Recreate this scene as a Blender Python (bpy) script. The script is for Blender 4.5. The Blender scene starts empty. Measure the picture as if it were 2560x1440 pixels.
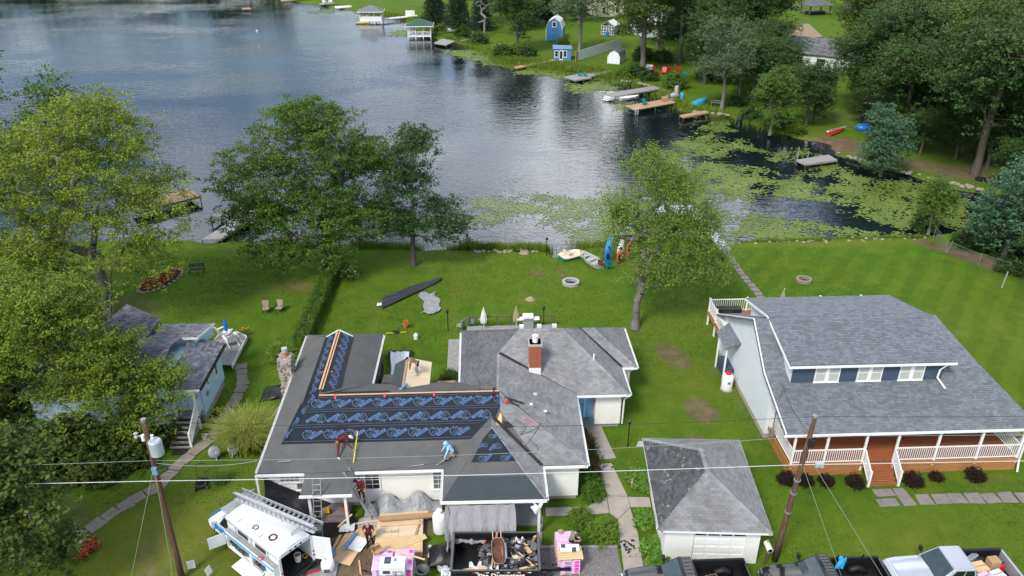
import bpy,math,random
import numpy as np
from mathutils import Vector,Matrix
from mathutils.geometry import tessellate_polygon
R = math.radians
sc = bpy.context.scene
COL = sc.collection

# ------------------------------------------------------------------ camera, sky, sun, exposure
cam_d = bpy.data.cameras.new('camera'); cam = bpy.data.objects.new('camera',cam_d); COL.objects.link(cam)
cam.location = (0,0,30.4); cam.rotation_euler = (R(90-27.1),0,R(-2.5))
cam_d.sensor_width = 36.0; cam_d.lens = 36.0*1950/2560
cam_d.clip_start = 0.5; cam_d.clip_end = 6000
sc.camera = cam

SUN_ELEV,SUN_AZ = 48.0,215.0          # azimuth clockwise from +Y (north, away from the camera)
W = bpy.data.worlds.new('World'); sc.world = W; W.use_nodes = True
nt = W.node_tree; nt.nodes.clear()
def wn(t,**k):
    n = nt.nodes.new(t)
    for a,b in k.items():setattr(n,a,b)
    return n
sky = wn('ShaderNodeTexSky',sky_type='NISHITA',sun_disc=False,sun_elevation=R(SUN_ELEV),sun_rotation=R(SUN_AZ))
sky.air_density = 1.0; sky.dust_density = 0.6; sky.ozone_density = 1.5
tc = wn('ShaderNodeTexCoord'); sep = wn('ShaderNodeSeparateXYZ'); nt.links.new(tc.outputs['Generated'],sep.inputs[0])
def wm(op,a,b,clamp=False):
    n = wn('ShaderNodeMath',operation=op); n.use_clamp = clamp
    for i,q in enumerate((a,b)):
        if hasattr(q,'is_output'):nt.links.new(q,n.inputs[i])
        elif q is not None:n.inputs[i].default_value = q
    return n.outputs[0]
zc = wm('ADD',wm('MAXIMUM',sep.outputs[2],0.0),0.22)
cx = wm('DIVIDE',sep.outputs[0],zc); cy = wm('DIVIDE',sep.outputs[1],zc)
cmb = wn('ShaderNodeCombineXYZ'); nt.links.new(cx,cmb.inputs[0]); nt.links.new(cy,cmb.inputs[1]); cmb.inputs[2].default_value = 8.1
cn = wn('ShaderNodeTexNoise'); cn.inputs['Scale'].default_value = 1.15; cn.inputs['Detail'].default_value = 7; cn.inputs['Roughness'].default_value = 0.55
cn.inputs['Distortion'].default_value = 0.35
nt.links.new(cmb.outputs[0],cn.inputs['Vector'])
cr = wn('ShaderNodeValToRGB'); cr.color_ramp.elements[0].position = 0.48; cr.color_ramp.elements[1].position = 0.62
nt.links.new(cn.outputs['Fac'],cr.inputs[0])
cb = wn('ShaderNodeTexNoise'); cb.inputs['Scale'].default_value = 2.6; cb.inputs['Detail'].default_value = 5
nt.links.new(cmb.outputs[0],cb.inputs['Vector'])
ccol = wn('ShaderNodeMix',data_type='RGBA'); ccol.inputs[6].default_value = (4.5,5.2,6.6,1); ccol.inputs[7].default_value = (30.0,30.2,30.6,1)
nt.links.new(cb.outputs['Fac'],ccol.inputs[0])
cmx = wn('ShaderNodeMix',data_type='RGBA'); nt.links.new(cr.outputs[0],cmx.inputs[0])
nt.links.new(sky.outputs[0],cmx.inputs[6]); nt.links.new(ccol.outputs[2],cmx.inputs[7])
bg = wn('ShaderNodeBackground'); bg.inputs[1].default_value = 0.105; nt.links.new(cmx.outputs[2],bg.inputs[0])
wo = wn('ShaderNodeOutputWorld'); nt.links.new(bg.outputs[0],wo.inputs[0])

sun_d = bpy.data.lights.new('sun','SUN'); sun_d.energy = 2.6; sun_d.angle = R(14); sun_d.color = (1.0,0.95,0.86)
sun = bpy.data.objects.new('sun',sun_d); COL.objects.link(sun)
_d = Vector((math.sin(R(SUN_AZ))*math.cos(R(SUN_ELEV)),math.cos(R(SUN_AZ))*math.cos(R(SUN_ELEV)),math.sin(R(SUN_ELEV))))
sun.rotation_euler = (-_d).to_track_quat('-Z','Y').to_euler(); sun.location = (0,0,80)
sc.view_settings.view_transform = 'Standard'; sc.view_settings.look = 'None'; sc.view_settings.gamma = 1
sc.view_settings.exposure = 0.42; sc.view_settings.use_curve_mapping = False
sc.render.engine = 'CYCLES'
sc.cycles.max_bounces = 6; sc.cycles.transparent_max_bounces = 6; sc.cycles.caustics_reflective = False; sc.cycles.caustics_refractive = False

# ------------------------------------------------------------------ helpers
def prop(o,label=None,cat=None,group=None,kind=None):
    if label:o['label'] = label
    if cat:o['category'] = cat
    if group:o['group'] = group
    if kind:o['kind'] = kind
    return o
def thing(name,label,cat,loc=(0,0,0),rz=0.0,group=None):
    o = bpy.data.objects.new(name,None); COL.objects.link(o); o.empty_display_size = 0.2
    o.location = loc; o.rotation_euler = (0,0,rz)
    return prop(o,label,cat,group)
def copy_tree(o,parent=None):
    c = o.copy(); COL.objects.link(c); c.parent = parent
    for ch in o.children:copy_tree(ch,c)
    return c
class MB:
    def __init__(s):s.v = []; s.f = []; s.m = []
    def add(s,vs,fs,mi=0):
        k = len(s.v); s.v.extend([tuple(p) for p in vs]); s.f.extend([tuple(i+k for i in f) for f in fs]); s.m.extend([mi]*len(fs)); return s
    def bb(s,x0,x1,y0,y1,z0,z1,mi=0):
        return s.add([(x0,y0,z0),(x1,y0,z0),(x1,y1,z0),(x0,y1,z0),(x0,y0,z1),(x1,y0,z1),(x1,y1,z1),(x0,y1,z1)],
                     [(0,3,2,1),(4,5,6,7),(0,1,5,4),(1,2,6,5),(2,3,7,6),(3,0,4,7)],mi)
    def box(s,c,sz,rz=0.0,mi=0,rx=0.0,ry=0.0):
        M = Matrix.Translation(c)@Matrix.Rotation(rz,4,'Z')@Matrix.Rotation(ry,4,'Y')@Matrix.Rotation(rx,4,'X')
        a,b,d = sz[0]/2,sz[1]/2,sz[2]/2
        vs = [M@Vector(p) for p in ((-a,-b,-d),(a,-b,-d),(a,b,-d),(-a,b,-d),(-a,-b,d),(a,-b,d),(a,b,d),(-a,b,d))]
        return s.add(vs,[(0,3,2,1),(4,5,6,7),(0,1,5,4),(1,2,6,5),(2,3,7,6),(3,0,4,7)],mi)
    def bar(s,p,q,w,h=None,mi=0,up=(0,0,1)):
        h = h or w; p = Vector(p); q = Vector(q); d = (q-p).normalized(); u = Vector(up)
        if abs(d.dot(u))>0.98:u = Vector((0,1,0))
        a = d.cross(u).normalized(); b = a.cross(d).normalized(); a*=w/2; b*=h/2
        vs = [p-a-b,p+a-b,p+a+b,p-a+b,q-a-b,q+a-b,q+a+b,q-a+b]
        return s.add(vs,[(0,1,2,3),(7,6,5,4),(0,4,5,1),(1,5,6,2),(2,6,7,3),(3,7,4,0)],mi)
    def tube(s,pts,r,n=8,mi=0,cap=True):
        pts = [Vector(p) for p in pts]; rs = r if hasattr(r,'__len__') else[r]*len(pts); rings = []; a = None
        for i,p in enumerate(pts):
            d = (pts[min(i+1,len(pts)-1)]-pts[max(i-1,0)])
            d = d.normalized() if d.length>1e-9 else Vector((0,0,1))
            if a is None:a = d.orthogonal().normalized()
            else:
                a = (a-d*a.dot(d)); a = a.normalized() if a.length>1e-6 else d.orthogonal().normalized()
            b = d.cross(a); rings.append([p+(a*math.cos(2*math.pi*k/n)+b*math.sin(2*math.pi*k/n))*rs[i] for k in range(n)])
        return s.loft(rings,mi,cap)
    def cyl(s,p,q,r,r1=None,n=12,mi=0):return s.tube([p,q],[r,r if r1 is None else r1],n,mi)
    def loft(s,rings,mi=0,cap=True,closed=True):
        n = len(rings[0]); vs = [p for rg in rings for p in rg]; fs = []
        for i in range(len(rings)-1):
            for k in range(n if closed else n-1):
                k2 = (k+1)%n; fs.append((i*n+k,i*n+k2,(i+1)*n+k2,(i+1)*n+k))
        if cap:fs.append(tuple(range(n))[::-1]); fs.append(tuple((len(rings)-1)*n+k for k in range(n)))
        return s.add(vs,fs,mi)
    def lathe(s,prof,c=(0,0,0),n=16,mi=0,cap=True):
        return s.loft([[(c[0]+r*math.cos(2*math.pi*k/n),c[1]+r*math.sin(2*math.pi*k/n),c[2]+z) for k in range(n)] for r,z in prof],mi,cap)
    def ell(s,c,r,nu=12,nv=8,mi=0):
        return s.loft(
            [[(c[0]+r[0]*math.sin(t)*math.cos(2*math.pi*k/nu),c[1]+r[1]*math.sin(t)*math.sin(2*math.pi*k/nu),c[2]-r[2]*math.cos(t)) for k in range(nu)]
             for t in[math.pi*(0.03+0.94*i/nv) for i in range(nv+1)]],mi)
    def poly(s,pts,mi=0):return s.add(pts,[tuple(range(len(pts)))],mi)
    def slab(s,pts,t,mi=0,nrm=None):
        pts = [Vector(p) for p in pts]; n = Vector(nrm) if nrm else plane_n(pts); n = n.normalized()
        lo = [p-n*t for p in pts]; k = len(pts)
        return s.add(pts+lo,[tuple(range(k)),tuple(range(2*k-1,k-1,-1))]+[(i,k+i,k+(i+1)%k,(i+1)%k) for i in range(k)],mi)
    def sheet(s,fn,nu,nv,mi=0):
        return s.add([fn(i/nu,j/nv) for j in range(nv+1) for i in range(nu+1)],
                     [(j*(nu+1)+i,j*(nu+1)+i+1,(j+1)*(nu+1)+i+1,(j+1)*(nu+1)+i) for j in range(nv) for i in range(nu)],mi)
    def build(s,name,mats,parent=None,smooth=False,bevel=0.0,solid=0.0,sub=0,label=None,cat=None,group=None,kind=None,loc=None,rz=None):
        me = bpy.data.meshes.new(name); me.from_pydata([tuple(p) for p in s.v],[],s.f); me.update()
        if not isinstance(mats,(list,tuple)):mats = [mats]
        for m in mats:me.materials.append(M_[m] if isinstance(m,str) else m)
        if len(mats)>1:me.polygons.foreach_set('material_index',s.m)
        if smooth:me.polygons.foreach_set('use_smooth',[True]*len(me.polygons))
        return link(name,me,parent,bevel,solid,sub,label,cat,group,kind,loc,rz)
def link(name,me,parent=None,bevel=0.0,solid=0.0,sub=0,label=None,cat=None,group=None,kind=None,loc=None,rz=None):
    o = bpy.data.objects.new(name,me); COL.objects.link(o)
    if parent:o.parent = parent
    if loc is not None:o.location = loc
    if rz is not None:o.rotation_euler = (0,0,rz)
    if solid:m = o.modifiers.new('solid','SOLIDIFY'); m.thickness = solid; m.offset = 0
    if sub:m = o.modifiers.new('sub','SUBSURF'); m.levels = sub; m.render_levels = sub
    if bevel:m = o.modifiers.new('bevel','BEVEL'); m.width = bevel; m.segments = 2; m.limit_method = 'ANGLE'; m.angle_limit = R(35)
    return prop(o,label,cat,group,kind)
def plane_n(pts):
    n = Vector((0,0,0))
    for i in range(len(pts)):
        a,b = pts[i],pts[(i+1)%len(pts)]
        n+=Vector(((a[1]-b[1])*(a[2]+b[2]),(a[2]-b[2])*(a[0]+b[0]),(a[0]-b[0])*(a[1]+b[1])))
    n.normalize(); return n
def np_mesh(name,V,Fq,mat,smooth=False,n=4):
    """fast mesh from arrays: V (k,3), Fq (m,n)"""
    me = bpy.data.meshes.new(name); V = np.ascontiguousarray(V,dtype=np.float32); Fq = np.ascontiguousarray(Fq,dtype=np.int32)
    me.vertices.add(len(V)); me.vertices.foreach_set('co',V.ravel())
    me.loops.add(Fq.size); me.loops.foreach_set('vertex_index',Fq.ravel())
    me.polygons.add(len(Fq)); me.polygons.foreach_set('loop_start',np.arange(0,Fq.size,n,dtype=np.int32))
    me.polygons.foreach_set('use_smooth',np.full(len(Fq),smooth))
    me.update(calc_edges=True); me.validate()
    if mat:me.materials.append(M_[mat] if isinstance(mat,str) else mat)
    return me
def text_mesh(body,size,mat,loc,rot,parent,name='lettering',extrude=0.002,bold=0.0,xs=1.0):
    cu = bpy.data.curves.new(name,'FONT'); cu.body = body; cu.size = size; cu.extrude = extrude; cu.offset = bold; cu.align_x = 'CENTER'; cu.align_y = 'CENTER'; cu.resolution_u = 2
    to = bpy.data.objects.new(name,cu); COL.objects.link(to)
    me = bpy.data.meshes.new_from_object(to.evaluated_get(bpy.context.evaluated_depsgraph_get())); bpy.data.objects.remove(to)
    me.materials.clear(); me.materials.append(M_[mat])
    o = link(name,me,parent); o.location = loc; o.rotation_euler = rot; o.scale = (xs,1,1); return o

# ------------------------------------------------------------------ materials
M_ = {}
def mat(name,col,rough=0.75,metal=0.0,var=0.25,vscale=3.0,bump=0.0,bscale=40.0,island=0.0,spec=0.4,coat=0.0,alpha=1.0,trans=0.0,stretch=None,dark=None,coords='Object'):
    m = bpy.data.materials.new(name); m.use_nodes = True; t = m.node_tree; N = t.nodes; L = t.links
    b = N['Principled BSDF']; b.inputs['Roughness'].default_value = rough; b.inputs['Metallic'].default_value = metal
    b.inputs['Specular IOR Level'].default_value = spec; b.inputs['Coat Weight'].default_value = coat; b.inputs['Alpha'].default_value = alpha
    b.inputs['Transmission Weight'].default_value = trans
    c = N.new('ShaderNodeTexCoord'); src = c.outputs[coords]
    if stretch:
        mp = N.new('ShaderNodeMapping'); mp.inputs['Scale'].default_value = stretch; L.new(src,mp.inputs[0]); src = mp.outputs[0]
    n1 = N.new('ShaderNodeTexNoise'); n1.inputs['Scale'].default_value = vscale; n1.inputs['Detail'].default_value = 6; n1.inputs['Roughness'].default_value = 0.62; L.new(src,n1.inputs['Vector'])
    rp = N.new('ShaderNodeMapRange'); rp.inputs[1].default_value = 0.25; rp.inputs[2].default_value = 0.75; rp.inputs[3].default_value = 1-var; rp.inputs[4].default_value = 1+var; L.new(n1.outputs['Fac'],rp.inputs[0])
    val = rp.outputs[0]
    if island:
        g = N.new('ShaderNodeNewGeometry'); r2 = N.new('ShaderNodeMapRange'); r2.inputs[3].default_value = 1-island; r2.inputs[4].default_value = 1+island; L.new(g.outputs['Random Per Island'],r2.inputs[0])
        mu = N.new('ShaderNodeMath'); mu.operation = 'MULTIPLY'; L.new(val,mu.inputs[0]); L.new(r2.outputs[0],mu.inputs[1]); val = mu.outputs[0]
    mx = N.new('ShaderNodeVectorMath'); mx.operation = 'SCALE'; L.new(val,mx.inputs['Scale'])
    if dark:       # second colour, patchy (wear, moss, stains)
        n2 = N.new('ShaderNodeTexNoise'); n2.inputs['Scale'].default_value = dark[1]; n2.inputs['Detail'].default_value = 8; n2.inputs['Roughness'].default_value = 0.7; L.new(src,n2.inputs['Vector'])
        r3 = N.new('ShaderNodeValToRGB'); r3.color_ramp.elements[0].position = dark[2]; r3.color_ramp.elements[1].position = dark[2]+dark[3]; L.new(n2.outputs['Fac'],r3.inputs[0])
        mc = N.new('ShaderNodeMix'); mc.data_type = 'RGBA'; mc.inputs[6].default_value = (*col,1); mc.inputs[7].default_value = (*dark[0],1); L.new(r3.outputs[0],mc.inputs[0]); L.new(mc.outputs[2],mx.inputs[0])
    else:mx.inputs[0].default_value = col
    L.new(mx.outputs[0],b.inputs['Base Color'])
    if bump:
        n3 = N.new('ShaderNodeTexNoise'); n3.inputs['Scale'].default_value = bscale; n3.inputs['Detail'].default_value = 4; L.new(src,n3.inputs['Vector'])
        bp = N.new('ShaderNodeBump'); bp.inputs['Strength'].default_value = bump; bp.inputs['Distance'].default_value = 0.03; L.new(n3.outputs['Fac'],bp.inputs['Height']); L.new(bp.outputs[0],b.inputs['Normal'])
    M_[name] = m; return m
def leaf_mat(name,col,col2,nscale=0.5,tr=0.26):
    m = bpy.data.materials.new(name); m.use_nodes = True; t = m.node_tree; N = t.nodes; L = t.links; N.clear()
    o = N.new('ShaderNodeOutputMaterial'); c = N.new('ShaderNodeTexCoord')
    n1 = N.new('ShaderNodeTexNoise'); n1.inputs['Scale'].default_value = nscale; n1.inputs['Detail'].default_value = 4; L.new(c.outputs['Object'],n1.inputs['Vector'])
    g = N.new('ShaderNodeNewGeometry')
    a = N.new('ShaderNodeMath'); a.operation = 'MULTIPLY_ADD'; a.inputs[1].default_value = 0.45; L.new(g.outputs['Random Per Island'],a.inputs[0])
    s2 = N.new('ShaderNodeMapRange'); s2.inputs[1].default_value = 0.3; s2.inputs[2].default_value = 0.7; s2.inputs[3].default_value = -0.2; s2.inputs[4].default_value = 0.5; L.new(n1.outputs['Fac'],s2.inputs[0])
    oi = N.new('ShaderNodeObjectInfo'); o2 = N.new('ShaderNodeMath'); o2.operation = 'MULTIPLY_ADD'; o2.inputs[1].default_value = 0.32; L.new(oi.outputs['Random'],o2.inputs[0]); L.new(s2.outputs[0],o2.inputs[2]); L.new(o2.outputs[0],a.inputs[2])
    mc = N.new('ShaderNodeMix'); mc.data_type = 'RGBA'; mc.clamp_factor = True; mc.inputs[6].default_value = (*col,1); mc.inputs[7].default_value = (*col2,1); L.new(a.outputs[0],mc.inputs[0])
    d = N.new('ShaderNodeBsdfPrincipled'); d.inputs['Roughness'].default_value = 0.55; d.inputs['Specular IOR Level'].default_value = 0.3; L.new(mc.outputs[2],d.inputs['Base Color'])
    tl = N.new('ShaderNodeBsdfTranslucent'); L.new(mc.outputs[2],tl.inputs[0])
    ms = N.new('ShaderNodeMixShader'); ms.inputs[0].default_value = tr; L.new(d.outputs[0],ms.inputs[1]); L.new(tl.outputs[0],ms.inputs[2]); L.new(ms.outputs[0],o.inputs[0])
    M_[name] = m; return m
mat('white_siding',(0.80,0.79,0.74),0.6,var=0.05,vscale=2,bump=0.05)
mat('white_paint',(0.83,0.83,0.82),0.45,var=0.05)
mat('white_wall',(0.74,0.77,0.82),0.65,var=0.04,vscale=1.2,bump=0.06,bscale=20)
mat('stucco',(0.80,0.79,0.77),0.8,var=0.05,vscale=0.9,bump=0.12,bscale=60,dark=((0.55,0.53,0.5),0.8,0.62,0.2))
mat('navy_siding',(0.05,0.075,0.12),0.7,var=0.12,vscale=6)
mat('blue_siding',(0.48,0.67,0.78),0.65,var=0.06,vscale=2)
mat('sky_blue_paint',(0.20,0.52,0.85),0.5,var=0.05)
mat('barn_blue',(0.07,0.24,0.50),0.6,var=0.1)
mat('cream_siding',(0.70,0.63,0.48),0.7,var=0.05)
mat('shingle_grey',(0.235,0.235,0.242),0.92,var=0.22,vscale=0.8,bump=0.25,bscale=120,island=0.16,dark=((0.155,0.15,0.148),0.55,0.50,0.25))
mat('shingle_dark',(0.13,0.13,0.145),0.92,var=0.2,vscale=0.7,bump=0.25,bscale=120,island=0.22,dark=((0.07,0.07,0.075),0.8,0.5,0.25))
mat('shingle_mossy',(0.075,0.08,0.085),0.95,var=0.3,vscale=3,bump=0.4,bscale=80,island=0.3,dark=((0.34,0.32,0.24),2.6,0.60,0.05))
mat('shingle_blue',(0.172,0.188,0.210),0.9,var=0.12,vscale=1.5,bump=0.25,bscale=120,island=0.20,dark=((0.18,0.17,0.16),2.0,0.62,0.2))
mat('shingle_slate',(0.16,0.165,0.19),0.9,var=0.12,vscale=1.5,bump=0.25,bscale=120,island=0.40,dark=((0.22,0.19,0.16),2.5,0.6,0.12))
mat('valley_tar',(0.028,0.026,0.026),0.85,var=0.3)
mat('ice_shield',(0.108,0.110,0.109),0.9,var=0.18,vscale=0.9,bump=0.2,bscale=200,dark=((0.135,0.122,0.115),1.4,0.52,0.2))
mat('ice_shield_new',(0.050,0.062,0.070),0.88,var=0.15,vscale=1.2,bump=0.2,bscale=200)
mat('underlay',(0.009,0.014,0.022),0.5,var=0.3,vscale=5,bump=0.15,bscale=8,spec=0.35)
mat('underlay_line',(0.10,0.16,0.24),0.6,var=0.4,vscale=9)
mat('print_blue',(0.062,0.14,0.31),0.6,var=0.12)
mat('print_pale',(0.14,0.22,0.38),0.6,var=0.15,vscale=8)
mat('bare_wood',(0.62,0.40,0.21),0.75,var=0.16,vscale=2.5,stretch=(1,6,1),bump=0.05)
mat('plywood',(0.66,0.47,0.26),0.75,var=0.16,vscale=1.6,stretch=(1.0,5,1),dark=((0.54,0.34,0.16),2.2,0.55,0.2))
mat('plywood_pale',(0.68,0.55,0.38),0.75,var=0.14,vscale=1.6,stretch=(1.0,5,1),dark=((0.58,0.42,0.24),2.2,0.55,0.2))
mat('lumber',(0.68,0.50,0.28),0.7,var=0.14,vscale=4,stretch=(1,5,1))
mat('cardboard',(0.42,0.27,0.14),0.8,var=0.1)
mat('deck_stain',(0.30,0.095,0.038),0.6,var=0.22,vscale=2.2,stretch=(5,1,1),island=0.15)
mat('cedar',(0.42,0.19,0.07),0.65,var=0.2,vscale=2,stretch=(1,1,5),dark=((0.30,0.12,0.045),1.5,0.55,0.2))
mat('dock_grey',(0.30,0.29,0.28),0.85,var=0.25,vscale=3,island=0.15)
mat('dock_tan',(0.42,0.28,0.17),0.85,var=0.22,vscale=3,island=0.15)
mat('old_wood',(0.12,0.085,0.06),0.9,var=0.45,vscale=3,stretch=(8,8,0.7),bump=0.4,bscale=9,dark=((0.24,0.19,0.15),2.0,0.55,0.15))
mat('pole_wood',(0.105,0.055,0.036),0.9,var=0.4,vscale=2.5,stretch=(9,9,0.5),bump=0.5,bscale=7,dark=((0.20,0.155,0.125),1.6,0.52,0.15))
mat('bark',(0.11,0.09,0.073),0.95,var=0.4,vscale=3,stretch=(3,3,0.6),bump=0.8,bscale=10)
mat('bark_pale',(0.21,0.195,0.17),0.95,var=0.4,vscale=2.4,stretch=(3,3,0.7),bump=0.6,bscale=10,dark=((0.14,0.12,0.10),2.0,0.55,0.15))
mat('bark_grey',(0.17,0.155,0.135),0.95,var=0.4,vscale=3,stretch=(3,3,0.6),bump=0.8,bscale=10)
mat('concrete',(0.36,0.32,0.28),0.9,var=0.16,vscale=1.6,bump=0.12,bscale=60,dark=((0.25,0.22,0.19),1.1,0.58,0.2))
mat('path_stone',(0.245,0.210,0.172),0.92,var=0.22,vscale=1.8,bump=0.2,bscale=30,dark=((0.15,0.125,0.10),1.2,0.55,0.2))
mat('concrete_grey',(0.24,0.26,0.27),0.9,var=0.14,vscale=1.6,bump=0.1,bscale=60)
mat('foundation',(0.40,0.36,0.31),0.9,var=0.15,vscale=2)
mat('flagstone',(0.24,0.205,0.20),0.9,var=0.2,vscale=2.5,bump=0.2,bscale=18,dark=((0.15,0.12,0.12),1.3,0.55,0.2))
mat('fieldstone',(0.30,0.255,0.215),0.9,var=0.3,vscale=4,bump=0.3,bscale=14,island=0.3)
mat('stone_grey',(0.42,0.41,0.40),0.9,var=0.2,vscale=5,island=0.2,bump=0.2,bscale=25)
mat('gravel',(0.19,0.175,0.175),0.95,var=0.5,vscale=22,bump=0.9,bscale=30,dark=((0.33,0.30,0.28),30,0.58,0.06))
mat('gravel_stone',(0.24,0.22,0.215),0.95,var=0.3,island=0.6)
mat('asphalt',(0.055,0.055,0.06),0.9,var=0.2,vscale=2)
mat('brick_red',(0.33,0.095,0.055),0.85,var=0.25,vscale=12,island=0.3)
mat('mortar',(0.42,0.38,0.34),0.9,var=0.15)
mat('clay',(0.50,0.17,0.08),0.8,var=0.1)
mat('black_tarp',(0.012,0.012,0.014),0.45,var=0.3,bump=0.3,bscale=6,spec=0.5)
mat('charcoal_tarp',(0.040,0.042,0.048),0.5,var=0.3,bump=0.3,bscale=5)
mat('silver_tarp',(0.30,0.31,0.33),0.45,var=0.16,vscale=2,bump=0.35,bscale=5,dark=((0.20,0.205,0.22),1.6,0.52,0.2))
mat('grey_tarp',(0.26,0.25,0.265),0.7,var=0.12,vscale=2.5,bump=0.25,bscale=9)
mat('white_plastic',(0.78,0.80,0.82),0.35,var=0.08,bump=0.1,bscale=8)
mat('clear_plastic',(0.52,0.54,0.56),0.25,var=0.25,vscale=6,bump=0.6,bscale=10)
mat('black_metal',(0.010,0.010,0.011),0.4,var=0.2,spec=0.5)
mat('black_paint',(0.008,0.009,0.013),0.16,var=0.08,coat=0.7,spec=0.5)
mat('black_matte',(0.018,0.018,0.020),0.55,var=0.2)
mat('bed_liner',(0.009,0.009,0.010),0.55,var=0.25,bump=0.2,bscale=60)
mat('silver_paint',(0.50,0.53,0.60),0.22,metal=0.35,var=0.04,coat=0.6)
mat('van_white',(0.78,0.80,0.83),0.3,var=0.06,vscale=1.5,coat=0.4,dark=((0.62,0.61,0.59),1.6,0.60,0.2))
mat('stripe_blue',(0.02,0.27,0.72),0.35,var=0.05,coat=0.3)
mat('chrome',(0.65,0.66,0.68),0.18,metal=1.0,var=0.03)
mat('aluminium',(0.52,0.53,0.54),0.4,metal=0.65,var=0.12,vscale=6)
mat('steel_dull',(0.33,0.34,0.35),0.5,metal=0.5,var=0.15)
mat('rubber',(0.014,0.013,0.013),0.85,var=0.2)
mat('glass_dark',(0.010,0.012,0.014),0.05,var=0.05,spec=0.8)
mat('glass_window',(0.13,0.16,0.17),0.06,var=0.25,vscale=3,spec=0.8)
mat('windshield',(0.05,0.075,0.085),0.04,var=0.3,vscale=2.5,spec=0.9)
mat('blind',(0.46,0.47,0.44),0.6,var=0.12,vscale=1,stretch=(1,1,30))
mat('rust',(0.13,0.055,0.035),0.8,var=0.4,vscale=6)
mat('skin',(0.48,0.27,0.185),0.55,var=0.06)
mat('maroon',(0.115,0.012,0.022),0.85,var=0.15,bump=0.2,bscale=25)
mat('cap_tan',(0.36,0.28,0.20),0.85,var=0.15)
mat('hair_dark',(0.016,0.012,0.010),0.7,var=0.3)
mat('white_cloth',(0.72,0.70,0.67),0.8,var=0.06)
mat('pale_blue_cloth',(0.33,0.58,0.82),0.8,var=0.12,bump=0.2,bscale=25)
mat('brown_cloth',(0.18,0.125,0.095),0.85,var=0.15,bump=0.2,bscale=25)
mat('grey_cloth',(0.27,0.26,0.25),0.85,var=0.15,bump=0.2,bscale=25)
mat('olive_cloth',(0.24,0.22,0.14),0.85,var=0.15,bump=0.2,bscale=25)
mat('tan_cloth',(0.42,0.25,0.12),0.85,var=0.12,bump=0.2,bscale=25)
mat('black_cloth',(0.012,0.012,0.013),0.85,var=0.25)
mat('leather',(0.40,0.17,0.035),0.6,var=0.2)
mat('yellow',(0.72,0.62,0.02),0.5,var=0.1)
mat('amber',(0.75,0.36,0.02),0.5,var=0.1)
mat('dull_orange',(0.42,0.11,0.04),0.5,var=0.15)
mat('orange',(0.80,0.085,0.015),0.45,var=0.1)
mat('red',(0.60,0.018,0.022),0.4,var=0.12)
mat('tape_red',(0.80,0.05,0.09),0.5,var=0.1)
mat('pink_wrap',(0.73,0.50,0.74),0.4,var=0.09,vscale=4,bump=0.15,bscale=10)
mat('magenta_print',(0.78,0.05,0.42),0.4,var=0.1)
mat('purple_print',(0.20,0.10,0.28),0.5,var=0.2)
mat('box_white',(0.78,0.80,0.84),0.45,var=0.05)
mat('ink',(0.05,0.06,0.09),0.6,var=0.2)
mat('ink_faint',(0.40,0.30,0.22),0.8,var=0.2)
mat('blue_plastic',(0.02,0.17,0.66),0.35,var=0.12)
mat('cyan_plastic',(0.04,0.42,0.78),0.4,var=0.1)
mat('slate_blue',(0.16,0.29,0.48),0.5,var=0.1)
mat('teal',(0.01,0.22,0.19),0.5,var=0.15)
mat('green_paint',(0.025,0.09,0.05),0.6,var=0.15)
mat('cream_plastic',(0.70,0.60,0.44),0.45,var=0.07)
mat('boat_grey',(0.42,0.44,0.42),0.5,var=0.3,vscale=4,dark=((0.26,0.27,0.24),2,0.5,0.2))
mat('boat_green',(0.03,0.065,0.07),0.5,var=0.2)
mat('red_kayak',(0.50,0.035,0.03),0.4,var=0.15)
mat('yellow_kayak',(0.75,0.48,0.03),0.4,var=0.1)
mat('bin_grey',(0.075,0.085,0.095),0.5,var=0.15)
mat('galvanised',(0.45,0.50,0.55),0.4,metal=0.2,var=0.08)
mat('pale_dock',(0.46,0.55,0.58),0.75,var=0.12,vscale=3)
mat('mulch',(0.075,0.045,0.032),0.95,var=0.4,vscale=8,bump=0.6,bscale=20)
mat('red_flower',(0.36,0.010,0.022),0.6,var=0.2,island=0.4)
mat('coral_flower',(0.75,0.07,0.05),0.6,var=0.2,island=0.3)
mat('cream_flower',(0.70,0.68,0.44),0.6,var=0.1,island=0.2)
mat('orange_flower',(0.62,0.20,0.02),0.6,var=0.2,island=0.3)
mat('wire_dark',(0.02,0.02,0.022),0.6,var=0.1)
mat('wire_pale',(0.62,0.64,0.66),0.5,var=0.05)
mat('wire_green',(0.24,0.31,0.24),0.6,var=0.1)
leaf_mat('leaf_maple',(0.038,0.095,0.012),(0.130,0.235,0.030))
leaf_mat('leaf_oak',(0.028,0.078,0.020),(0.085,0.170,0.045))
leaf_mat('leaf_yellow',(0.090,0.155,0.014),(0.29,0.36,0.036))
leaf_mat('leaf_left_dark',(0.043,0.085,0.014),(0.135,0.177,0.031))
leaf_mat('leaf_birch',(0.078,0.156,0.020),(0.206,0.305,0.043))
leaf_mat('leaf_wood',(0.028,0.071,0.017),(0.094,0.168,0.037))
leaf_mat('leaf_wood_b',(0.043,0.088,0.017),(0.149,0.213,0.040))
leaf_mat('leaf_pale',(0.071,0.121,0.045),(0.185,0.263,0.114))
leaf_mat('leaf_blue_green',(0.040,0.114,0.057),(0.106,0.220,0.114))
leaf_mat('leaf_poplar',(0.050,0.121,0.026),(0.199,0.298,0.035))
leaf_mat('needle',(0.017,0.043,0.020),(0.043,0.085,0.040),tr=0.15)
leaf_mat('leaf_shrub',(0.085,0.165,0.016),(0.25,0.37,0.045),nscale=2)
leaf_mat('leaf_hedge',(0.050,0.121,0.014),(0.149,0.263,0.035),nscale=2)
leaf_mat('leaf_rusty',(0.064,0.085,0.017),(0.185,0.121,0.040),nscale=1.5)
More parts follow.
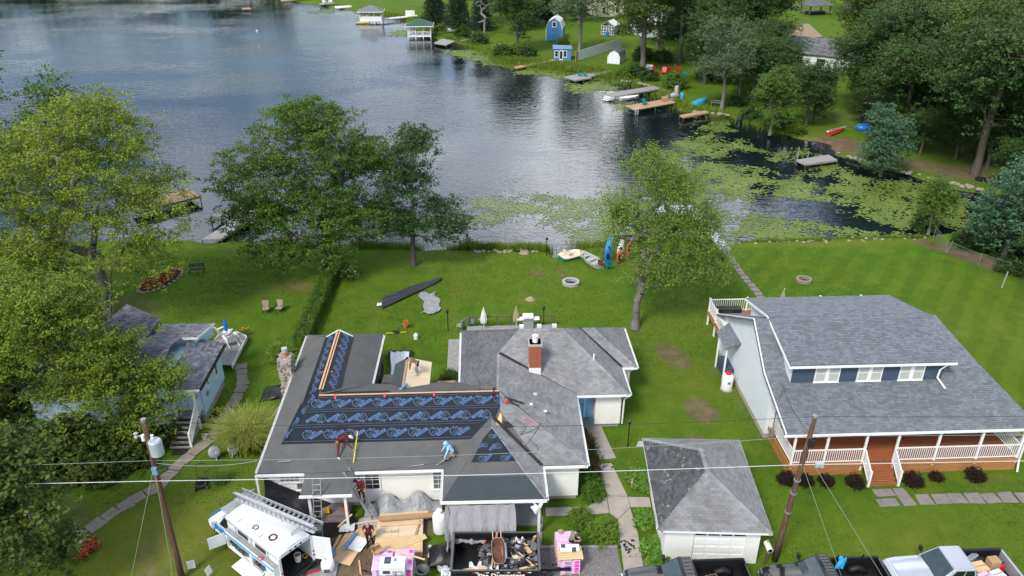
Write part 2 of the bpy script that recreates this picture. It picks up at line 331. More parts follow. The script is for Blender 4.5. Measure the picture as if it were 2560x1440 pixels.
leaf_mat('leaf_hosta',(0.064,0.177,0.017),(0.185,0.348,0.050),nscale=2)
leaf_mat('blade_lawn',(0.040,0.095,0.010),(0.150,0.215,0.022),nscale=0.4,tr=0.2)
leaf_mat('leaf_barberry',(0.020,0.011,0.009),(0.042,0.020,0.014),nscale=2,tr=0.15)
leaf_mat('blade_gold',(0.17,0.21,0.030),(0.42,0.45,0.09),nscale=1.5)
leaf_mat('blade_reed',(0.070,0.130,0.012),(0.195,0.265,0.025),nscale=0.8)
leaf_mat('lily',(0.085,0.140,0.024),(0.215,0.275,0.055),nscale=0.25,tr=0.1)
leaf_mat('lily_pale',(0.15,0.20,0.075),(0.270,0.330,0.130),nscale=0.3,tr=0.1)

# ------------------------------------------------------------------ the setting: ground, lake
LAKE = [(-54.6,69.1),(-42.8,71.4),(-30.3,71.8),(-26.5,70.7),(-23.5,70.9),(-19.5,70.2),(-15.6,70.0),(-12.9,69.9),(-9.3,68.8),(-5.8,68.1),(-3.1,68.0),(-0.1,68.0),(3.7,67.5),(6.4,67.2),(6.8,65.8),(8.2,66.4),(9.1,67.5),(13.0,68.4),(17.0,68.6),(21.6,68.4),(24.4,68.3),(27.2,68.6),(31.2,68.7),(36.0,68.8),(40.5,69.0),(43.0,69.0),(45.4,69.3),(48.5,70.9),(52.2,72.9),(55.3,73.9),(59.7,76.6),(59.1,78.4),(56.3,81.5),(53.1,85.0),(51.4,88.2),(49.5,90.6),(47.3,93.6),(46.2,96.5),(47.1,100.6),(46.2,102.5),(43.7,103.9),(41.4,108.1),(40.3,111.8),(38.2,114.8),(35.5,116.1),(33.4,117.3),(31.3,119.1),(31.0,123.2),(30.4,127.8),(29.9,133.6),(28.0,138.3),(24.9,139.0),(22.0,140.8),(18.9,145.3),(13.2,148.4),(7.4,152.3),(3.8,161.1),(0.7,172.2),(-2.8,178.6),(-7.4,183.4),(-10.9,189.5),(-14.9,201.4),(-18.5,216.1),(-25.2,225.1),(-32.6,231.7),(-41.7,240.3),(-51.6,249.6),(-63.8,261.6),(-77.1,274.6)]
LILY = {
 'far_a':[(-6.6,170.2),(0.7,173.6),(8.3,170.5),(14.7,156.6),(16.9,147.1),(8.1,150.8),(2.1,157.1),(-3.5,163.5)],
 'far_b':[(7.4,152.3),(16.7,145.4),(21.9,140.1),(20.0,142.5),(15.4,143.4),(10.8,146.3),(6.5,148.7)],
 'far_c':[(16.7,138.8),(21.9,140.1),(24.7,137.8),(22.9,133.0),(17.3,132.0),(15.9,135.1)],
 'gaz':[(-20.9,196.8),(-16.8,199.6),(-15.1,189.7),(-19.4,191.0)],
 'top':[(-46.3,233.9),(-40.9,235.3),(-41.1,229.7),(-45.6,229.9)],
 'mid':[(27.1,103.7),(31.2,104.5),(36.4,101.4),(36.4,98.1),(31.4,97.1),(25.6,94.9),(23.5,90.2),(21.8,91.8)],
 'mid2':[(26.8,91.6),(30.2,93.0),(33.7,91.3),(35.2,88.2),(33.3,84.1),(29.3,80.3),(27.0,81.7),(25.8,85.8)],
 'mid3':[(34.0,86.1),(37.8,87.4),(39.7,83.8),(39.1,81.2),(35.5,80.1),(32.8,81.4)],
 'mid4':[(41.2,92.6),(44.9,91.6),(44.7,89.3),(41.1,87.2),(39.7,89.2)],
 'mid5':[(38.4,96.8),(42.4,98.4),(43.3,96.6),(40.2,93.9),(37.9,94.7)],
 'right':[(44.3,87.8),(49.0,85.5),(52.6,83.2),(53.2,79.3),(50.2,72.4),(45.4,70.6),(41.9,71.7),(39.7,76.3),(39.5,79.9),(39.2,82.5)],
 'near':[(26.1,73.5),(29.5,75.6),(32.0,75.2),(35.0,72.0),(38.3,70.3),(42.1,69.7),(38.5,69.0),(31.3,69.0),(27.3,68.7),(25.4,70.4)],
 'shore':[(-0.9,81.7),(4.5,82.7),(9.8,81.8),(14.4,82.3),(14.8,74.0),(13.1,68.8),(9.2,69.1),(9.0,74.2),(4.2,76.1),(-0.0,74.6),(-1.7,76.9)],
 'strip':[(13.3,69.9),(16.9,76.1),(21.2,88.8),(26.4,90.1),(26.9,83.0),(22.2,73.7),(17.0,68.8)],
 'cove':[(21.6,124.6),(25.6,125.3),(28.4,123.3),(23.9,119.5),(21.8,120.3)],
 'dockgr':[(32.2,111.7),(35.8,112.6),(35.7,108.3),(33.1,105.4),(31.4,107.5)],
}
LAKE = LAKE+[(-120,300),(-220,312),(-340,270),(-340,69),(-75,66)]
WZ = -0.35
def inside(px,py,poly):
    poly = np.asarray(poly,float); c = np.zeros(px.shape,bool); j = len(poly)-1
    for i in range(len(poly)):
        xi,yi = poly[i]; xj,yj = poly[j]
        k = ((yi>py)!=(yj>py))&(px<(xj-xi)*(py-yi)/(yj-yi+1e-12)+xi); c^=k; j = i
    return c
def sdist(px,py,poly):
    poly = np.asarray(poly,float); d = np.full(px.shape,1e9)
    for i in range(len(poly)):
        a = poly[i]; b = poly[(i+1)%len(poly)]; e = b-a; t = np.clip(((px-a[0])*e[0]+(py-a[1])*e[1])/(e@e),0,1)
        d = np.minimum(d,np.hypot(px-a[0]-t*e[0],py-a[1]-t*e[1]))
    return np.where(inside(px,py,poly),-d,d)
def axis(lo,hi,st,far0,far1,gr=1.22):
    a = list(np.arange(lo,hi+st,st)); s = st
    while a[-1]<far1:s = min(s*gr,60); a.append(a[-1]+s)
    s = st
    while a[0]>far0:s = min(s*gr,60); a.insert(0,a[0]-s)
    return np.array(a)
gx = axis(-34,54,0.42,-900,900,1.08); gy = axis(24,104,0.42,-120,1600,1.02)
X,Yg = np.meshgrid(gx,gy)
wob = 0.35*np.sin(X*1.3+0.7*np.sin(Yg*0.9))+0.25*np.sin(Yg*1.9+X*0.6)
D = sdist(X,Yg,LAKE)+np.where(Yg<72,0.5,1.0)*wob*0.8
Zg = np.interp(D,[-3.0,-0.5,0.35,0.8],[-1.5,-0.75,-0.04,0.0])
Zg = Zg+np.where(D>1.0,0.03*np.sin(X*0.31+1)*np.sin(Yg*0.27),0)*np.clip((D-1)/6,0,1)
def patches(lst,edge=0.35):
    o = np.zeros_like(X)
    for x,y,rx,ry,a,k in lst:
        c,s = math.cos(R(a)),math.sin(R(a)); u = ((X-x)*c+(Yg-y)*s)/rx; v = (-(X-x)*s+(Yg-y)*c)/ry
        o = np.maximum(o,k*np.clip((1.15-np.hypot(u,v))/edge,0,1))
    return o
# worn and bare places: x, y, radii, turn, strength
DIRT = [(-16.2,30.8,4.5,3.0,20,.42),(-13.5,29.0,3.0,2.5,0,.5),(-6.5,29.3,3.6,2.6,0,1.8),(-9.5,31.3,2.6,1.2,0,1.4),(-3.4,31.9,2.6,.9,0,1.5),(-8.5,27.2,2.0,1.5,0,1.5),(-6,26.4,4,1.6,0,1.8),(-17.0,29.5,.7,2.8,12,.75),(-17.2,31.8,.8,1.5,0,.45),
        (4.9,62.2,.8,.45,-20,1.4),(7.0,62.2,.28,1.0,15,1.2),(4.0,57.2,1.2,.5,0,.45),(-8.8,57.6,.7,.9,0,.5),(-9.5,55.9,.6,.5,0,.5),(-8.4,53.1,.7,.4,0,.55),(-2.9,54.5,.9,.6,0,.6),(-.3,54.6,.6,.35,0,.6),
        (13.9,48.0,1.2,2.2,20,.95),(14.2,41.2,1.15,1.6,10,1.05),(12.9,38.1,.8,.7,0,.9),(9.5,40.2,.6,.35,0,.6),(16.3,46.0,.6,1.2,0,.6),(17.0,40.0,.5,5.6,3,.6),(17.4,35.2,1.6,.6,0,.4),
        (-12.4,64.6,1.4,1.0,0,.8),(-14.5,64.0,3.0,1.6,0,.45),(-6.0,64.0,.8,.6,0,.7),(-15.5,60.5,2.2,1.0,-10,.75),(-18.5,60.0,1.6,1.5,20,.5),(11.9,51.9,.9,.7,0,.8),(-12.9,47.0,.6,5,0,.5),
        (47.5,99.5,4.0,3.6,0,1.3),(52,93,6,2.4,-40,.9),(57,88,7,3.0,-40,1.0),(63,83,8,3.4,-40,1.0),(72,92,18,12,-40,.6),(46,63,1.4,6.0,35,1.1),(43.5,66,1.1,3.0,35,1.0),(50,58,4,2.0,60,.8),(20.8,146,4,.8,0,.3),(60,112,12,7,0,.5),(28,146,5,3,0,.35),(-3,180,4,2,0,.6),
        (-24.5,42,6,3.6,0,.9),(-24,32,3.2,3.2,0,.7),(-31,56,6,4,0,.75),(-22.5,58.5,1.8,1.0,0,.4),(29,33.8,1.6,.5,0,.7),(23,34.0,8.6,.45,0,.35)]
DRY = [(-16,31,9,6,0,.9),(-14.5,35,4,4,0,.5),(-15.6,60.6,3.2,1.8,-10,.9),(-2.0,60.5,.9,4.5,3,.75),(-2.2,53,.8,4.5,0,.6),(4.0,57.2,2.4,1.3,0,.7),(13.5,45.5,3.5,6.5,10,.5),(16.0,52,5.0,4.0,0,.45),(-8.8,56.5,2.0,3.0,0,.5),(46.5,102,7,5,0,.7),(4.5,62,5,3,0,.3),(24,29.4,8,3.0,0,.4),(40,50,8,7,30,.35),(33,67.4,12,1.4,0,.8),(1,66.8,8,1.2,0,.5),(30,31.5,4,1.4,0,.4),(-24,213,26,10,20,.5),(52,170,9,6,0,.4),(58,212,22,12,0,.45),(24,147,8,4,0,.4)]
RANK = [(-12,33,8,6,0,.6),(14,147,12,6,-20,.8),(24,141,8,2.5,-10,.8),(-8,188,12,6,-40,.6),(42,106,6,3,-50,.7),(-16,36,6,7,0,.35)]
dirt = patches(DIRT); dry = patches(DRY,0.8); rank = patches(RANK,0.9)
shoreb = np.clip(1-D/1.1,0,1)*(D<2); dirt = np.maximum(dirt,0.75*shoreb)
stripe = (inside(X,Yg,[(23.6,66.5),(44,66.5),(60,44),(60,28),(33,28),(32,52),(24,52)])).astype(float)
nx,ny = len(gx),len(gy)
V = np.stack([X.ravel(),Yg.ravel(),Zg.ravel()],1)
ii = (np.arange(ny-1)[:,None]*nx+np.arange(nx-1)[None,:]).ravel()
F4 = np.stack([ii,ii+1,ii+nx+1,ii+nx],1)

def ground_material():
    m = bpy.data.materials.new('lawn'); m.use_nodes = True; t = m.node_tree; N = t.nodes; L = t.links; b = N['Principled BSDF']
    b.inputs['Roughness'].default_value = 0.95; b.inputs['Specular IOR Level'].default_value = 0.12
    c = N.new('ShaderNodeTexCoord').outputs['Object']
    def noise(s,d=5,r=0.6,v=None):
        n = N.new('ShaderNodeTexNoise'); n.inputs['Scale'].default_value = s; n.inputs['Detail'].default_value = d; n.inputs['Roughness'].default_value = r; L.new(v or c,n.inputs['Vector']); return n.outputs['Fac']
    def rng(x,a,b_,c_=0.0,d=1.0):
        n = N.new('ShaderNodeMapRange'); n.inputs[1].default_value = a; n.inputs[2].default_value = b_; n.inputs[3].default_value = c_; n.inputs[4].default_value = d; L.new(x,n.inputs[0]); return n.outputs[0]
    def mixc(f,a,b_):
        n = N.new('ShaderNodeMix'); n.data_type = 'RGBA'; n.clamp_factor = True
        if hasattr(f,'is_output'):L.new(f,n.inputs[0])
        else:n.inputs[0].default_value = f
        for k,q in ((6,a),(7,b_)):
            if hasattr(q,'is_output'):L.new(q,n.inputs[k])
            else:n.inputs[k].default_value = (*q,1)
        return n.outputs[2]
    def mth(op,a,b_):
        n = N.new('ShaderNodeMath'); n.operation = op
        for k,q in enumerate((a,b_)):
            if hasattr(q,'is_output'):L.new(q,n.inputs[k])
            else:n.inputs[k].default_value = q
        return n.outputs[0]
    def attr(s):
        n = N.new('ShaderNodeAttribute'); n.attribute_name = s; return n.outputs['Fac']
    big = rng(noise(0.16,4),0.35,0.65); midn = rng(noise(0.8,6,0.68),0.34,0.66); fine = rng(noise(7,4,0.7),0.28,0.72); blade = rng(noise(38,3,0.7),0.25,0.75)
    g = mixc(midn,(0.040,0.118,0.007),(0.098,0.205,0.010)); g = mixc(mth('MULTIPLY',big,0.6),g,(0.130,0.195,0.012))
    g = mixc(mth('MULTIPLY',fine,0.45),g,(0.030,0.072,0.009)); g = mixc(mth('MULTIPLY',blade,0.35),g,(0.125,0.190,0.022))
    wv = N.new('ShaderNodeTexWave'); wv.inputs['Scale'].default_value = 0.16; wv.inputs['Distortion'].default_value = 2.5; wv.inputs['Detail'].default_value = 2
    mp = N.new('ShaderNodeMapping'); mp.inputs['Rotation'].default_value = (0,0,R(38)); L.new(c,mp.inputs[0]); L.new(mp.outputs[0],wv.inputs['Vector'])
    g = mixc(mth('MULTIPLY',mth('MULTIPLY',rng(wv.outputs['Fac'],0.35,0.65),attr('stripe')),0.34),g,(0.038,0.098,0.008))
    g = mixc(mth('MULTIPLY',attr('rank'),rng(noise(0.7),0.3,0.6)),g,(0.085,0.170,0.018))
    dn = rng(noise(1.5,6,0.7),0.30,0.62); g = mixc(mth('MULTIPLY',rng(noise(0.33,6,0.7),0.50,0.72),0.5),g,(0.175,0.205,0.022)); g = mixc(mth('MULTIPLY',rng(noise(0.55,7,0.75),0.52,0.75),0.45),g,(0.030,0.075,0.008))
    g = mixc(mth('MULTIPLY',mth('MULTIPLY',attr('dry'),dn),0.8),g,(0.185,0.165,0.030))
    soil = mixc(midn,(0.125,0.090,0.055),(0.235,0.180,0.105)); soil = mixc(mth('MULTIPLY',fine,0.4),soil,(0.055,0.038,0.028))
    df = mth('MULTIPLY',attr('dirt'),1.05); df = rng(mth('ADD',df,mth('MULTIPLY',mth('SUBTRACT',noise(2.4,8,0.8),0.5),2.8)),0.50,1.15)
    df = mth('MULTIPLY',df,mth('GREATER_THAN',attr('dirt'),0.02))
    g = mixc(df,g,soil); L.new(g,b.inputs['Base Color'])
    h = mth('ADD',mth('MULTIPLY',noise(26,3,0.7),1.0),mth('MULTIPLY',noise(5,4),0.9))
    bp = N.new('ShaderNodeBump'); bp.inputs['Strength'].default_value = 0.75; bp.inputs['Distance'].default_value = 0.06; L.new(h,bp.inputs['Height']); L.new(bp.outputs[0],b.inputs['Normal'])
    M_['lawn'] = m
ground_material()
gm = np_mesh('ground',V,F4,'lawn',True)
for nm,arr in (('dirt',dirt),('dry',dry),('rank',rank),('stripe',stripe)):
    at = gm.attributes.new(nm,'FLOAT','POINT'); at.data.foreach_set('value',np.ascontiguousarray(arr.ravel(),dtype=np.float32))
link('ground',gm,kind='structure')

def water_material():
    m = bpy.data.materials.new('lake_water'); m.use_nodes = True; t = m.node_tree; N = t.nodes; L = t.links; b = N['Principled BSDF']
    b.inputs['Base Color'].default_value = (0.005,0.010,0.014,1); b.inputs['Roughness'].default_value = 0.06; b.inputs['IOR'].default_value = 1.75; b.inputs['Specular IOR Level'].default_value = 0.6
    c = N.new('ShaderNodeTexCoord').outputs['Object']
    def noise(s,rot,st,d=2,dist=0.0):
        mp = N.new('ShaderNodeMapping'); mp.inputs['Rotation'].default_value = (0,0,R(rot)); mp.inputs['Scale'].default_value = st; L.new(c,mp.inputs[0])
        n = N.new('ShaderNodeTexNoise'); n.inputs['Scale'].default_value = s; n.inputs['Detail'].default_value = d; n.inputs['Distortion'].default_value = dist; L.new(mp.outputs[0],n.inputs['Vector']); return n.outputs['Fac']
    w1 = noise(1.0,20,(0.55,1.5,1),3,0.4); w2 = noise(2.6,-15,(0.6,1.3,1),2,0.3); w3 = noise(0.035,0,(1,1.6,1),2)
    a = N.new('ShaderNodeMath'); a.operation = 'MULTIPLY_ADD'; a.inputs[1].default_value = 0.45; L.new(w2,a.inputs[0]); L.new(w1,a.inputs[2])
    r = N.new('ShaderNodeMapRange'); r.inputs[1].default_value = 0.35; r.inputs[2].default_value = 0.65; r.inputs[3].default_value = 0.22; r.inputs[4].default_value = 1.0; L.new(w3,r.inputs[0])
    x = N.new('ShaderNodeMath'); x.operation = 'MULTIPLY'; L.new(a.outputs[0],x.inputs[0]); L.new(r.outputs[0],x.inputs[1])
    bp = N.new('ShaderNodeBump'); bp.inputs['Strength'].default_value = 0.34; bp.inputs['Distance'].default_value = 0.20; L.new(x.outputs[0],bp.inputs['Height']); L.new(bp.outputs[0],b.inputs['Normal'])
    M_['lake_water'] = m
water_material()
MB().add([(-420,62,WZ),(75,62,WZ),(75,330,WZ),(-420,330,WZ)],[(0,1,2,3)]).build('lake_water','lake_water',kind='structure')

# lily pads: floating leaves, too many to count
rng0 = np.random.default_rng(5)
def pads(name,areas,size,dens,matn,label,thin=0.5):
    Vs = []; Fs = []; k0 = 0
    for ar in areas:
        P = np.array(LILY[ar]); x0,y0 = P.min(0)-1.2; x1,y1 = P.max(0)+1.2; n = int((x1-x0)*(y1-y0)*dens)
        x = rng0.uniform(x0,x1,n); y = rng0.uniform(y0,y1,n); d = -sdist(x,y,P)
        nz = 0.6*np.sin(x*0.9+1.3*np.sin(y*0.7))+0.5*np.sin(y*1.4+x*0.5+2)+0.4*np.sin(x*2.3-y*1.7)
        keep = (d+0.9*nz+rng0.normal(0,0.85,n)>0.35)&(rng0.random(n)<np.clip(0.75+thin*nz,0.12,1))
        keep&=sdist(x,y,LAKE)<0.5
        x,y = x[keep],y[keep]; n = len(x); s = size*rng0.uniform(0.6,1.35,n); a0 = rng0.uniform(0,6.28,n); z = WZ+0.012+rng0.uniform(0,0.02,n)
        ang = a0[:,None]+np.array([0.25,1.2,2.2,3.2,4.2,5.1,6.03])[None,:]
        px = x[:,None]+np.cos(ang)*s[:,None]; py = y[:,None]+np.sin(ang)*s[:,None]
        tilt = rng0.normal(0,0.05,(n,1)); pz = z[:,None]+tilt*np.sin(ang-a0[:,None])*s[:,None]+0.004
        V = np.stack([px,py,np.maximum(pz,WZ+0.006)],2).reshape(-1,3); Vs.append(V); Fs.append(np.arange(n*7).reshape(n,7)+k0); k0+=n*7
    me = np_mesh(name,np.concatenate(Vs),np.concatenate(Fs),matn,n=7)
    link(name,me,label=label,cat='lily pads',kind='stuff')
pads('lily_pads',['mid','mid2','mid3','mid4','mid5','right','near','dockgr','strip'],0.15,42.0,'lily','yellow-green lily pads floating in the cove behind the mown lawn')
pads('lily_pads',['far_a','far_b','far_c','gaz','top'],0.27,16.0,'lily','lily pads massed along the far bank by the blue hut',0.2)
pads('lily_pads',['shore','cove'],0.10,52.0,'lily_pale','thin pale film of small pads near the reeds at the close shore',0.45)

# short grass blades over the close lawns
nb_ = 120000; bx = rng0.uniform(-31,33,nb_); by = rng0.uniform(25.5,67,nb_); kb = np.ones(nb_,bool)
for x0,x1,y0,y1 in ((-12.2,5.7,30.4,41),(-12.2,-6.9,40,47.4),(-1.5,10,39.3,47.5),(17.2,31.6,34.5,52.5),(8.9,14.2,28.2,35.2),(-27,-17.6,38.7,48.5),(-11,6.8,25,31),(6.6,8,26,41),(-2,6,48.5,52.6)):kb&=~((bx>x0)&(bx<x1)&(by>y0)&(by<y1))
dsv = np.zeros(nb_)
for x,y,rx,ry,a,k in DIRT:dsv = np.maximum(dsv,k*(np.hypot((bx-x)/rx,(by-y)/ry)<1.0))
kb&=(dsv<.35)|(rng0.random(nb_)<.25); kb&=sdist(bx,by,LAKE)>1.0; bx,by = bx[kb],by[kb]; n = len(bx); a = rng0.uniform(0,6.28,n); hgt = rng0.uniform(.03,.09,n); wd = rng0.uniform(.02,.05,n); ox,oy = rng0.normal(0,.03,(2,n)); dx,dy = np.cos(a)*wd,np.sin(a)*wd
BV = np.stack([np.stack([bx-dx,by-dy,np.zeros(n)],1),np.stack([bx+dx,by+dy,np.zeros(n)],1),np.stack([bx+ox,by+oy,hgt],1)],1).reshape(-1,3)
link('lawn_grass',np_mesh('lawn_grass',BV,np.arange(n*3).reshape(n,3),'blade_lawn',n=3),label='short uneven lawn grass around the houses',cat='grass',kind='stuff')

# ------------------------------------------------------------------ paths
def strip_panels(root_name,pts,w,th,gap,matn,seg=1.25,z=0.012,part='slab',jit=0.0,rough=0.0):
    root = prop(bpy.data.objects.new(root_name,None),kind='structure'); COL.objects.link(root); rnd = random.Random(len(pts)*7+int(w*10))
    P = [Vector((*p,0)) for p in pts]; d = 0
    for a,b in zip(P[:-1],P[1:]):
        L = (b-a).length; n = max(1,round(L/seg)); u = (b-a)/L; v = Vector((-u.y,u.x,0))
        for i in range(n):
            s = a+u*(L*i/n+gap/2); e = a+u*(L*(i+1)/n-gap/2); q = lambda:rnd.uniform(-jit,jit)
            c = [s-v*(w/2+q())+u*q(),e-v*(w/2+q())+u*q(),e+v*(w/2+q())+u*q(),s+v*(w/2+q())+u*q()]
            zz = z+th+rnd.uniform(-rough,rough)
            MB().slab([(p.x,p.y,zz) for p in c],th+0.02,nrm=(0,0,1)).build(part,matn,root,bevel=0.012)
    return root
walk = strip_panels('walkway',[(6.85,40.4),(7.05,38.6),(7.35,36.6)],1.0,0.05,0.015,'concrete',1.5)
for q in ([(6.62,36.2),(7.5,36.2),(7.95,33.35),(6.85,33.45)],[(6.8,33.4),(7.95,33.3),(7.95,32.5),(7.12,31.6),(6.75,32.1)],[(7.97,33.28),(9.15,33.2),(9.1,32.45),(7.97,32.5)],
          [(7.12,31.56),(7.93,32.44),(8.0,30.3),(7.0,30.3)],[(6.98,30.27),(7.99,30.27),(7.9,28.9),(6.9,28.9)],[(6.88,28.87),(7.88,28.87),(7.75,26.2),(6.75,26.2)],[(5.6,32.62),(6.76,33.35),(6.72,32.1),(5.6,32.0)],[(3.25,32.62),(5.57,32.62),(5.57,32.0),(3.25,32.0)]):
    MB().slab([(x,y,0.062) for x,y in q],0.07,nrm=(0,0,1)).build('slab','concrete',walk,bevel=0.012)
strip_panels('front_path',[(-21.6,31.2),(-20.2,33.6),(-18.7,35.3),(-18.1,37.4),(-17.0,39.6),(-16.7,42.0),(-16.5,45.4),(-17.4,48.2)],0.8,0.045,0.02,'path_stone',0.8,jit=0.07,rough=0.01)
fl = strip_panels('stepping_path',[(24.0,32.4),(30.6,32.3),(34.5,32.2)],0.8,0.05,0.10,'flagstone',0.95,part='flagstone',jit=0.07,rough=0.012)
for q in ([(21.9,33.3),(23.0,33.3),(23.05,32.75),(21.95,32.7)],[(21.75,32.5),(22.85,32.55),(22.9,31.95),(21.75,31.9)],[(23.1,33.35),(23.75,33.3),(23.85,31.95),(23.1,31.9)]):
    MB().slab([(x,y,0.06) for x,y in q],0.07,nrm=(0,0,1)).build('flagstone','flagstone',fl,bevel=0.015)
strip_panels('garden_path',[(23.05,66.1),(23.0,61.6),(23.3,57.0),(23.5,53.0)],0.62,0.04,0.16,'flagstone',0.75,part='flagstone',jit=0.06,rough=0.012)
strip_panels('side_path',[(32.9,47.5),(32.7,41.5),(33.4,36.0)],0.75,0.04,0.16,'flagstone',0.85,part='flagstone',jit=0.07,rough=0.012)
MB().slab([(2.6,29.85,0.035),(6.75,29.55,0.035),(6.65,25.0,0.035),(-2.5,25.0,0.035),(-2.4,28.0,0.035)],0.06,nrm=(0,0,1)).build('gravel_drive','gravel',kind='structure')
MB().slab([(-.8,30.4,0.03),(2.95,30.9,0.03),(2.6,29.88,0.03),(-1.0,29.3,0.03)],0.06,nrm=(0,0,1)).build('gravel_drive','gravel',kind='structure')
gp = rng0.uniform([-1,25.6],[6.6,29.8],(5200,2)); tv = np.array([[1,0,0],[-.5,.87,0],[-.5,-.87,0],[0,0,.8]])*0.030
gs = rng0.uniform(0.5,1.5,(len(gp),1,1)); gr_ = rng0.uniform(0,6.28,len(gp)); cs,sn = np.cos(gr_)[:,None],np.sin(gr_)[:,None]
gv = tv[None]*gs; gv = np.stack([gv[...,0]*cs-gv[...,1]*sn+gp[:,:1],gv[...,0]*sn+gv[...,1]*cs+gp[:,1:],gv[...,2]+0.036],2)
gf = (np.arange(len(gp))[:,None,None]*4+np.array([[0,1,3],[1,2,3],[2,0,3]])[None]).reshape(-1,3)
link('loose_gravel',np_mesh('loose_gravel',gv.reshape(-1,3),gf,'gravel_stone',n=3),label='loose grey gravel on the drive beside the trailer',cat='gravel',kind='stuff')
MB().bb(1.55,3.02,31.3,33.05,0,0.12).build('entrance_slab','concrete_grey',kind='structure',bevel=0.02)
ed = thing('timber_edging','weathered timber edging between the small lawn and the gravel','edging',(0,0,0))
for p,q in (((3.0,31.9,.05),(2.75,29.75,.05)),((2.72,29.72,.05),(4.7,29.66,.05)),((4.72,29.66,.05),(6.75,29.6,.05))):
    MB().bar(p,q,.16,.14).build('timber','dock_grey',ed,bevel=0.01)
rd = MB().slab([(62,176,.02),(100,168,.02),(180,150,.02),(180,157,.02),(100,175,.02),(63,183,.02)],.05,nrm=(0,0,1)).build('road','asphalt',kind='structure')
MB().slab([(60,262,.02),(90,228,.02),(96,231,.02),(66,268,.02)],.05,nrm=(0,0,1)).build('road','asphalt',kind='structure')
MB().bar((62.3,176.2,.04),(100,168.3,.04),.18,.012).build('painted_line','white_paint',rd)

# ------------------------------------------------------------------ trees and plants
def frusta(A,B,ra,rb,n=5):
    """tapered limbs between points A and B (k,3) as open tubes"""
    d = B-A; d = d/np.maximum(np.linalg.norm(d,axis=1,keepdims=True),1e-6)
    h = np.where(np.abs(d[:,2:3])>0.9,np.array([[1.,0,0]]),np.array([[0,0,1.]])); u = np.cross(d,h); u/=np.linalg.norm(u,axis=1,keepdims=True); v = np.cross(d,u)
    an = np.arange(n)*2*np.pi/n; c = (u[:,None]*np.cos(an)[None,:,None]+v[:,None]*np.sin(an)[None,:,None])
    V = np.concatenate([A[:,None]+c*ra[:,None,None],B[:,None]+c*rb[:,None,None]],1)
    k = np.arange(len(A))[:,None,None]*2*n; i = np.arange(n); q = np.stack([i,(i+1)%n,(i+1)%n+n,i+n],1)[None]
    return V.reshape(-1,3),(k+q).reshape(-1,4)
def skeleton(rs,targets,stems,h0,trunk_r,sag=0.12,lean=0.0):
    """limbs grown from the stems to every foliage clump; thickness follows what each limb carries"""
    P = []; par = []
    for (sx,sy,ang,tilt,hh) in stems:
        n = 6; prev = -1
        for i in range(n+1):
            t = i/n; k = len(P)
            P.append(np.array([sx+math.cos(ang)*tilt*hh*t**1.3,sy+math.sin(ang)*tilt*hh*t**1.3,hh*t])+(rs.normal(0,0.06,3)*[1,1,0]*(0<i)))
            par.append(prev); prev = k
    base_n = len(P); top = np.array([0,0,h0]); order = np.argsort(np.linalg.norm(targets-top,axis=1)); leafn = []
    for ti in order:
        T = targets[ti]; A = np.array(P); dv = T-A; dist = np.linalg.norm(dv,axis=1)
        cost = dist*(1+0.9*np.clip(-dv[:,2]/np.maximum(dist,.1),0,1))+6.0*(A[:,2]<h0*0.75)+0.30*np.hypot(A[:,0],A[:,1])
        j = int(np.argmin(cost)); S = A[j]; L = dist[j]; m = max(1,int(L/0.9)); prev = j
        gdir = A[j]-A[par[j]] if par[j]>=0 else np.array([0,0,1.]); gdir = gdir/max(np.linalg.norm(gdir),1e-6)
        C = S+gdir*L*0.35+np.array([0,0,L*0.10])
        for i in range(1,m+1):
            t = i/m; q = (1-t)**2*S+2*t*(1-t)*C+t*t*T
            if i<m:q = q+rs.normal(0,0.05*L/m+0.03,3)
            P.append(q); par.append(prev); prev = len(P)-1
        leafn.append(prev)
    P = np.array(P); par = np.array(par); cnt = np.zeros(len(P)); cnt[leafn] = 1
    for i in range(len(P)-1,0,-1):
        if par[i]>=0:cnt[par[i]]+=cnt[i]
    r = np.maximum(trunk_r*(np.maximum(cnt,0.3)/max(cnt.max(),1))**0.56,0.010)
    root = par<0; r[root]*=1.5
    e = np.where(par>=0)[0]; return P[par[e]],P[e],r[par[e]],r[e],base_n
def leaves(rs,centers,cr,per,sub,size,flat=0.55,droop=0.0,up=0.8,asp=0.5):
    n = len(centers); sc_ = rs.normal(0,1,(n,sub,3))*np.array([cr,cr,cr*flat]); sub_c = (centers[:,None]+sc_).reshape(-1,3)
    m = max(1,per//sub); lo = rs.normal(0,1,(len(sub_c),m,3))*cr*np.array([0.30,0.30,0.16+droop]); L = (sub_c[:,None]+lo).reshape(-1,3)
    if droop:L[:,2]-=droop*np.abs(rs.normal(0,0.5,len(L)))
    N = rs.normal(0,0.55,L.shape)+np.array([0,0,up]); N/=np.linalg.norm(N,axis=1,keepdims=True)
    T = rs.normal(0,1,L.shape)-np.array([0,0,droop*1.5]); T-=N*np.sum(N*T,axis=1,keepdims=True); T/=np.maximum(np.linalg.norm(T,axis=1,keepdims=True),1e-6); B = np.cross(N,T)
    s = size*rs.uniform(0.6,1.35,(len(L),1)); a = T*s*0.5; b = B*s*asp*0.5
    V = np.stack([L-a,L+b*1.0-a*0.1,L+a,L-b*1.0-a*0.1],1).reshape(-1,3)
    return V,np.arange(len(V)).reshape(-1,4)
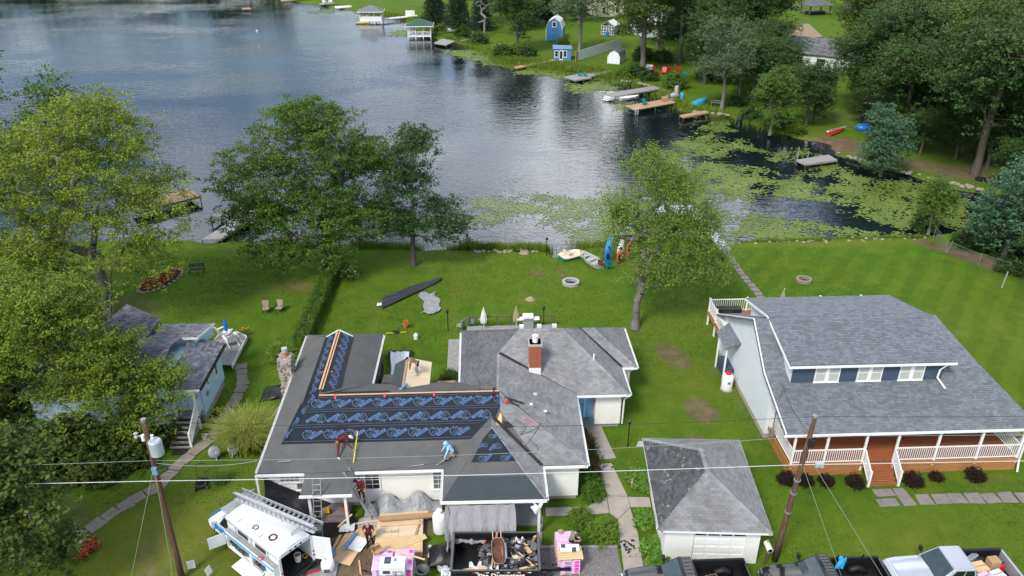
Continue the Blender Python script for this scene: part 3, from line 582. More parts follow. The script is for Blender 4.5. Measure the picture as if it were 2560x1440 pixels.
def blob_points(rs,blobs,n,zmin=0.5,shell=2.6):
    w = np.array([b[3]*b[4]+b[4]*b[5] for b in blobs]); w = w/w.sum(); k = rs.choice(len(blobs),n,p=w); B = np.array(blobs)[k]
    d = rs.normal(0,1,(n,3)); d/=np.linalg.norm(d,axis=1,keepdims=True); d[:,2] = np.where(rs.random(n)<0.55,np.abs(d[:,2]),d[:,2])
    p = B[:,:3]+d*B[:,3:6]*(rs.random((n,1))**(1/shell)); return p[p[:,2]>zmin]
def tree_meshes(seed,blobs,n,h0,trunk_r,leafm,barkm,per=110,sub=7,size=0.24,cr=0.75,stems=None,flat=0.5,droop=0.0,zmin=0.6,shell=2.6,asp=0.5,bare=0.0):
    rs = np.random.default_rng(seed); T = blob_points(rs,blobs,n,zmin,shell)
    A,B,ra,rb,_ = skeleton(rs,T,stems or[(0,0,1.0,0.03,max(h0,0.68*T[:,2].max()))],h0,trunk_r)
    V,Fq = frusta(A,B,ra,rb,6); tm = np_mesh('trunk',V,Fq,barkm,True)
    if bare:T = T[rs.random(len(T))>bare]
    V,Fq = leaves(rs,T,cr,per,sub,size,flat,droop,asp=asp); cm = np_mesh('crown',V,Fq,leafm)
    return tm,cm
def plant_tree(name,label,x,y,tm,cm,rz=0.0,s=1.0,group=None,z=-0.05,sz=None):
    t = thing(name,label,'tree',(x,y,z),rz,group); t.scale = (s,s,sz or s)
    link('trunk',tm,t); link('crown',cm,t); return t
def tree(name,label,x,y,seed,blobs,n,h0,tr,leafm,barkm,group=None,**k):
    tm,cm = tree_meshes(seed,blobs,n,h0,tr,leafm,barkm,**k); return plant_tree(name,label,x,y,tm,cm,group=group)

# the close trees, each with its own crown
tree('silver_maple','tall olive-yellow tree with pale leaning trunks beside the red flower bed',-29.9,55.8,11,
     [(1.5,0,13,5.2,5,4.6),(-4.5,0,11.5,5,5,4.6),(5.2,-.5,9,3.6,4.2,4.0),(0,-2.5,8,6,3.6,3.2),(-8.5,0,9,4.2,4,4.4),(2.2,0,16,2.8,2.8,2.0),(-4,-2,5.5,5.5,3,2.4),(4.8,-1,5.2,2.8,2.4,2.0)],
     620,4.2,0.42,'leaf_yellow','bark_pale',per=165,sub=9,size=0.19,cr=0.62,stems=[(0,0,.6,.10,5.2),(-.5,.2,2.2,.20,5.0),(-1.2,.1,2.9,.32,4.6),(.35,-.2,-.3,.30,4.6)],bare=0.06)
tree('streetside_maple','multi-stemmed yellow-green tree overhanging the light blue house',-25.9,40.9,12,
     [(.6,.3,8.3,3.2,3.2,2.5),(-3.8,.5,8.2,4.6,3.6,2.8),(3.6,-.6,5.2,2.3,2.2,1.9),(0,-1,6.2,5,3,2.6),(6.4,-1.0,4.0,1.3,1.6,1.6),(2.6,-1.6,4.2,3.4,2.2,2.0),(-5,-1,5.5,4,3,2.4),(5.3,-2.4,2.4,2.2,1.2,1.4)],
     470,2.4,0.20,'leaf_yellow','bark_grey',per=180,sub=10,size=0.175,cr=0.58,stems=[(0,0,.4,.22,4.4),(-.8,.3,1.8,.12,4.6),(-1.6,-.2,2.6,.26,4.4),(.8,-.3,-.4,.34,4.0),(1.6,.2,.2,.42,3.6),(-2.6,.1,2.9,.34,4.0)])
tree('corner_tree','dark olive broad-leaved tree at the lower left corner in front',-24.5,27.5,13,
     [(0,0,6.2,3.2,3,2.8),(2.9,.6,4.2,2.3,2.4,2.4),(2.4,1.4,7.0,2.2,2.2,1.6),(4.2,.6,2.6,1.5,1.7,1.5),(-3,0,5,3,3,3)],250,2.0,0.16,'leaf_left_dark','bark_grey',per=96,sub=8,size=0.24,cr=0.48,stems=[(0,0,.4,.2,3),(.5,.3,.1,.42,2.6),(-.4,0,2.5,.3,2.6)],asp=0.6)
tree('shore_maple','dark green twin-topped tree behind the olive-yellow tree at the left edge',-43.2,70.2,14,
     [(-1.5,0,14.5,3.2,3.6,4.4),(6.2,0,12.5,3.0,3.4,4.2),(2,0,8.5,6,4,4),(-6.5,0,12,4,4,5),(9,0,8,3,3,3)],330,4,0.38,'leaf_maple','bark',per=92,sub=7,size=0.30,cr=0.78)
tree('round_maple','broad dark green maple with drooping skirt at the end of the hedge',-13.8,64.9,15,
     [(-.5,0,11.2,4.9,4.8,3.4),(-5.0,0,7.6,4.2,4.4,3.6),(3.6,.5,8.2,3.4,4,3.6),(-.5,-2.6,5.4,4.8,3.6,2.8),(-.8,0,13.6,2.9,2.9,1.5),(-6.2,-1.0,4.8,2.8,3.2,2.0),(3.4,-1.8,4.8,3.0,3,2.4),(-3.6,-3.4,2.2,2.8,1.8,1.3),(.6,-3.6,2.8,2.6,1.7,1.6)],
     640,2.6,0.44,'leaf_maple','bark_grey',per=150,sub=7,size=0.21,cr=0.62,stems=[(0,0,.5,.05,3.4),(.4,.1,.2,.3,3.0)],shell=3.0)
tree('young_oak','narrow grey-green oak right of the broad dark maple',-6.1,64.1,16,
     [(.4,0,10.6,2.3,2.4,2.3),(.1,0,7.4,2.6,2.6,2.6),(2.9,0,4.6,2.0,2.2,1.9),(-1.5,0,4.5,1.9,2.2,2.0),(.6,-.5,4.0,2.4,2,1.8),(4.3,0,4.0,1.2,1.4,1.5),(1.0,0,12,1.5,1.5,.9)],300,2.2,0.24,'leaf_oak','bark',per=112,sub=8,size=0.19,cr=0.48,shell=2.2)
tree('lawn_birch','airy light green tree on a bare grey trunk behind the grey roofs',11.8,52.1,17,
     [(.6,2,12.0,2.0,2.2,2.0),(3.0,2,10.6,2.3,2.4,2.2),(-1.2,1.5,8.8,1.8,2.2,2.3),(2.4,1,7.6,2.8,2.6,2.4),(4.9,2,7.4,2.0,2.2,2.4),(4.2,.5,4.6,2.5,2.0,1.7),(.9,0,4.9,2.1,1.8,1.7),(6.3,1.5,4.6,1.3,1.6,1.7)],450,3.4,0.30,'leaf_birch','bark_grey',per=126,sub=8,size=0.16,cr=0.46,flat=0.7,droop=0.25,stems=[(0,0,.7,.10,4.6)],shell=2.0)
# the far bank: trees one can tell apart
def crown(w,h,z0,seed):
    r_ = random.Random(seed); b = [(0,0,z0+(h-z0)*.55,w*.36,w*.36,(h-z0)*.40)]
    for i in range(7):a = i*.9+r_.random(); b.append((math.cos(a)*w*.27,math.sin(a)*w*.27,z0+(h-z0)*r_.uniform(.18,.8),w*r_.uniform(.17,.27),w*r_.uniform(.17,.27),(h-z0)*r_.uniform(.13,.22)))
    return b
VAR = {}
for k,(w,h,z0,n,h0,trr,lm,bm,kw) in{
    'oak_a':(16,18,1.5,430,4,.40,'leaf_wood','bark',dict(per=78,size=.34,cr=.80,sub=6)),
    'oak_b':(14.5,20,2.5,430,5,.40,'leaf_wood_b','bark_grey',dict(per=74,size=.34,cr=.80,sub=6)),
    'oak_c':(12.5,16,1.0,360,3.5,.34,'leaf_wood','bark',dict(per=78,size=.32,cr=.78,sub=6)),
    'ash':(10,14,1.5,250,4,.28,'leaf_pale','bark_pale',dict(per=66,size=.26,cr=.72,sub=6,bare=.1)),
    'slim':(6.2,10.5,.2,230,3,.20,'leaf_poplar','bark_grey',dict(per=78,size=.24,cr=.50,sub=6)),
    'bluish':(6.2,9,.2,210,3,.2,'leaf_blue_green','bark',dict(per=72,size=.24,cr=.52,sub=6)),
}.items():
    for q in (0,1) if k.startswith('oak') else (0,):
        VAR[k+str(q)] = tree_meshes(hash_:=sum(map(ord,k))*3+q,crown(w,h,z0,sum(map(ord,k))+q),n,h0,trr,lm,bm,shell=2.4,**kw)
rt = random.Random(8)
ORD = ['leftmost','second from the left','third from the left','fourth from the left','fifth from the left','sixth from the left','seventh from the left','eighth from the left','ninth from the left','tenth from the left','eleventh from the left','twelfth from the left','thirteenth from the left','fourteenth from the left','fifteenth from the left','sixteenth from the left','seventeenth from the left','eighteenth from the left','nineteenth from the left','twentieth from the left']
def ordinals(pts,rows,fmt):
    """labels that tell look-alikes apart by row (distance) and place in the row"""
    out = {}
    for lo,hi,nm in rows:
        g = sorted([p for p in pts if lo<=p[1]<hi],key=lambda p:p[0]/p[1])
        for i,p in enumerate(g):out[p] = fmt%(nm,'rightmost' if i==len(g)-1 and i else ORD[i])
    return[out[p] for p in pts]
def vt(kind,name,label,x,y,s=1.0,group=None,sz=None):
    tm,cm = VAR[kind]; plant_tree(name,label,x,y,tm,cm,rt.uniform(0,6.28),s,group,sz=sz)
vt('oak_b0','oak_tree','tall tree with a thick pale trunk rising beside the grey barn-roofed shed',30.6,146.5,1.2,sz=1.2)
vt('ash0','ash_tree','pale grey-green tree standing between the two blue buildings',21.3,166,1.3)
vt('ash0','ash_tree','loose olive tree with bare lower limbs above the overturned blue boat',37.6,118.4,1.0)
vt('slim0','poplar_tree','slim bright-topped tree at the water by the dark green boat',40.4,104.4,.98)
vt('slim0','poplar_tree','small rounded tree behind the red lawn chairs',43.0,127,.9)
vt('bluish0','young_maple','blue-green young tree on the stony bank near the tire swing',47.6,86.6,.98)
vt('bluish0','young_maple','blue-green young tree at the right edge above the wire fence',47.6,62.6,1.15)
vt('slim0','young_poplar','thin bright bush-like tree in the water corner by the wire fence',44.2,69.2,.62)
vt('oak_c0','oak_tree','dark tree leaning in at the right edge beside the mown lawn',49.3,58.2,.62)
vt('oak_a0','oak_tree','large spreading oak above the red kayak',60.5,113.5,1.0)
vt('oak_c1','oak_tree','oak with a grey trunk standing behind the blue-green young tree',56.2,99.5,.95)
vt('oak_c1','oak_tree','big oak with a pale foot on the leafy bank at the right',59.0,86.5,1.25)
vt('oak_a1','oak_tree','large oak filling the right edge above the bank',68.5,88.5,1.0)
G_w = 'oaks of the wood on the right bank'
wood = [(66,101,1.0,'oak_b0'),(74,112,1.05,'oak_a0'),(82,100,1.0,'oak_c1'),(77,126,1.1,'oak_b1'),(69,127,1.0,'oak_c0'),(88,120,1.1,'oak_a1'),(70,142,1.0,'oak_b0'),(84,140,1.1,'oak_a0'),(96,132,1.1,'oak_c1'),(100,150,1.15,'oak_b1'),(86,160,1.0,'oak_a1'),(112,142,1.1,'oak_b0'),(118,165,1.2,'oak_a0'),(104,180,1.1,'oak_c1'),(103,196,1.1,'oak_b1'),(130,185,1.2,'oak_a1'),(118,205,1.2,'oak_b0'),(102,222,1.1,'oak_c0'),(140,215,1.2,'oak_a0'),(126,236,1.2,'oak_b1'),(155,195,1.2,'oak_c1'),(62,89,.62,'oak_c0'),(56.2,94,.42,'oak_c1'),(60,92.5,.45,'oak_c0'),(66,88.5,.5,'oak_c1'),(53.8,99,.4,'oak_c0'),(70,84,.5,'oak_c0'),(62.5,100,.5,'oak_c1'),(67,94,.55,'oak_c0'),(55,107.5,.4,'oak_c1'),(57,112.5,.5,'oak_c0'),(61,107.5,.5,'oak_c1'),(65,106,.55,'oak_c0'),(69.5,103.5,.6,'oak_c1'),(59,103,.45,'oak_c0'),(66.5,113,.6,'oak_a0'),(75,96.5,.6,'oak_c0'),(71,92.5,.55,'oak_c1'),(77,88,.6,'oak_a1'),(81,93,.7,'oak_c0'),(67,81,.7,'oak_c1'),(59.5,80.5,.42,'oak_c0'),(72,77,.7,'oak_a0'),(57.5,103,.6,'oak_c0'),(63,96,.7,'oak_b1'),(78,76,.8,'oak_c0'),(64,73,.75,'oak_c1'),(96,104,1.0,'oak_b0'),(165,225,1.3,'oak_a1'),(150,245,1.3,'oak_b0'),(128,160,1.1,'oak_c0')]
for (x,y,s,k),l in zip(wood,ordinals(wood,[(0,86,'lowest fringe'),(86,95,'front fringe'),(95,103.2,'nearest row'),(103.2,112,'inner row'),(112,140,'second row'),(140,182,'third row'),(182,400,'farthest row')],'dark oak in the %s of the right-hand wood, %s')):vt(k,'oak_tree',l,x,y,s,G_w)
G_c = 'dense dark trees above the lawn chairs on the far bank'
dk_ = [(39.5,136,.85,'oak_c0'),(46,143,1.0,'oak_a1'),(40,156,1.0,'oak_b1'),(49,158,1.05,'oak_c1'),(38.5,170,.95,'oak_a0'),(52,176,1.0,'oak_b0'),(45,118,.75,'oak_c1'),(47,108.5,.6,'oak_c0'),(47.5,131,.7,'oak_a1'),(52.5,148,.95,'oak_b0'),(63,119,.8,'oak_c1'),(48.8,110.5,.5,'oak_c0'),(58.5,116,.8,'oak_a1'),(43.5,122,.75,'oak_c1')]
for (x,y,s,k),l in zip(dk_,ordinals(dk_,[(0,150,'front'),(150,400,'back')],'dense dark tree in the %s rank above the lawn chairs, %s')):vt(k,'broadleaf_tree',l,x,y,s,G_c)
G_b = 'trees behind the sheds at the top'
tb_ = [(8.6,168.5,.95,'oak_c0'),(11,196,.8,'oak_a0'),(3,206,.8,'oak_b0'),(22,222,.9,'oak_c1'),(44,205,.9,'oak_a1'),(38,245,1.0,'oak_b1'),(10,240,1.0,'oak_a0'),(56,236,1.0,'oak_c0'),(-6,250,.9,'oak_c1'),(62,196,.7,'oak_c0'),(26,206,.8,'oak_b1'),(29,232,.9,'oak_a1'),(15,206,.7,'oak_c0'),(-14,232,.8,'oak_b0'),(50,222,.9,'oak_b0'),(72,212,.8,'oak_a0'),(70,248,1.0,'oak_b1')]
for (x,y,s,k),l in zip(tb_,ordinals(tb_,[(0,210,'nearer'),(210,400,'farther')],'leafy tree among the %s houses at the top, %s')):vt(k,'broadleaf_tree',l,x,y,s,G_b)
rs_ = np.random.default_rng(88); n = 5200; u_ = rs_.uniform(0,1,n); fx = -66-250*u_; fy = 280+np.interp(u_,[0,.18,.6,1],[0,28,34,4])+rs_.uniform(0,22,n); tops = 11+3*np.sin(fx*.19)+2*np.sin(fx*.47+1)
V,Fq = leaves(rs_,np.stack([fx,fy,rs_.uniform(.3,1,n)**.7*tops],1),1.6,18,3,1.1,.6); link('far_wood',np_mesh('far_wood',V,Fq,'leaf_wood'),label='unbroken wood on the far shore, mirrored dark along the top of the lake',cat='wood',kind='stuff')
# evergreens by the water
def conifer(seed,h,w,n=46):
    rs = np.random.default_rng(seed); A = []; B = []; ra = []; rb = []; tips = []
    A.append((0,0,0)); B.append((0,0,h)); ra.append(.22); rb.append(.03)
    for i in range(n):
        z = h*(.08+.9*i/n); L = w*.5*(1-i/n)**.8*rs.uniform(.75,1.1)+.2
        for k in range(6):
            a = k*1.047+i*.7+rs.uniform(-.2,.2); e = np.array([math.cos(a)*L,math.sin(a)*L,-L*.18]); A.append((0,0,z)); B.append((e[0],e[1],z+e[2])); ra.append(.03); rb.append(.01)
            for t in (.35,.55,.75,.95):tips.append(np.array([0,0,z])+e*t)
    V,Fq = frusta(np.array(A,float),np.array(B,float),np.array(ra),np.array(rb),4); tm = np_mesh('trunk',V,Fq,'bark',True)
    V,Fq = leaves(rs,np.array(tips),.30,22,2,.36,.4,.1,asp=.35); return tm,np_mesh('crown',V,Fq,'needle')
tm,cm = conifer(3,11,8)
for x,y,s,l in[(-10.4,206,.95,'dark dense evergreen on the bank right of the long white jetty'),(-4.5,200,1.0,'second dark evergreen, beside the bare dead tree'),(1.2,196,.9,'evergreen behind the bare dead tree'),(18,212,1.1,'dark evergreen behind the blue barn at the top'),(86,236,1.1,'dark evergreen behind the open pavilion at the top'),(45.5,184,1.2,'dark hemlock rising behind the white greenhouse'),(50,150,1.3,'dark hemlock towering over the red lawn chairs')]:
    plant_tree('evergreen_tree',l,x,y,tm,cm,rt.uniform(0,6),s)
def dead_tree(name,label,x,y,seed,h,w,tr=.2):
    rs = np.random.default_rng(seed); T = blob_points(rs,[(0,0,h*.62,w*.5,w*.5,h*.38)],46,.8,3.5)
    A,B,ra,rb,_ = skeleton(rs,T,[(0,0,1.0,.08,h*.35)],h*.35,tr); V,Fq = frusta(A,B,np.maximum(ra,.03),np.maximum(rb,.02),5)
    t = thing(name,label,'dead tree',(x,y,-.05)); link('trunk',np_mesh('trunk',V,Fq,'bark_pale',True),t); return t
dead_tree('dead_tree','bare bleached dead tree on the bank above the small jetty',1.8,187,4,12,8,.3)
dead_tree('dead_tree','bare grey tree with pale trunk left of the road',58.5,166,5,17,8,.3)
dead_tree('dead_tree','leafless grey tree left of the road, nearest the dark trees',53,172,6,18,6,.28)

# shrubs
def shrub_mesh(seed,r,n=60,per=60,size=.10,leafm='leaf_shrub',cr=.16,flat=.8,up=.5,hfac=1.0,asp=.5):
    rs = np.random.default_rng(seed); d = rs.normal(0,1,(n,3)); d/=np.linalg.norm(d,axis=1,keepdims=True); d[:,2] = np.abs(d[:,2])*1.0-.10
    T = d*np.array([r,r,r*1.15*hfac])*(rs.random((n,1))**.28); T[:,2] = np.maximum(T[:,2]+r*.25*hfac,.06)
    A = np.zeros((n,3))+np.array([0,0,0.02]); V,Fq = frusta(A,T*.9,np.full(n,.02),np.full(n,.006),4); sm = np_mesh('stems',V,Fq,'bark')
    V,Fq = leaves(rs,T,cr,per,5,size,flat,0,up,asp); V[:,2] = np.maximum(V[:,2],.02); return sm,np_mesh('foliage',V,Fq,leafm)
def shrub(name,label,x,y,sm,fm,cat='shrub',s=1.0,sz=None,group=None,rz=None):
    t = thing(name,label,cat,(x,y,0),rt.uniform(0,6) if rz is None else rz,group); t.scale = (s,s,sz or s); link('stems',sm,t); link('foliage',fm,t); return t
SH = shrub_mesh(21,.95,150,110,.075,'leaf_shrub',.14)
shrub('boxwood_bush','bright green rounded bush against the concrete walk below the white wall',5.05,31.5,*SH,s=.72)
shrub('boxwood_bush','large rounded dark green bush beside the gravel drive',6.15,30.35,*shrub_mesh(22,1.0,160,120,.075,'leaf_shrub',.14),s=.82)
BB = shrub_mesh(23,.62,110,80,.07,'leaf_barberry',.12)
for x,y,s,l in[(17.3,34.2,.95,'dark purple barberry bush at the left end of the porch'),(18.3,34.0,.9,'dark purple barberry bush next to the left corner post'),(19.5,33.95,.85,'dark purple barberry bush in front of the left porch bay'),(21.1,33.75,1.0,'dark purple barberry bush left of the porch steps'),(24.5,33.75,1.05,'dark purple barberry bush right of the porch steps'),(26.0,34.0,.75,'smallest purple barberry bush, middle of the right porch bays'),(28.3,34.0,1.0,'dark purple barberry bush near the downspout corner')]:
    shrub('barberry_bush',l,x,y,*BB,s=s*.8,group='barberry bushes along the porch')
HS = shrub_mesh(24,.75,46,26,.26,'leaf_hosta',.22,.5,.9,.55,.62)
for x,y,s,l in[(8.75,35.0,.7,'leafy hosta clump at the back left corner of the garage'),(8.95,34.1,.55,'leafy hosta beside the garage wall above the walk branch'),(8.6,31.4,.72,'leafy hosta clump just below the walk branch'),(8.7,29.5,.75,'large hosta clump half way along the garage wall'),(8.7,28.5,.7,'hosta clump at the front corner of the garage')]:
    shrub('hosta',l,x,y,*HS,cat='plant',s=s,group='hostas along the garage')
shrub('small_shrub','low green shrub at the foot of the garage front wall',9.9,28.3,*HS,s=.5)
HE = shrub_mesh(25,.6,100,90,.07,'leaf_rusty',.13); HE2 = shrub_mesh(26,.6,100,90,.07,'leaf_hedge',.13)
for i,(x,y) in enumerate([(5.95,38.2),(6.05,37.2),(6.1,36.2),(6.1,35.2),(6.1,34.2),(6.05,33.4)]):
    shrub('azalea_bush',['rusty-tinged shrub by the porch walk, farthest of the row','second rusty shrub of the row by the white wall','third rusty shrub of the row by the white wall','fourth shrub of the row, dull green with rusty tips','green shrub next to last in the row by the walk','nearest green shrub of the row at the house corner'][i],x,y,*(HE if i<4 else HE2),s=1.0,sz=1.15,group='shrub row between house and walk')
shrub('hydrangea','hydrangea covered in cream blooms at the lake end of the hedge',-11.7,62.6,*shrub_mesh(27,.85,90,70,.12,'leaf_shrub',.18),s=1.1)
def blooms(name,parent,seed,r,n,matn,size=.09,h=1.0):
    rs = np.random.default_rng(seed); d = rs.normal(0,1,(n,3)); d/=np.linalg.norm(d,axis=1,keepdims=True); d[:,2] = np.abs(d[:,2]); V,Fq = leaves(rs,d*np.array([r,r,r*h])+[0,0,r*.2],size*.6,14,2,size,.8,asp=.9); return link(name,np_mesh(name,V,Fq,matn),parent)
blooms('blooms',bpy.data.objects['hydrangea'],5,.9,26,'cream_flower',.13)
shrub('garden_shrub','thin light green shrub left of the fieldstone chimney',-14.6,48.6,*shrub_mesh(28,.9,60,40,.11,'leaf_shrub',.2),sz=1.3)
shrub('garden_shrub','dark green bush in the corner behind the plywood porch roof',-2.3,45.3,*shrub_mesh(29,.7,90,80,.08,'leaf_maple',.14))
shrub('bank_bush','round green bush at the shore end of the long grey dock',33.8,133,*shrub_mesh(30,2.0,110,70,.22,'leaf_hedge',.35),s=1.0)
UN = shrub_mesh(31,1.7,120,80,.2,'leaf_left_dark',.3)
un_ = [(-21.3,38.3,1.0),(-23.2,37.4,1.0),(-26.0,37.2,1.1),(-28.6,36.6,1.2),(-22.4,36.2,.7),(-24.6,39.2,1.0),(-22.2,38.4,.9),(-27.5,38.2,1.1),(-20.9,37.6,.7),(-29.5,40.5,1.2),(-25.0,36.4,.8),(-27.8,34.8,.9),(-32,44,1.3),(-33,55,1.2),(-28,52,.9),(-36,60,1.3),(-19.6,39.9,.55)]
for (x,y,s),l in zip(un_,ordinals(un_,[(0,41,'near'),(41,99,'far')],'dark bush of the %s undergrowth beneath the left trees, %s')):
    shrub('undergrowth_bush',l,x,y,*UN,s=s,group='undergrowth below the left trees')
BK = shrub_mesh(32,1.5,90,60,.24,'leaf_wood',.32); BG = shrub_mesh(33,1.3,90,60,.22,'blade_reed',.3)
th_ = [(46.5,66.2,.9),(48.5,64.5,1.1),(47,60.5,.7),(51,62,1.2),(44.5,70.5,.7),(50,68.5,1.0),(53,66,1.2),(54.5,70.5,1.2),(49.5,56,.8),(57,74,1.2)]
for (x,y,s),l in zip(th_,ordinals(th_,[(0,66,'nearer'),(66,99,'farther')],'tangled dark bush of the %s thicket by the wire fence, %s')):
    shrub('thicket_bush',l,x,y,*BK,s=s,group='thicket by the wire fence')
bb_ = [(26.3,141.5,1.0),(28.6,142.5,1.1),(30.5,139.5,1.0),(29.8,143.5,.9),(40.5,113,.9),(43,108,1.0),(44.2,104.8,.9),(40.6,121,.8),(5.2,163,1.2),(8,164.5,1.2),(0.5,178,1.2),(-3.2,186,1.2),(-8.5,193,1.1),(10.5,163,1.0),(-12.5,204.5,1.2),(19,176,.9),(36.5,156,1.2),(33,158,1.3),(35,190,1.3),(41,140,1.1),(44,137,1.0)]
for i,((x,y,s),l) in enumerate(zip(bb_,ordinals(bb_,[(0,130,'right cove'),(130,160,'middle bank'),(160,400,'far bank')],'green waterline bush of the %s, %s'))):
    shrub('bank_bush',l,x,y,*(BK if i%3 else BG),s=s,group='bushes on the far bank')
# hedge
hd = thing('clipped_hedge','long clipped hedge running from the house towards the maple','hedge')
rs_ = np.random.default_rng(40); n = 1500; hp = np.stack([rs_.uniform(-.48,.48,n),rs_.uniform(0,12.6,n),rs_.uniform(.05,1.1,n)],1)
edge = rs_.integers(0,3,n); hp[edge==0,2] = 1.1; hp[edge==1,0] = np.sign(hp[edge==1,0])*.5; hp[:,0]+=-13.45+hp[:,1]*.02; hp[:,1]+=50.2
V,Fq = leaves(rs_,hp,.10,34,2,.085,.9,0,.5); link('foliage',np_mesh('foliage',V,Fq,'leaf_hedge'),hd)
core = MB(); core.bb(-.42,.42,0,12.4,0,.98); core.build('hedge_core','leaf_hedge',hd,loc=(-13.33,50.3,0),rz=-.02)
# grasses
def blades(name,pts,h,w,seed,matn,spread=.35,droop=.5,seg=3):
    rs = np.random.default_rng(seed); n = len(pts); a = rs.uniform(0,6.28,n); H = h*rs.uniform(.6,1.2,n); out = spread*rs.uniform(.2,1.2,n)*H; dx,dy = np.cos(a),np.sin(a); V = np.zeros((n,(seg+1)*2,3))
    for i in range(seg+1):
        t = i/seg; zz = H*(t-droop*.55*t**2.4); rr = out*t**1.6; ww = w*(1-t*.85)/2
        V[:,i*2,0] = pts[:,0]+dx*rr-dy*ww; V[:,i*2,1] = pts[:,1]+dy*rr+dx*ww; V[:,i*2+1,0] = pts[:,0]+dx*rr+dy*ww; V[:,i*2+1,1] = pts[:,1]+dy*rr-dx*ww
        V[:,i*2,2] = V[:,i*2+1,2] = pts[:,2]+zz
    q = np.array([[i*2,i*2+1,i*2+3,i*2+2] for i in range(seg)])[None]+(np.arange(n)*(seg+1)*2)[:,None,None]
    return np_mesh(name,V.reshape(-1,3),q.reshape(-1,4),matn)
rs_ = np.random.default_rng(50); c = rs_.normal(0,.42,(5200,3)); c[:,2] = 0
og = thing('ornamental_grass','big fountain of golden ornamental grass left of the torn-off roof','grass clump',(-14.45,39.0,0)); link('blades',blades('blades',c,2.3,.060,51,'blade_gold',.78,.70,5),og)
ogc = rs_.normal(0,.2,(500,3)); ogc[:,2] = 0; ob = blades('blades',ogc,.8,.025,52,'leaf_hedge',.7,.5,4)
t = thing('lily_clump','low spiky green clump behind the black lawn mower','plant',(-15.2,35.6,0)); link('blades',ob,t)
# reeds along the near shore and tall grass on the far banks
def along(poly,n,w,seed,off=0.0):
    rs = np.random.default_rng(seed); P = np.array(poly,float); L = np.hypot(*(P[1:]-P[:-1]).T); c = np.concatenate([[0],np.cumsum(L)]); t = rs.uniform(0,c[-1],n); k = np.searchsorted(c,t)-1; k = np.clip(k,0,len(L)-1)
    f = ((t-c[k])/L[k])[:,None]; p = P[k]*(1-f)+P[k+1]*f+rs.normal(0,w,(n,2)); z = np.where(sdist(p[:,0],p[:,1],LAKE)<0.2,WZ-.1,-.03); return np.concatenate([p,z[:,None]],1)
link('shore_reeds',blades('shore_reeds',np.concatenate([along([(-12,69.2),(-6,68.4)],2200,.45,60),along([(-1.6,68.8),(-.4,68.6)],900,.35,61),along([(.6,68.0),(2.2,68.1)],1500,.38,62),along([(3.2,68.0),(6.2,67.6)],3000,.42,63),along([(9.2,68.0),(16,68.9),(21.5,68.9)],3600,.5,64),along([(-3,67.9),(6,67.4)],2600,.22,65)]),.85,.04,66,'blade_reed',.35,.3),label='tall yellow-green reeds and rushes along the near shore',cat='reeds',kind='stuff')
link('shore_reeds',blades('shore_reeds',np.concatenate([along([(25,68.6),(31,68.9),(43.5,69.2)],5200,.30,67)]),.42,.035,68,'blade_reed',.4,.3),label='short shoreline grass at the lake edge of the mown lawn',cat='grass',kind='stuff')
far_edge = [(44,104.6),(40.8,111),(36,116),(31,121.5),(30.2,133),(24,141),(14,149.5),(7.5,154),(4,163),(-2.5,180),(-10,191),(-18,217),(-33,233)]
link('bank_grass',blades('bank_grass',np.concatenate([along(far_edge,9000,1.1,70),along([(4,160),(14,153),(22,147),(27,141)],6000,1.7,71)]),.9,.09,72,'blade_reed',.35,.3),label='rank grass fringing the far banks of the lake',cat='grass',kind='stuff')

# ------------------------------------------------------------------ building helpers
def clip_poly(sub,poly):
    out = sub
    for i in range(len(poly)):
        a = poly[i]; b = poly[(i+1)%len(poly)]; inp = out; out = []
        if not inp:break
        sd = lambda p:(b[0]-a[0])*(p[1]-a[1])-(b[1]-a[1])*(p[0]-a[0])
        for k in range(len(inp)):
            p,q = inp[k],inp[(k+1)%len(inp)]; sp,sq = sd(p),sd(q)
            if sp>=0:out.append(p)
            if (sp>=0)!=(sq>=0):t = sp/(sp-sq); out.append((p[0]+(q[0]-p[0])*t,p[1]+(q[1]-p[1])*t))
    return out
def frame_of(pts):
    pts = [Vector(p) for p in pts]; n = plane_n(pts)
    if n.z<0:pts.reverse(); n = -n
    u = Vector((0,0,1)).cross(n); u = u.normalized() if u.length>1e-5 else Vector((1,0,0)); v = n.cross(u); return pts,n,u,v
def shingle_plane(mb,pts,tab=0.32,exp=0.145,seed=1,rnd_w=0.0,lift=0.011,mi=0):
    pts,n,u,v = frame_of(pts); o = pts[0]; uv = [((p-o).dot(u),(p-o).dot(v)) for p in pts]; r_ = random.Random(seed); o = o+n*max(0,max((p-o).dot(n) for p in pts))
    u0 = min(q[0] for q in uv); u1 = max(q[0] for q in uv); v0 = min(q[1] for q in uv); v1 = max(q[1] for q in uv); row = 0; vv = v0
    while vv<v1:
        x = u0-tab*(0.5 if row%2 else 0.0)-(r_.uniform(0,tab) if rnd_w else 0)
        while x<u1:
            w = tab*(1+r_.uniform(-rnd_w,rnd_w)); c = clip_poly([(x+.007,vv),(x+w-.007,vv),(x+w-.007,vv+exp),(x+.007,vv+exp)],uv)
            if len(c)>=3:
                th = lift*(1+(r_.uniform(-.3,.9) if rnd_w else r_.uniform(-.15,.15)))
                P = [o+u*a+v*b+n*(0.004+th*(1-(b-vv)/exp)) for a,b in c]; k = len(P); lo = [i for i in range(k) if abs(c[i][1]-vv)<1e-4]
                if len(lo)>=2:
                    i,j = lo[0],lo[-1]; Q = [o+u*c[i][0]+v*c[i][1],o+u*c[j][0]+v*c[j][1]]; mb.add(P+Q,[tuple(range(k)),(i,k,k+1,j)],mi)
                else:mb.add(P,[tuple(range(k))],mi)
            x+=w
        vv+=exp; row+=1
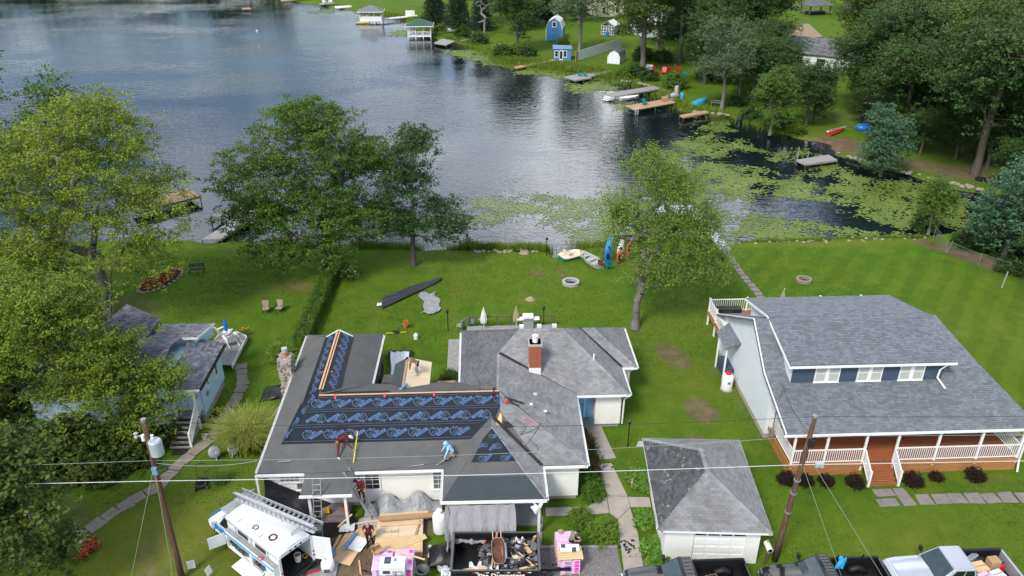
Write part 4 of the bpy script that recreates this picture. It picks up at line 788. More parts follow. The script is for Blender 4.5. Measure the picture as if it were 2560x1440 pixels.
def cap_ridge(mb,a,b,w=0.17,seed=2,mi=0,step=0.2):
    a,b = Vector(a),Vector(b); d = (b-a); L = d.length; d/=L; s = d.cross(Vector((0,0,1))).normalized(); n = max(1,int(L/step)); dn = Vector((0,0,-1))
    for i in range(n):
        p = a+d*(L*i/n); q = a+d*(L*(i+1)/n+.03); h0 = Vector((0,0,.04)); h1 = Vector((0,0,.022)); f = .09
        mb.add([p+h0,q+h1,q+h1+s*w+dn*f,p+h0+s*w+dn*f,q+h1-s*w+dn*f,p+h0-s*w+dn*f],[(0,3,2,1),(0,1,4,5)],mi)
def roof_deck(mb,pts,t=0.10,mi=0):
    pts,n,u,v = frame_of(pts); mb.slab(pts,t,mi,n)
def lap_wall(mb,p,q,z0,z1,exp=0.17,mi=0,out=0.02,topz=None):
    """lap siding between plan points p and q; outward is to the right of p->q"""
    p,q = Vector((*p,0)),Vector((*q,0)); d = (q-p).normalized(); o = Vector((d.y,-d.x,0)); z = z0
    while z<z1-1e-4:
        t = min(z+exp,z1); a,b = p+o*out,q+o*out; Z = lambda k:Vector((0,0,k))
        mb.add([a+Z(z),b+Z(z),q+Z(t)+o*.003,p+Z(t)+o*.003,p+Z(z),q+Z(z)],[(0,1,2,3),(4,5,1,0)],mi); z = t
def window(parent,c,ang,w,h,gx=2,gy=2,glass='glass_window',trim='white_paint',fr=0.07,bars=0.02,name='window',dep=0.07):
    """window whose outer face looks along angle ang"""
    f = MB(); f.bb(-w/2-fr,w/2+fr,-dep,0,-h/2-fr,-h/2); f.bb(-w/2-fr,w/2+fr,-dep,0,h/2,h/2+fr); f.bb(-w/2-fr,-w/2,-dep,0,-h/2,h/2); f.bb(w/2,w/2+fr,-dep,0,-h/2,h/2); f.bb(-w/2-fr-.03,w/2+fr+.03,-dep-.03,0,-h/2-fr-.03,-h/2-fr)
    o = f.build(name,trim,parent,loc=c,rz=ang+math.pi/2); o.rotation_euler = (0,0,ang+math.pi/2)
    for i in range(gx):
        for j in range(gy):
            x0 = -w/2+w*i/gx+bars/2; x1 = -w/2+w*(i+1)/gx-bars/2; z0 = -h/2+h*j/gy+bars/2; z1 = -h/2+h*(j+1)/gy-bars/2; MB().bb(x0,x1,-dep*.45,-.004,z0,z1).build('pane',glass,o)
    m = MB()
    for i in range(1,gx):m.bb(-w/2+w*i/gx-bars/2,-w/2+w*i/gx+bars/2,-dep*.8,0,-h/2,h/2)
    for j in range(1,gy):
        for i in range(gx):m.bb(-w/2+w*i/gx+bars/2,-w/2+w*(i+1)/gx-bars/2,-dep*.75,0,-h/2+h*j/gy-bars/2,-h/2+h*j/gy+bars/2)
    if m.v:m.build('glazing_bars',trim,o)
    return o
def gutter(parent,p,q,z,matn='white_paint',out=0.11,h=0.11):
    p,q = Vector((*p,z)),Vector((*q,z)); d = (q-p).normalized(); o = Vector((d.y,-d.x,0)); m = MB(); Z = Vector((0,0,1))
    m.bar(p+o*out*.5-Z*h,q+o*out*.5-Z*h,out,.015); m.bar(p+o*out-Z*h*.5,q+o*out-Z*h*.5,.018,h); m.bar(p+o*.009-Z*h*.5,q+o*.009-Z*h*.5,.018,h)
    L = (q-p).length
    for k in range(int(L/1.1)+1):m.bar(p+d*min(L,k*1.1+.2),p+d*min(L,k*1.1+.2)+o*out,.025,.012)
    return m.build('gutter',matn,parent)
def wall_box(mb,x0,x1,y0,y1,z0,z1,mi=0):mb.bb(x0,x1,y0,y1,z0,z1,mi)
def bricks(parent,x0,x1,y0,y1,z0,z1,L=0.21,H=0.075,matn='brick_red',name='brick',d=0.02,faces='fblr',white_below=None):
    """courses of single bricks proud of a mortar core"""
    me = {}
    def bm(w,h):
        k = (round(w,3),round(h,3))
        if k not in me:b = MB(); b.bb(-w/2,w/2,-d,d*.6,-h/2,h/2); o = b.build(name,matn); me[k] = o.data; bpy.data.objects.remove(o)
        return me[k]
    z = z0; row = 0
    while z<z1-1e-3:
        for fc in faces:
            A,B,an = {'f':((x0,y0),(x1,y0),0),'r':((x1,y0),(x1,y1),math.pi/2),'b':((x1,y1),(x0,y1),math.pi),'l':((x0,y1),(x0,y0),-math.pi/2)}[fc]
            W_ = math.hypot(B[0]-A[0],B[1]-A[1]); n = max(1,round(W_/L)); w = W_/n
            for i in range(n+(row%2)):
                a = i*w-(w/2 if row%2 else 0); b = min(a+w,W_); a = max(a,0)
                if b-a<.03:continue
                t = (a+b)/2/W_; o = bpy.data.objects.new(name,bm(b-a-.012,H-.012)); COL.objects.link(o); o.parent = parent; o.location = (A[0]+(B[0]-A[0])*t,A[1]+(B[1]-A[1])*t,z+H/2); o.rotation_euler = (0,0,an)
                if white_below and z<white_below:o.material_slots[0].link = 'OBJECT'; o.material_slots[0].material = M_['white_paint']
        z+=H; row+=1

# ------------------------------------------------------------------ the house being re-roofed
H1 = thing('ranch_house','long white ranch house being re-roofed with black underlayment','house')
EZ,RZ = 2.8,4.2
A_ = (-12.1,32.85,EZ); R1 = (-9.6,37.85,RZ); R2 = (.9,37.85,RZ); E_ = (5.5,32.85,EZ); L2 = (-12.15,47.35,EZ); L3 = (-6.9,47.35,EZ); L4 = (-7.0,41.1,EZ); W1 = (-9.55,45.4,RZ); Wl = (-10.5,45.4,3.68); Wr = (-8.6,45.4,3.68)
BL,BR,AP,AQ = (-2.2,30.4,EZ),(3.05,30.3,EZ),(.4,35.2,3.72),(.4,36.2,3.73)
VL,VR = (-2.2,32.85,EZ),(3.05,32.85,EZ)
K1 = (1.05,41.9,4.34); KW = (-1.45,40.95,EZ); KB = (-1.45,47.4,EZ); H_a = (2.45,43.35,5.2); H_b = (5.15,43.35,5.2); ENT = (5.6,39.3,EZ); ER = (8.95,39.3,EZ); EV = (8.95,42.3,EZ); EB = (9.95,42.3,EZ); EC = (9.95,47.4,EZ); BA,BBp = (7.4,44.85,4.33),(6.4,44.85,4.33)
planes_new = [(A_,E_,R2,R1),(A_,R1,W1,Wl,L2),(W1,(-9.6,38.0,RZ),L4,L3,Wr),(Wl,Wr,L3,L2),(R1,R2,(-1.45,41.05,EZ),L4),(BL,BR,AP),(BL,AP,AQ,VL)]
planes_old = [(BR,VR,AQ,AP),(E_,(5.6,39.3,EZ),K1,R2),(R2,K1,KW),(KW,K1,H_a,KB),(K1,ENT,ER,H_b,H_a),(ER,EV,BBp,H_b),(EB,EC,BA),(EV,EB,BA,BBp),(KB,H_a,H_b,(9.0,47.4,EZ))]
rf = MB()
for pl in planes_new+planes_old:roof_deck(rf,pl,.12)
roof1 = rf.build('roof','ice_shield',H1,label='roof stripped to grey ice shield on its left half')
sh = MB()
shingle_plane(sh,(BR,VR,AQ,AP),.30,.145,3)
fp = lambda x,y:(x,y,EZ+.28*(y-32.85)+.002)
shingle_plane(sh,[fp(3.05,32.86),E_,R2,fp(.95,36.4)],.30,.145,4)
shingle_plane(sh,(E_,(5.6,39.3,EZ),K1,R2),.30,.145,5); shingle_plane(sh,(K1,ENT,ER,H_b,H_a),.30,.145,6); shingle_plane(sh,(ER,EV,BBp,H_b),.30,.145,7)
shingle_plane(sh,(EV,EB,BA,BBp),.30,.145,8); shingle_plane(sh,(EB,EC,BA),.30,.145,9)
for a,b in ((E_,R2),(ER,H_b),(H_a,H_b),(H_a,K1),(K1,R2),(EB,BA),(BR,AP)):cap_ridge(sh,a,b)
sh.build('shingles','shingle_grey',roof1,kind='stuff',label='weathered pale grey three-tab shingles')
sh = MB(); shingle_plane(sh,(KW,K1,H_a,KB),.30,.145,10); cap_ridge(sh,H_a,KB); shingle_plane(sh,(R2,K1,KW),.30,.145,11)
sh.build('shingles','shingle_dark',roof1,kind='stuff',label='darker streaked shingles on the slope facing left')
for a,b,w in ((K1,ENT,.14),(EV,BBp,.15),((.5,36.0,3.74),VR,.10)):
    q = Vector((0,0,.045)); MB().bar(Vector(a)+q,Vector(b)+q,w*2,.03).build('valley_strip','valley_tar',roof1)
# new self-adhered strips along the lower slopes read as darker bands
nb = MB()
def band(mb,pts,lift):
    pts,n,u,v = frame_of(pts); mb.slab([p+n*lift for p in pts],.004,0,n)
band(nb,[BL,BR,(1.75,32.75,3.25),(-.95,32.8,3.25)],.006); nb.build('ice_shield_strip','ice_shield_new',roof1,label='newest dark blue-grey strip above the front gutter')
# underlayment with its printed emblem
def fpt(x,y,l=0.0):return Vector((x,y,EZ+.28*(y-32.85)+l))
ul = MB(); EDY = [34.72,35.78,36.82,37.86]
def hipx(y):return-12.1+(y-32.85)*.50
for i in range(3):
    y0,y1 = EDY[i]-.07,EDY[i+1]; l = .010+.006*i
    r0 = min(.95,max(-.55+(y0-34.6)*.95,-.55)) if i<2 else .92; r1 = .92 if i else .35
    ul.slab([fpt(hipx(y0)+.02,y0,l),fpt(r0,y0,l),fpt(r1,y1,l+.004),fpt(hipx(y1)+.02,y1,l+.004)],.004)
und = ul.build('underlayment','underlay',roof1,label='black underlayment printed with blue emblems')
ln = MB()
for i,y in enumerate((34.78,35.70,35.86,36.74,36.90,37.74)):ln.bar(fpt(hipx(y)+.1,y,.03),fpt(.85 if y>35.8 else-.2,y,.03),.022,.004)
ln.build('printed_line','underlay_line',und)
def lp(x,y,l=0.0):return Vector((x,y,EZ+(x+12.1)/2.5*1.4+l))          # left slope
def rp(x,y,l=0.0):return Vector((x,y,RZ-(x+9.55)/2.55*1.4+l))         # right slope of the back wing
ul = MB(); ul.slab([lp(-10.62,35.9,.012),lp(-9.62,37.8,.012),lp(-9.57,45.35,.012),lp(-10.5,45.3,.012)],.004); ul.slab([lp(-11.12,34.85,.016),lp(-10.2,36.62,.016),lp(-10.3,38.2,.016),lp(-10.72,38,.016)],.004)
ul.build('underlayment','underlay',roof1,label='black underlayment on the slope beside the stone chimney'); ul = MB(); ul.slab([rp(-9.5,38.3,.012),rp(-8.55,39.5,.012),rp(-8.6,45.3,.012),rp(-9.53,45.35,.012)],.004)
ul.build('underlayment','underlay',roof1,label='black underlayment right of the back ridge'); ul=MB()
bpn = lambda x,y,l:Vector((x,y,EZ+(3.72-EZ)/(35.2-30.37)*(y-30.37)+l))
ul.slab([bpn(-.75,32.75,.014),bpn(1.7,32.75,.014),bpn(1.15,33.9,.014),bpn(.95,34.3,.014),bpn(.45,35.1,.014),bpn(-.05,34.4,.014)],.004)
ul.build('underlayment','underlay',roof1,label='black underlayment on the front gable'); ul=MB()
bkn = lambda x,y,l:Vector((x,y,RZ-(y-37.85)/3.25*1.4+l)); ul.slab([bkn(-9.2,38.05,.012),bkn(-5.6,38.05,.012),bkn(-5.6,38.9,.012),bkn(-8.6,38.95,.012)],.004)
und2 = ul.build('underlayment','underlay',roof1,label='black underlayment strip behind the main ridge')
# emblem print: animal head outline beside a slanted name bar
def stroke(mb,pts,w,mi,closed=True):
    pts = [Vector((*p,0)) for p in pts]; k = len(pts)
    for i in range(k if closed else k-1):mb.bar(pts[i],pts[(i+1)%k],w,.003,mi)
em = MB()
head = [(-.46,.02),(-.44,.14),(-.36,.18),(-.30,.30),(-.26,.19),(-.18,.26),(-.08,.24),(0,.12),(.05,.0),(.0,-.08),(-.10,-.14),(-.16,-.24),(-.26,-.26),(-.36,-.18),(-.42,-.08)]
stroke(em,head,.020,1); stroke(em,[(x*.72-.06,y*.66+.01) for x,y in head[2:13]],.014,1,False)
stroke(em,[(-.20,.16),(-.13,.19),(-.07,.14),(-.12,.09),(-.19,.11)],.018,0); stroke(em,[(-.30,-.02),(-.20,.03),(-.10,-.02),(-.14,-.09)],.014,1,False); stroke(em,[(-.34,-.10),(-.24,-.06),(-.20,-.14)],.012,1,False)
M2 = Matrix.Rotation(R(38),4,'Z')
bar = [M2@Vector(p) for p in ((-.33,-.075,0),(.33,-.075,0),(.33,.075,0),(-.33,.075,0))]; off = Vector((.20,-.02,0)); em.slab([p+off for p in bar],.003,0,(0,0,1))
stroke(em,[((p+off).x,(p+off).y) for p in bar],.016,1)
emo = em.build('printed_emblem',['print_blue','print_pale'],und)
txt = text_mesh('RhinoRoof',.14,'underlay',(0,0,0),(0,0,0),None,'printed_name',.001,0,.82); tme = txt.data; bpy.data.objects.remove(txt)
tx2 = text_mesh('U20',.13,'print_pale',(0,0,0),(0,0,0),None,'printed_name',.001,.004,.9); tme2 = tx2.data; bpy.data.objects.remove(tx2)
eme = emo.data; bpy.data.objects.remove(emo)
def emblem(parent,p,n,u,flip=False,s=1.0,lift=.012):
    n = Vector(n).normalized(); u = (Vector(u)-n*Vector(u).dot(n)).normalized(); v = n.cross(u)
    if flip:u,v = -u,-v
    Mx = Matrix((u*s,v*s,n)).transposed().to_4x4(); Mx.translation = Vector(p)+n*lift; o = bpy.data.objects.new('printed_emblem',eme); COL.objects.link(o); o.parent = parent; o.matrix_local = Mx
    for me,off,ex in ((tme,(.20,-.02,.003),1),(tme2,(.07,.11,.002),1)):
        t = bpy.data.objects.new('printed_name',me); COL.objects.link(t); t.parent = parent; t.matrix_local = Mx@Matrix.Translation(off)@Matrix.Rotation(R(38),4,'Z')@Matrix.Diagonal((.82,1,1,1))
nF = Vector((0,-.28,1)); nL = Vector((-.56,0,1)); nR = Vector((.549,0,1)); nB = Vector((0,-.19,1))
for i in range(10):emblem(und,fpt(-9.62+1.165*i+.25,37.30,.02),nF,(1,0,0),False,1.15)
for i in range(9):emblem(und,fpt(-9.62+1.165*i+.15,36.28,.016),nF,(1,0,0),True,1.15)
for i in range(8):emblem(und,fpt(-9.60+1.165*i+.05,35.22,.012),nF,(1,0,0),False,1.15)
for i in range(8):emblem(und2,rp(-9.05,39.6+.82*i-.1,.012),nR,(0,1,0),True,.92)
for i in range(8):emblem(und2,lp(-10.05,38.9+.84*i,.012),nL,(0,1,0),False,.86)
for i in range(4):emblem(und2,lp(-10.98+i*.30+.10,35.35+i*.86,.012),nL,(.3,1,0),i%2==0,.8)
for x,y,f,s in ((.02,33.0,0,.8),(1.15,33.0,0,.7),(.55,33.75,1,.75),(-.1,33.85,1,.55),(.5,34.5,0,.6)):emblem(und2,bpn(x,y,.014),nB,(1,.3,0),bool(f),s)
# ridge slots, tape, wood showing
m = MB(); m.bar(fpt(-9.55,37.90,.035),fpt(.9,37.90,.035),.10,.03); m.build('ridge_board','bare_wood',roof1)
m = MB(); m.bar((-9.63,38.5,RZ+.05),(-9.63,45.3,RZ+.05),.10,.03); m.bar((-9.46,38.5,RZ+.045),(-9.46,45.3,RZ+.045),.07,.03); m.build('ridge_board','bare_wood',roof1); MB().bar((-9.545,38.5,RZ+.05),(-9.545,45.3,RZ+.05),.06,.02).build('ridge_slot','rust',roof1)
for x in (-8.6,-5.75,-2.9):MB().bar(fpt(x,37.95,.06),fpt(x,37.62,.045),.10,.006).build('tape_strip','tape_red',roof1)
for y in (40.6,43.6):MB().bar((-9.9,y,RZ-.10),(-9.2,y,RZ-.10),.10,.006).build('tape_strip','tape_red',roof1)
m = MB(); m.bar((-10.4,45.42,3.70),(-9.55,45.42,RZ+.02),.05,.16); m.bar((-8.7,45.42,3.70),(-9.55,45.42,RZ+.02),.05,.16); m.build('rake_trim','white_paint',roof1)
MB().poly([(.62,35.5,3.63),(.95,35.2,3.50),(1.02,36.1,3.80),(.9,36.3,3.86)]).build('bare_sheathing','plywood',roof1,solid=.01)
rb = random.Random(4); m = MB()
for k in range(34):x = rb.uniform(-3.6,.8); y = rb.uniform(38.0,38.45); p = bkn(x,y,.03); m.box(p,(rb.uniform(.2,.7),rb.uniform(.03,.07),.03),rb.uniform(-.3,.3),0)
m.build('torn_debris','rust',roof1,kind='stuff')
# small gable of bare plywood over the back door
PL = [(-5.75,40.6,2.95),(-5.75,43.4,2.75),(-4.9,43.4,3.25),(-4.9,39.6,3.43)]; PR = [(-4.9,39.6,3.43),(-4.9,43.4,3.25),(-3.35,43.4,2.85),(-3.35,40.3,3.0)]
MB().slab(PL,.06,0,plane_n([Vector(p) for p in PL][::-1] if plane_n([Vector(p) for p in PL]).z<0 else[Vector(p) for p in PL])).build('porch_roof_left','ice_shield_new',roof1)
for a,b in ((0,.5),(.5,1)):
    f = lambda s,t:Vector(PR[0])*(1-s)*(1-t)+Vector(PR[3])*s*(1-t)+Vector(PR[1])*(1-s)*t+Vector(PR[2])*s*t
    MB().slab([f(0,a+.003),f(1,a+.003),f(1,b-.003),f(0,b-.003)],.05,0,(.25,.05,1)).build('plywood_panel','plywood_pale',roof1)
MB().bar((-4.92,39.8,3.46),(-4.92,43.3,3.29),.12,.06).build('ridge_board','cardboard',roof1)
# walls
wl = MB(); wl.bb(-11.75,5.1,33.32,40.7,.25,2.68); wl.bb(-11.75,-7.35,40.7,46.95,.25,2.68); wl.bb(-1.1,8.55,40.71,47.0,.25,2.68); wl.bb(6.95,8.55,39.75,40.71,.25,2.68); wl.bb(8.56,9.6,42.65,47.0,.25,2.68); wl.bb(5.1,5.13,36,40.0,.25,2.68)
wl.build('wall','white_siding',H1)
sd = MB()
for p,q in (((-11.75,33.3),(2.6,33.3)),((2.72,33.3),(5.12,33.3)),((5.12,33.32),(5.12,40.0)),((6.95,39.73),(8.55,39.73)),((8.57,39.75),(8.57,42.6)),((9.62,42.65),(9.62,47)),((-11.77,46.95),(-11.77,33.32))):lap_wall(sd,p,q,.28,2.72)
sd.build('siding','white_siding',H1)
fd = MB(); fd.bb(-11.7,5.05,33.36,40.7,-.1,.25); fd.bb(-1.05,8.5,40.71,46.95,-.1,.25); fd.bb(7.0,8.5,39.8,40.7,-.1,.25); fd.bb(-11.7,-7.4,40.7,46.9,-.1,.25); fd.bb(8.5,9.55,42.7,46.95,-.1,.25); fd.build('foundation','foundation',H1)
sf = MB(); sf.bb(-12.02,-2.1,33.0,33.3,2.68,2.70); sf.bb(-2.1,3.0,30.42,33.28,2.68,2.70); sf.bb(3.0,5.45,32.9,33.28,2.68,2.70); sf.bb(5.14,5.55,33.3,39.3,2.68,2.70); sf.bb(5.6,8.9,39.34,39.72,2.68,2.70); sf.bb(8.6,9.9,42.36,42.62,2.68,2.70); sf.build('soffit','white_paint',H1)
for p,q in (((-12.12,32.82),(-9.6,32.82)),((-6.95,32.82),(-2.25,32.82)),((-2.22,32.8),(-2.22,30.42)),((-2.3,30.36),(3.1,30.28)),((3.08,30.3),(3.08,32.8)),((3.1,32.82),(5.52,32.82)),((5.52,32.86),(5.62,39.25)),((5.65,39.28),(8.97,39.28)),((8.97,39.3),(8.97,42.25)),((9.0,42.28),(9.97,42.28)),((9.97,42.3),(9.97,47.4)),((-12.14,47.3),(-12.11,33.0)),((-6.98,41.2),(-6.88,47.2)),((-1.47,47.3),(-1.47,41.0))):gutter(H1,p,q,EZ-.005)
def downspout(parent,pts,matn='white_paint',w=.09):
    m = MB()
    for p,q in zip(pts[:-1],pts[1:]):m.bar(p,q,w,w*.8)
    return m.build('downspout',matn,parent,bevel=.01)
downspout(H1,[(-12.15,32.85,2.7),(-12.15,32.85,.1)],w=.12); downspout(H1,[(8.95,39.25,2.68),(8.7,39.6,2.2),(8.68,39.66,.3)]); downspout(H1,[(9.9,42.3,2.68),(9.5,42.55,2.3),(9.5,42.58,.3)]); downspout(H1,[(-2.3,30.4,2.68),(-1.95,30.7,2.3),(-1.95,30.7,.3)])
for c,w,h,gx_,gy_,gl in (((-10.55,33.29,2.18),1.0,.55,4,2,'glass_window'),((-9.95,33.29,1.55),.5,.42,1,1,'glass_window'),((-6.15,33.29,1.85),.75,1.25,2,4,'glass_dark'),((-2.45,33.29,1.75),.75,1.3,3,4,'glass_window')):window(H1,c,-math.pi/2,w,h,gx_,gy_,gl)
for x in (-1.95,.4,2.75):MB().bb(x-.07,x+.07,30.62,30.76,.05,2.68).build('porch_post','white_paint',H1,bevel=.01)
MB().bb(-1.9,1.5,30.8,33.2,0,.12).build('porch_floor','concrete_grey',H1); MB().bb(.2,1.1,33.24,33.29,.25,2.25).build('porch_door','white_paint',H1)
# front door porch of the left part
P1 = [(-9.55,31.35,2.62),(-6.95,31.35,2.62),(-6.95,33.2,2.72),(-7.9,34.0,3.10),(-8.3,34.0,3.10),(-9.55,33.2,2.72)]
pp = MB(); roof_deck(pp,[P1[0],P1[1],(-7.6,33.3,2.98),(-8.9,33.3,2.98)],.1); roof_deck(pp,[P1[0],(-8.9,33.3,2.98),(-8.9,34.1,3.13),(-9.55,33.0,2.82)],.1); roof_deck(pp,[P1[1],(-6.95,33.0,2.82),(-7.6,34.1,3.13),(-7.6,33.3,2.98)],.1); roof_deck(pp,[(-8.9,33.3,2.98),(-7.6,33.3,2.98),(-7.6,34.1,3.14),(-8.9,34.1,3.14)],.1)
pp.build('porch_roof','ice_shield',H1); gutter(H1,(-9.6,31.32),(-6.9,31.32),2.6); MB().bb(-9.5,-7.0,31.42,33.3,2.36,2.46).build('porch_beam','white_paint',H1)
for x in (-9.2,-7.35):MB().bb(x-.07,x+.07,31.55,31.69,0,2.36).build('porch_post','white_paint',H1,bevel=.01)
MB().bb(-9.0,-7.4,32.3,33.25,0,.32).bb(-8.8,-7.6,31.95,32.3,0,.16).build('doorstep','flagstone',H1,bevel=.02); MB().bb(-8.7,-7.75,33.24,33.29,.32,2.3).build('front_door','white_paint',H1)
# side entry with its blue door
MB().bb(5.2,6.93,39.5,40.66,0,.15).build('entry_slab','concrete_grey',H1,bevel=.01); d_ = MB().bb(5.35,6.35,40.60,40.69,.16,2.35).build('entry_door','sky_blue_paint',H1); MB().bb(6.24,6.29,40.56,40.6,1.15,1.25).build('handle','chrome',d_)
sdl = MB().bb(6.45,6.88,40.60,40.69,.16,2.35).build('side_light','sky_blue_paint',H1); MB().bb(6.55,6.78,40.57,40.6,1.75,2.2).build('pane','glass_dark',sdl); MB().bb(6.36,6.44,40.58,40.69,.16,2.4).build('door_trim','white_paint',H1); MB().bb(5.5,6.15,39.95,40.4,.15,.17).build('door_mat','rubber',H1)
# chimneys
ch = MB().bb(2.85,3.55,40.55,41.2,3.4,5.75).build('chimney','mortar',roof1,label='red brick chimney painted white at its foot'); bricks(roof1,2.85,3.55,40.55,41.2,3.55,5.6,.23,.085,white_below=3.98)
m = MB(); m.bb(2.78,3.62,40.48,41.27,5.6,5.75); m.build('chimney_cap','mortar',roof1); m = MB(); m.lathe([(.17,0),(.17,.25),(.14,.25),(.14,.35),(.2,.38),(.2,.44)],(3.2,40.87,5.75),14); m.build('flue_cap','white_paint',roof1)
m = MB(); rc = random.Random(12); m.bb(-12.95,-12.2,42.3,43.2,0,3.95); core = m.build('stone_chimney','mortar',H1,label='rough fieldstone chimney on the left wall')
for k in range(190):
    f = rc.random(); z = rc.uniform(.1,3.95)
    x,y = ((rc.uniform(-12.95,-12.2),42.28) if f<.4 else (-12.97,rc.uniform(42.3,43.2)) if f<.65 else (-12.18,rc.uniform(42.3,43.2)) if f<.9 else (rc.uniform(-12.9,-12.25),rc.uniform(42.35,43.15))); z = 3.95 if f>=.9 else z
    s = rc.uniform(.08,.15); MB().ell((0,0,0),(s,s*rc.uniform(.6,.9),s*rc.uniform(.5,.8)),7,4).build('stone','fieldstone',core,loc=(x,y,z),rz=rc.uniform(0,3))
MB().lathe([(.16,0),(.16,.35)],(-12.55,42.75,3.95),14).build('clay_flue','clay',core); MB().lathe([(.19,.35),(.19,.62),(.02,.68)],(-12.55,42.75,3.95),14).build('flue_cap','galvanised',core)
# vents on the old roof
for p in ((3.05,38.3,3.62),):MB().lathe([(.16,-.05),(.16,.08),(.05,.14)],p,12).build('roof_vent','galvanised',roof1)
MB().lathe([(.05,-.05),(.05,.4)],(6.95,41.35,4.05),8).build('vent_pipe','white_paint',roof1)
for x in (2.55,3.7,4.7):MB().bb(x-.14,x+.14,43.9,44.15,4.9,5.12).build('roof_vent','white_paint',roof1,bevel=.02)
# deck with planter behind the back wing
bd = thing('back_deck','narrow grey deck along the left side of the back wing','deck')
for k in range(12):MB().bb(-2.55+k*.10,-2.46+k*.10,44.4,50.5,.28,.32).build('deck_board','dock_grey',bd)
MB().bb(-3.1,-1.9,43.3,44.1,.1,.9).build('planter_box','dock_tan',bd)
bp_ = thing('back_patio','dark patio deck behind the grey roof holding the parasols','deck')
for k in range(14):MB().bb(-1.2,5.6,48.6+k*.28,48.84+k*.28,.2,.26).build('deck_board','dock_grey',bp_)
for k in range(7):MB().bb(-1.1+k*1.1,-1.0+k*1.1,52.5,52.6,.2,1.05).build('post','old_wood',bp_)
MB().bb(-1.1,5.6,52.5,52.6,1.0,1.08).build('rail','old_wood',bp_)

# ------------------------------------------------------------------ white and navy house with the long porch
H2 = thing('porch_house','white house with navy dormer, grey shingle roof and red-stained front porch','house')
e0,bz,rz_ = 3.05,4.35,6.45
F0,F1,B0,B1,T0,T1 = (16.9,34.6,e0),(31.6,34.6,e0),(16.9,38.9,bz),(30.4,38.9,bz),(16.9,41.8,rz_),(28.5,41.8,rz_); K0,Kr = (16.9,48.6,e0),(31.6,48.6,e0)
pl2 = [(F0,F1,B1,B0),(B0,B1,T1,T0),(F1,Kr,T1,B1),(T0,T1,Kr,K0)]
D0,D1,D2,D3,D4,D5 = (17.95,37.85,5.54),(27.9,37.85,5.54),(27.9,42.2,6.52),(17.95,42.2,6.52),(17.95,46.2,5.6),(27.9,46.2,5.6)
m = MB()
for p in pl2:roof_deck(m,p,.12)
roof2 = m.build('roof','shingle_dark',H2)
m = MB(); roof_deck(m,(D0,D1,D2,D3),.14); roof_deck(m,(D3,D2,D5,D4),.14); droof = m.build('dormer_roof','shingle_dark',H2)
s1 = MB()
for i,p in enumerate(pl2):shingle_plane(s1,p,.26,.145,30+i,.45,.018)
cap_ridge(s1,F1,B1); cap_ridge(s1,B1,T1); s1.build('shingles','shingle_blue',roof2,kind='stuff')
s1 = MB(); shingle_plane(s1,(D0,D1,D2,D3),.26,.145,40,.45,.018); shingle_plane(s1,(D3,D2,D5,D4),.26,.145,41,.45,.018); cap_ridge(s1,D3,D2); s1.build('shingles','shingle_blue',droof,kind='stuff')
w = MB(); w.bb(17.3,31.2,38.2,48.2,.35,2.95); w.add([(17.3,38.2,2.95),(17.3,48.2,2.95),(17.3,48.2,3.12),(17.3,41.8,6.3),(17.3,38.9,4.22),(17.3,38.2,4.0),(17.42,38.2,2.95),(17.42,48.2,2.95),(17.42,48.2,3.12),(17.42,41.8,6.3),(17.42,38.9,4.22),(17.42,38.2,4.0)],[(0,5,4,3,2,1),(6,7,8,9,10,11),(0,1,7,6),(0,6,11,5)])
w.add([(17.3,34.9,3.0),(17.3,38.2,3.0),(17.3,38.2,4.0),(17.3,34.9,3.02),(17.36,34.9,3.0),(17.36,38.2,3.0),(17.36,38.2,4.0),(17.36,34.9,3.02)],[(0,3,2,1),(4,5,6,7)])
w.build('wall','white_wall',H2); MB().bb(17.28,31.15,38.25,48.15,-.1,.35).build('foundation','foundation',H2)
dw = MB(); dw.bb(18.3,27.5,38.15,45.8,4.0,5.5); dw.add([(18.3,38.15,5.5),(18.3,45.8,5.5),(18.3,42.2,6.36)],[(0,2,1)]); dw.build('dormer_wall','white_wall',H2)
nv = MB(); lap_wall(nv,(18.3,38.14),(27.5,38.14),4.08,5.42,.15); nv.build('dormer_siding','navy_siding',H2,label='navy lap siding across the front of the dormer')
tr = MB(); tr.bar((16.95,34.6,e0-.02),(16.95,38.9,bz-.02),.06,.2); tr.bar((16.95,38.9,bz-.02),(16.95,41.8,rz_-.02),.06,.2); tr.bar((16.95,41.8,rz_-.02),(16.95,48.6,e0-.02),.06,.2); tr.bar((17.93,37.85,5.44),(17.93,42.2,6.42),.05,.16); tr.bar((17.93,42.2,6.42),(17.93,46.2,5.5),.05,.16); tr.build('rake_trim','white_paint',H2)
MB().bb(16.98,17.3,46.9,48.5,2.9,3.05).build('eave_return','white_paint',H2)
gutter(H2,(17.9,37.82),(27.95,37.82),5.5); gutter(H2,(16.85,34.58),(31.65,34.58),e0); downspout(H2,[(27.4,37.75,5.4),(27.2,38.0,4.9),(27.15,38.0,4.35),(27.35,37.3,4.0)]); downspout(H2,[(31.45,34.55,2.95),(31.1,34.6,2.6),(31.1,34.6,.75),(30.9,34.2,.2)])
for cx in (20.42,23.0,25.55):
    MB().bb(cx-.06,cx+.06,38.03,38.12,4.18,5.36).build('mullion','white_paint',H2)
    for sx in (-.4,.4):window(H2,(cx+sx,38.11,4.76),-math.pi/2,.58,1.06,1,2,'blind',fr=.06,bars=.03)
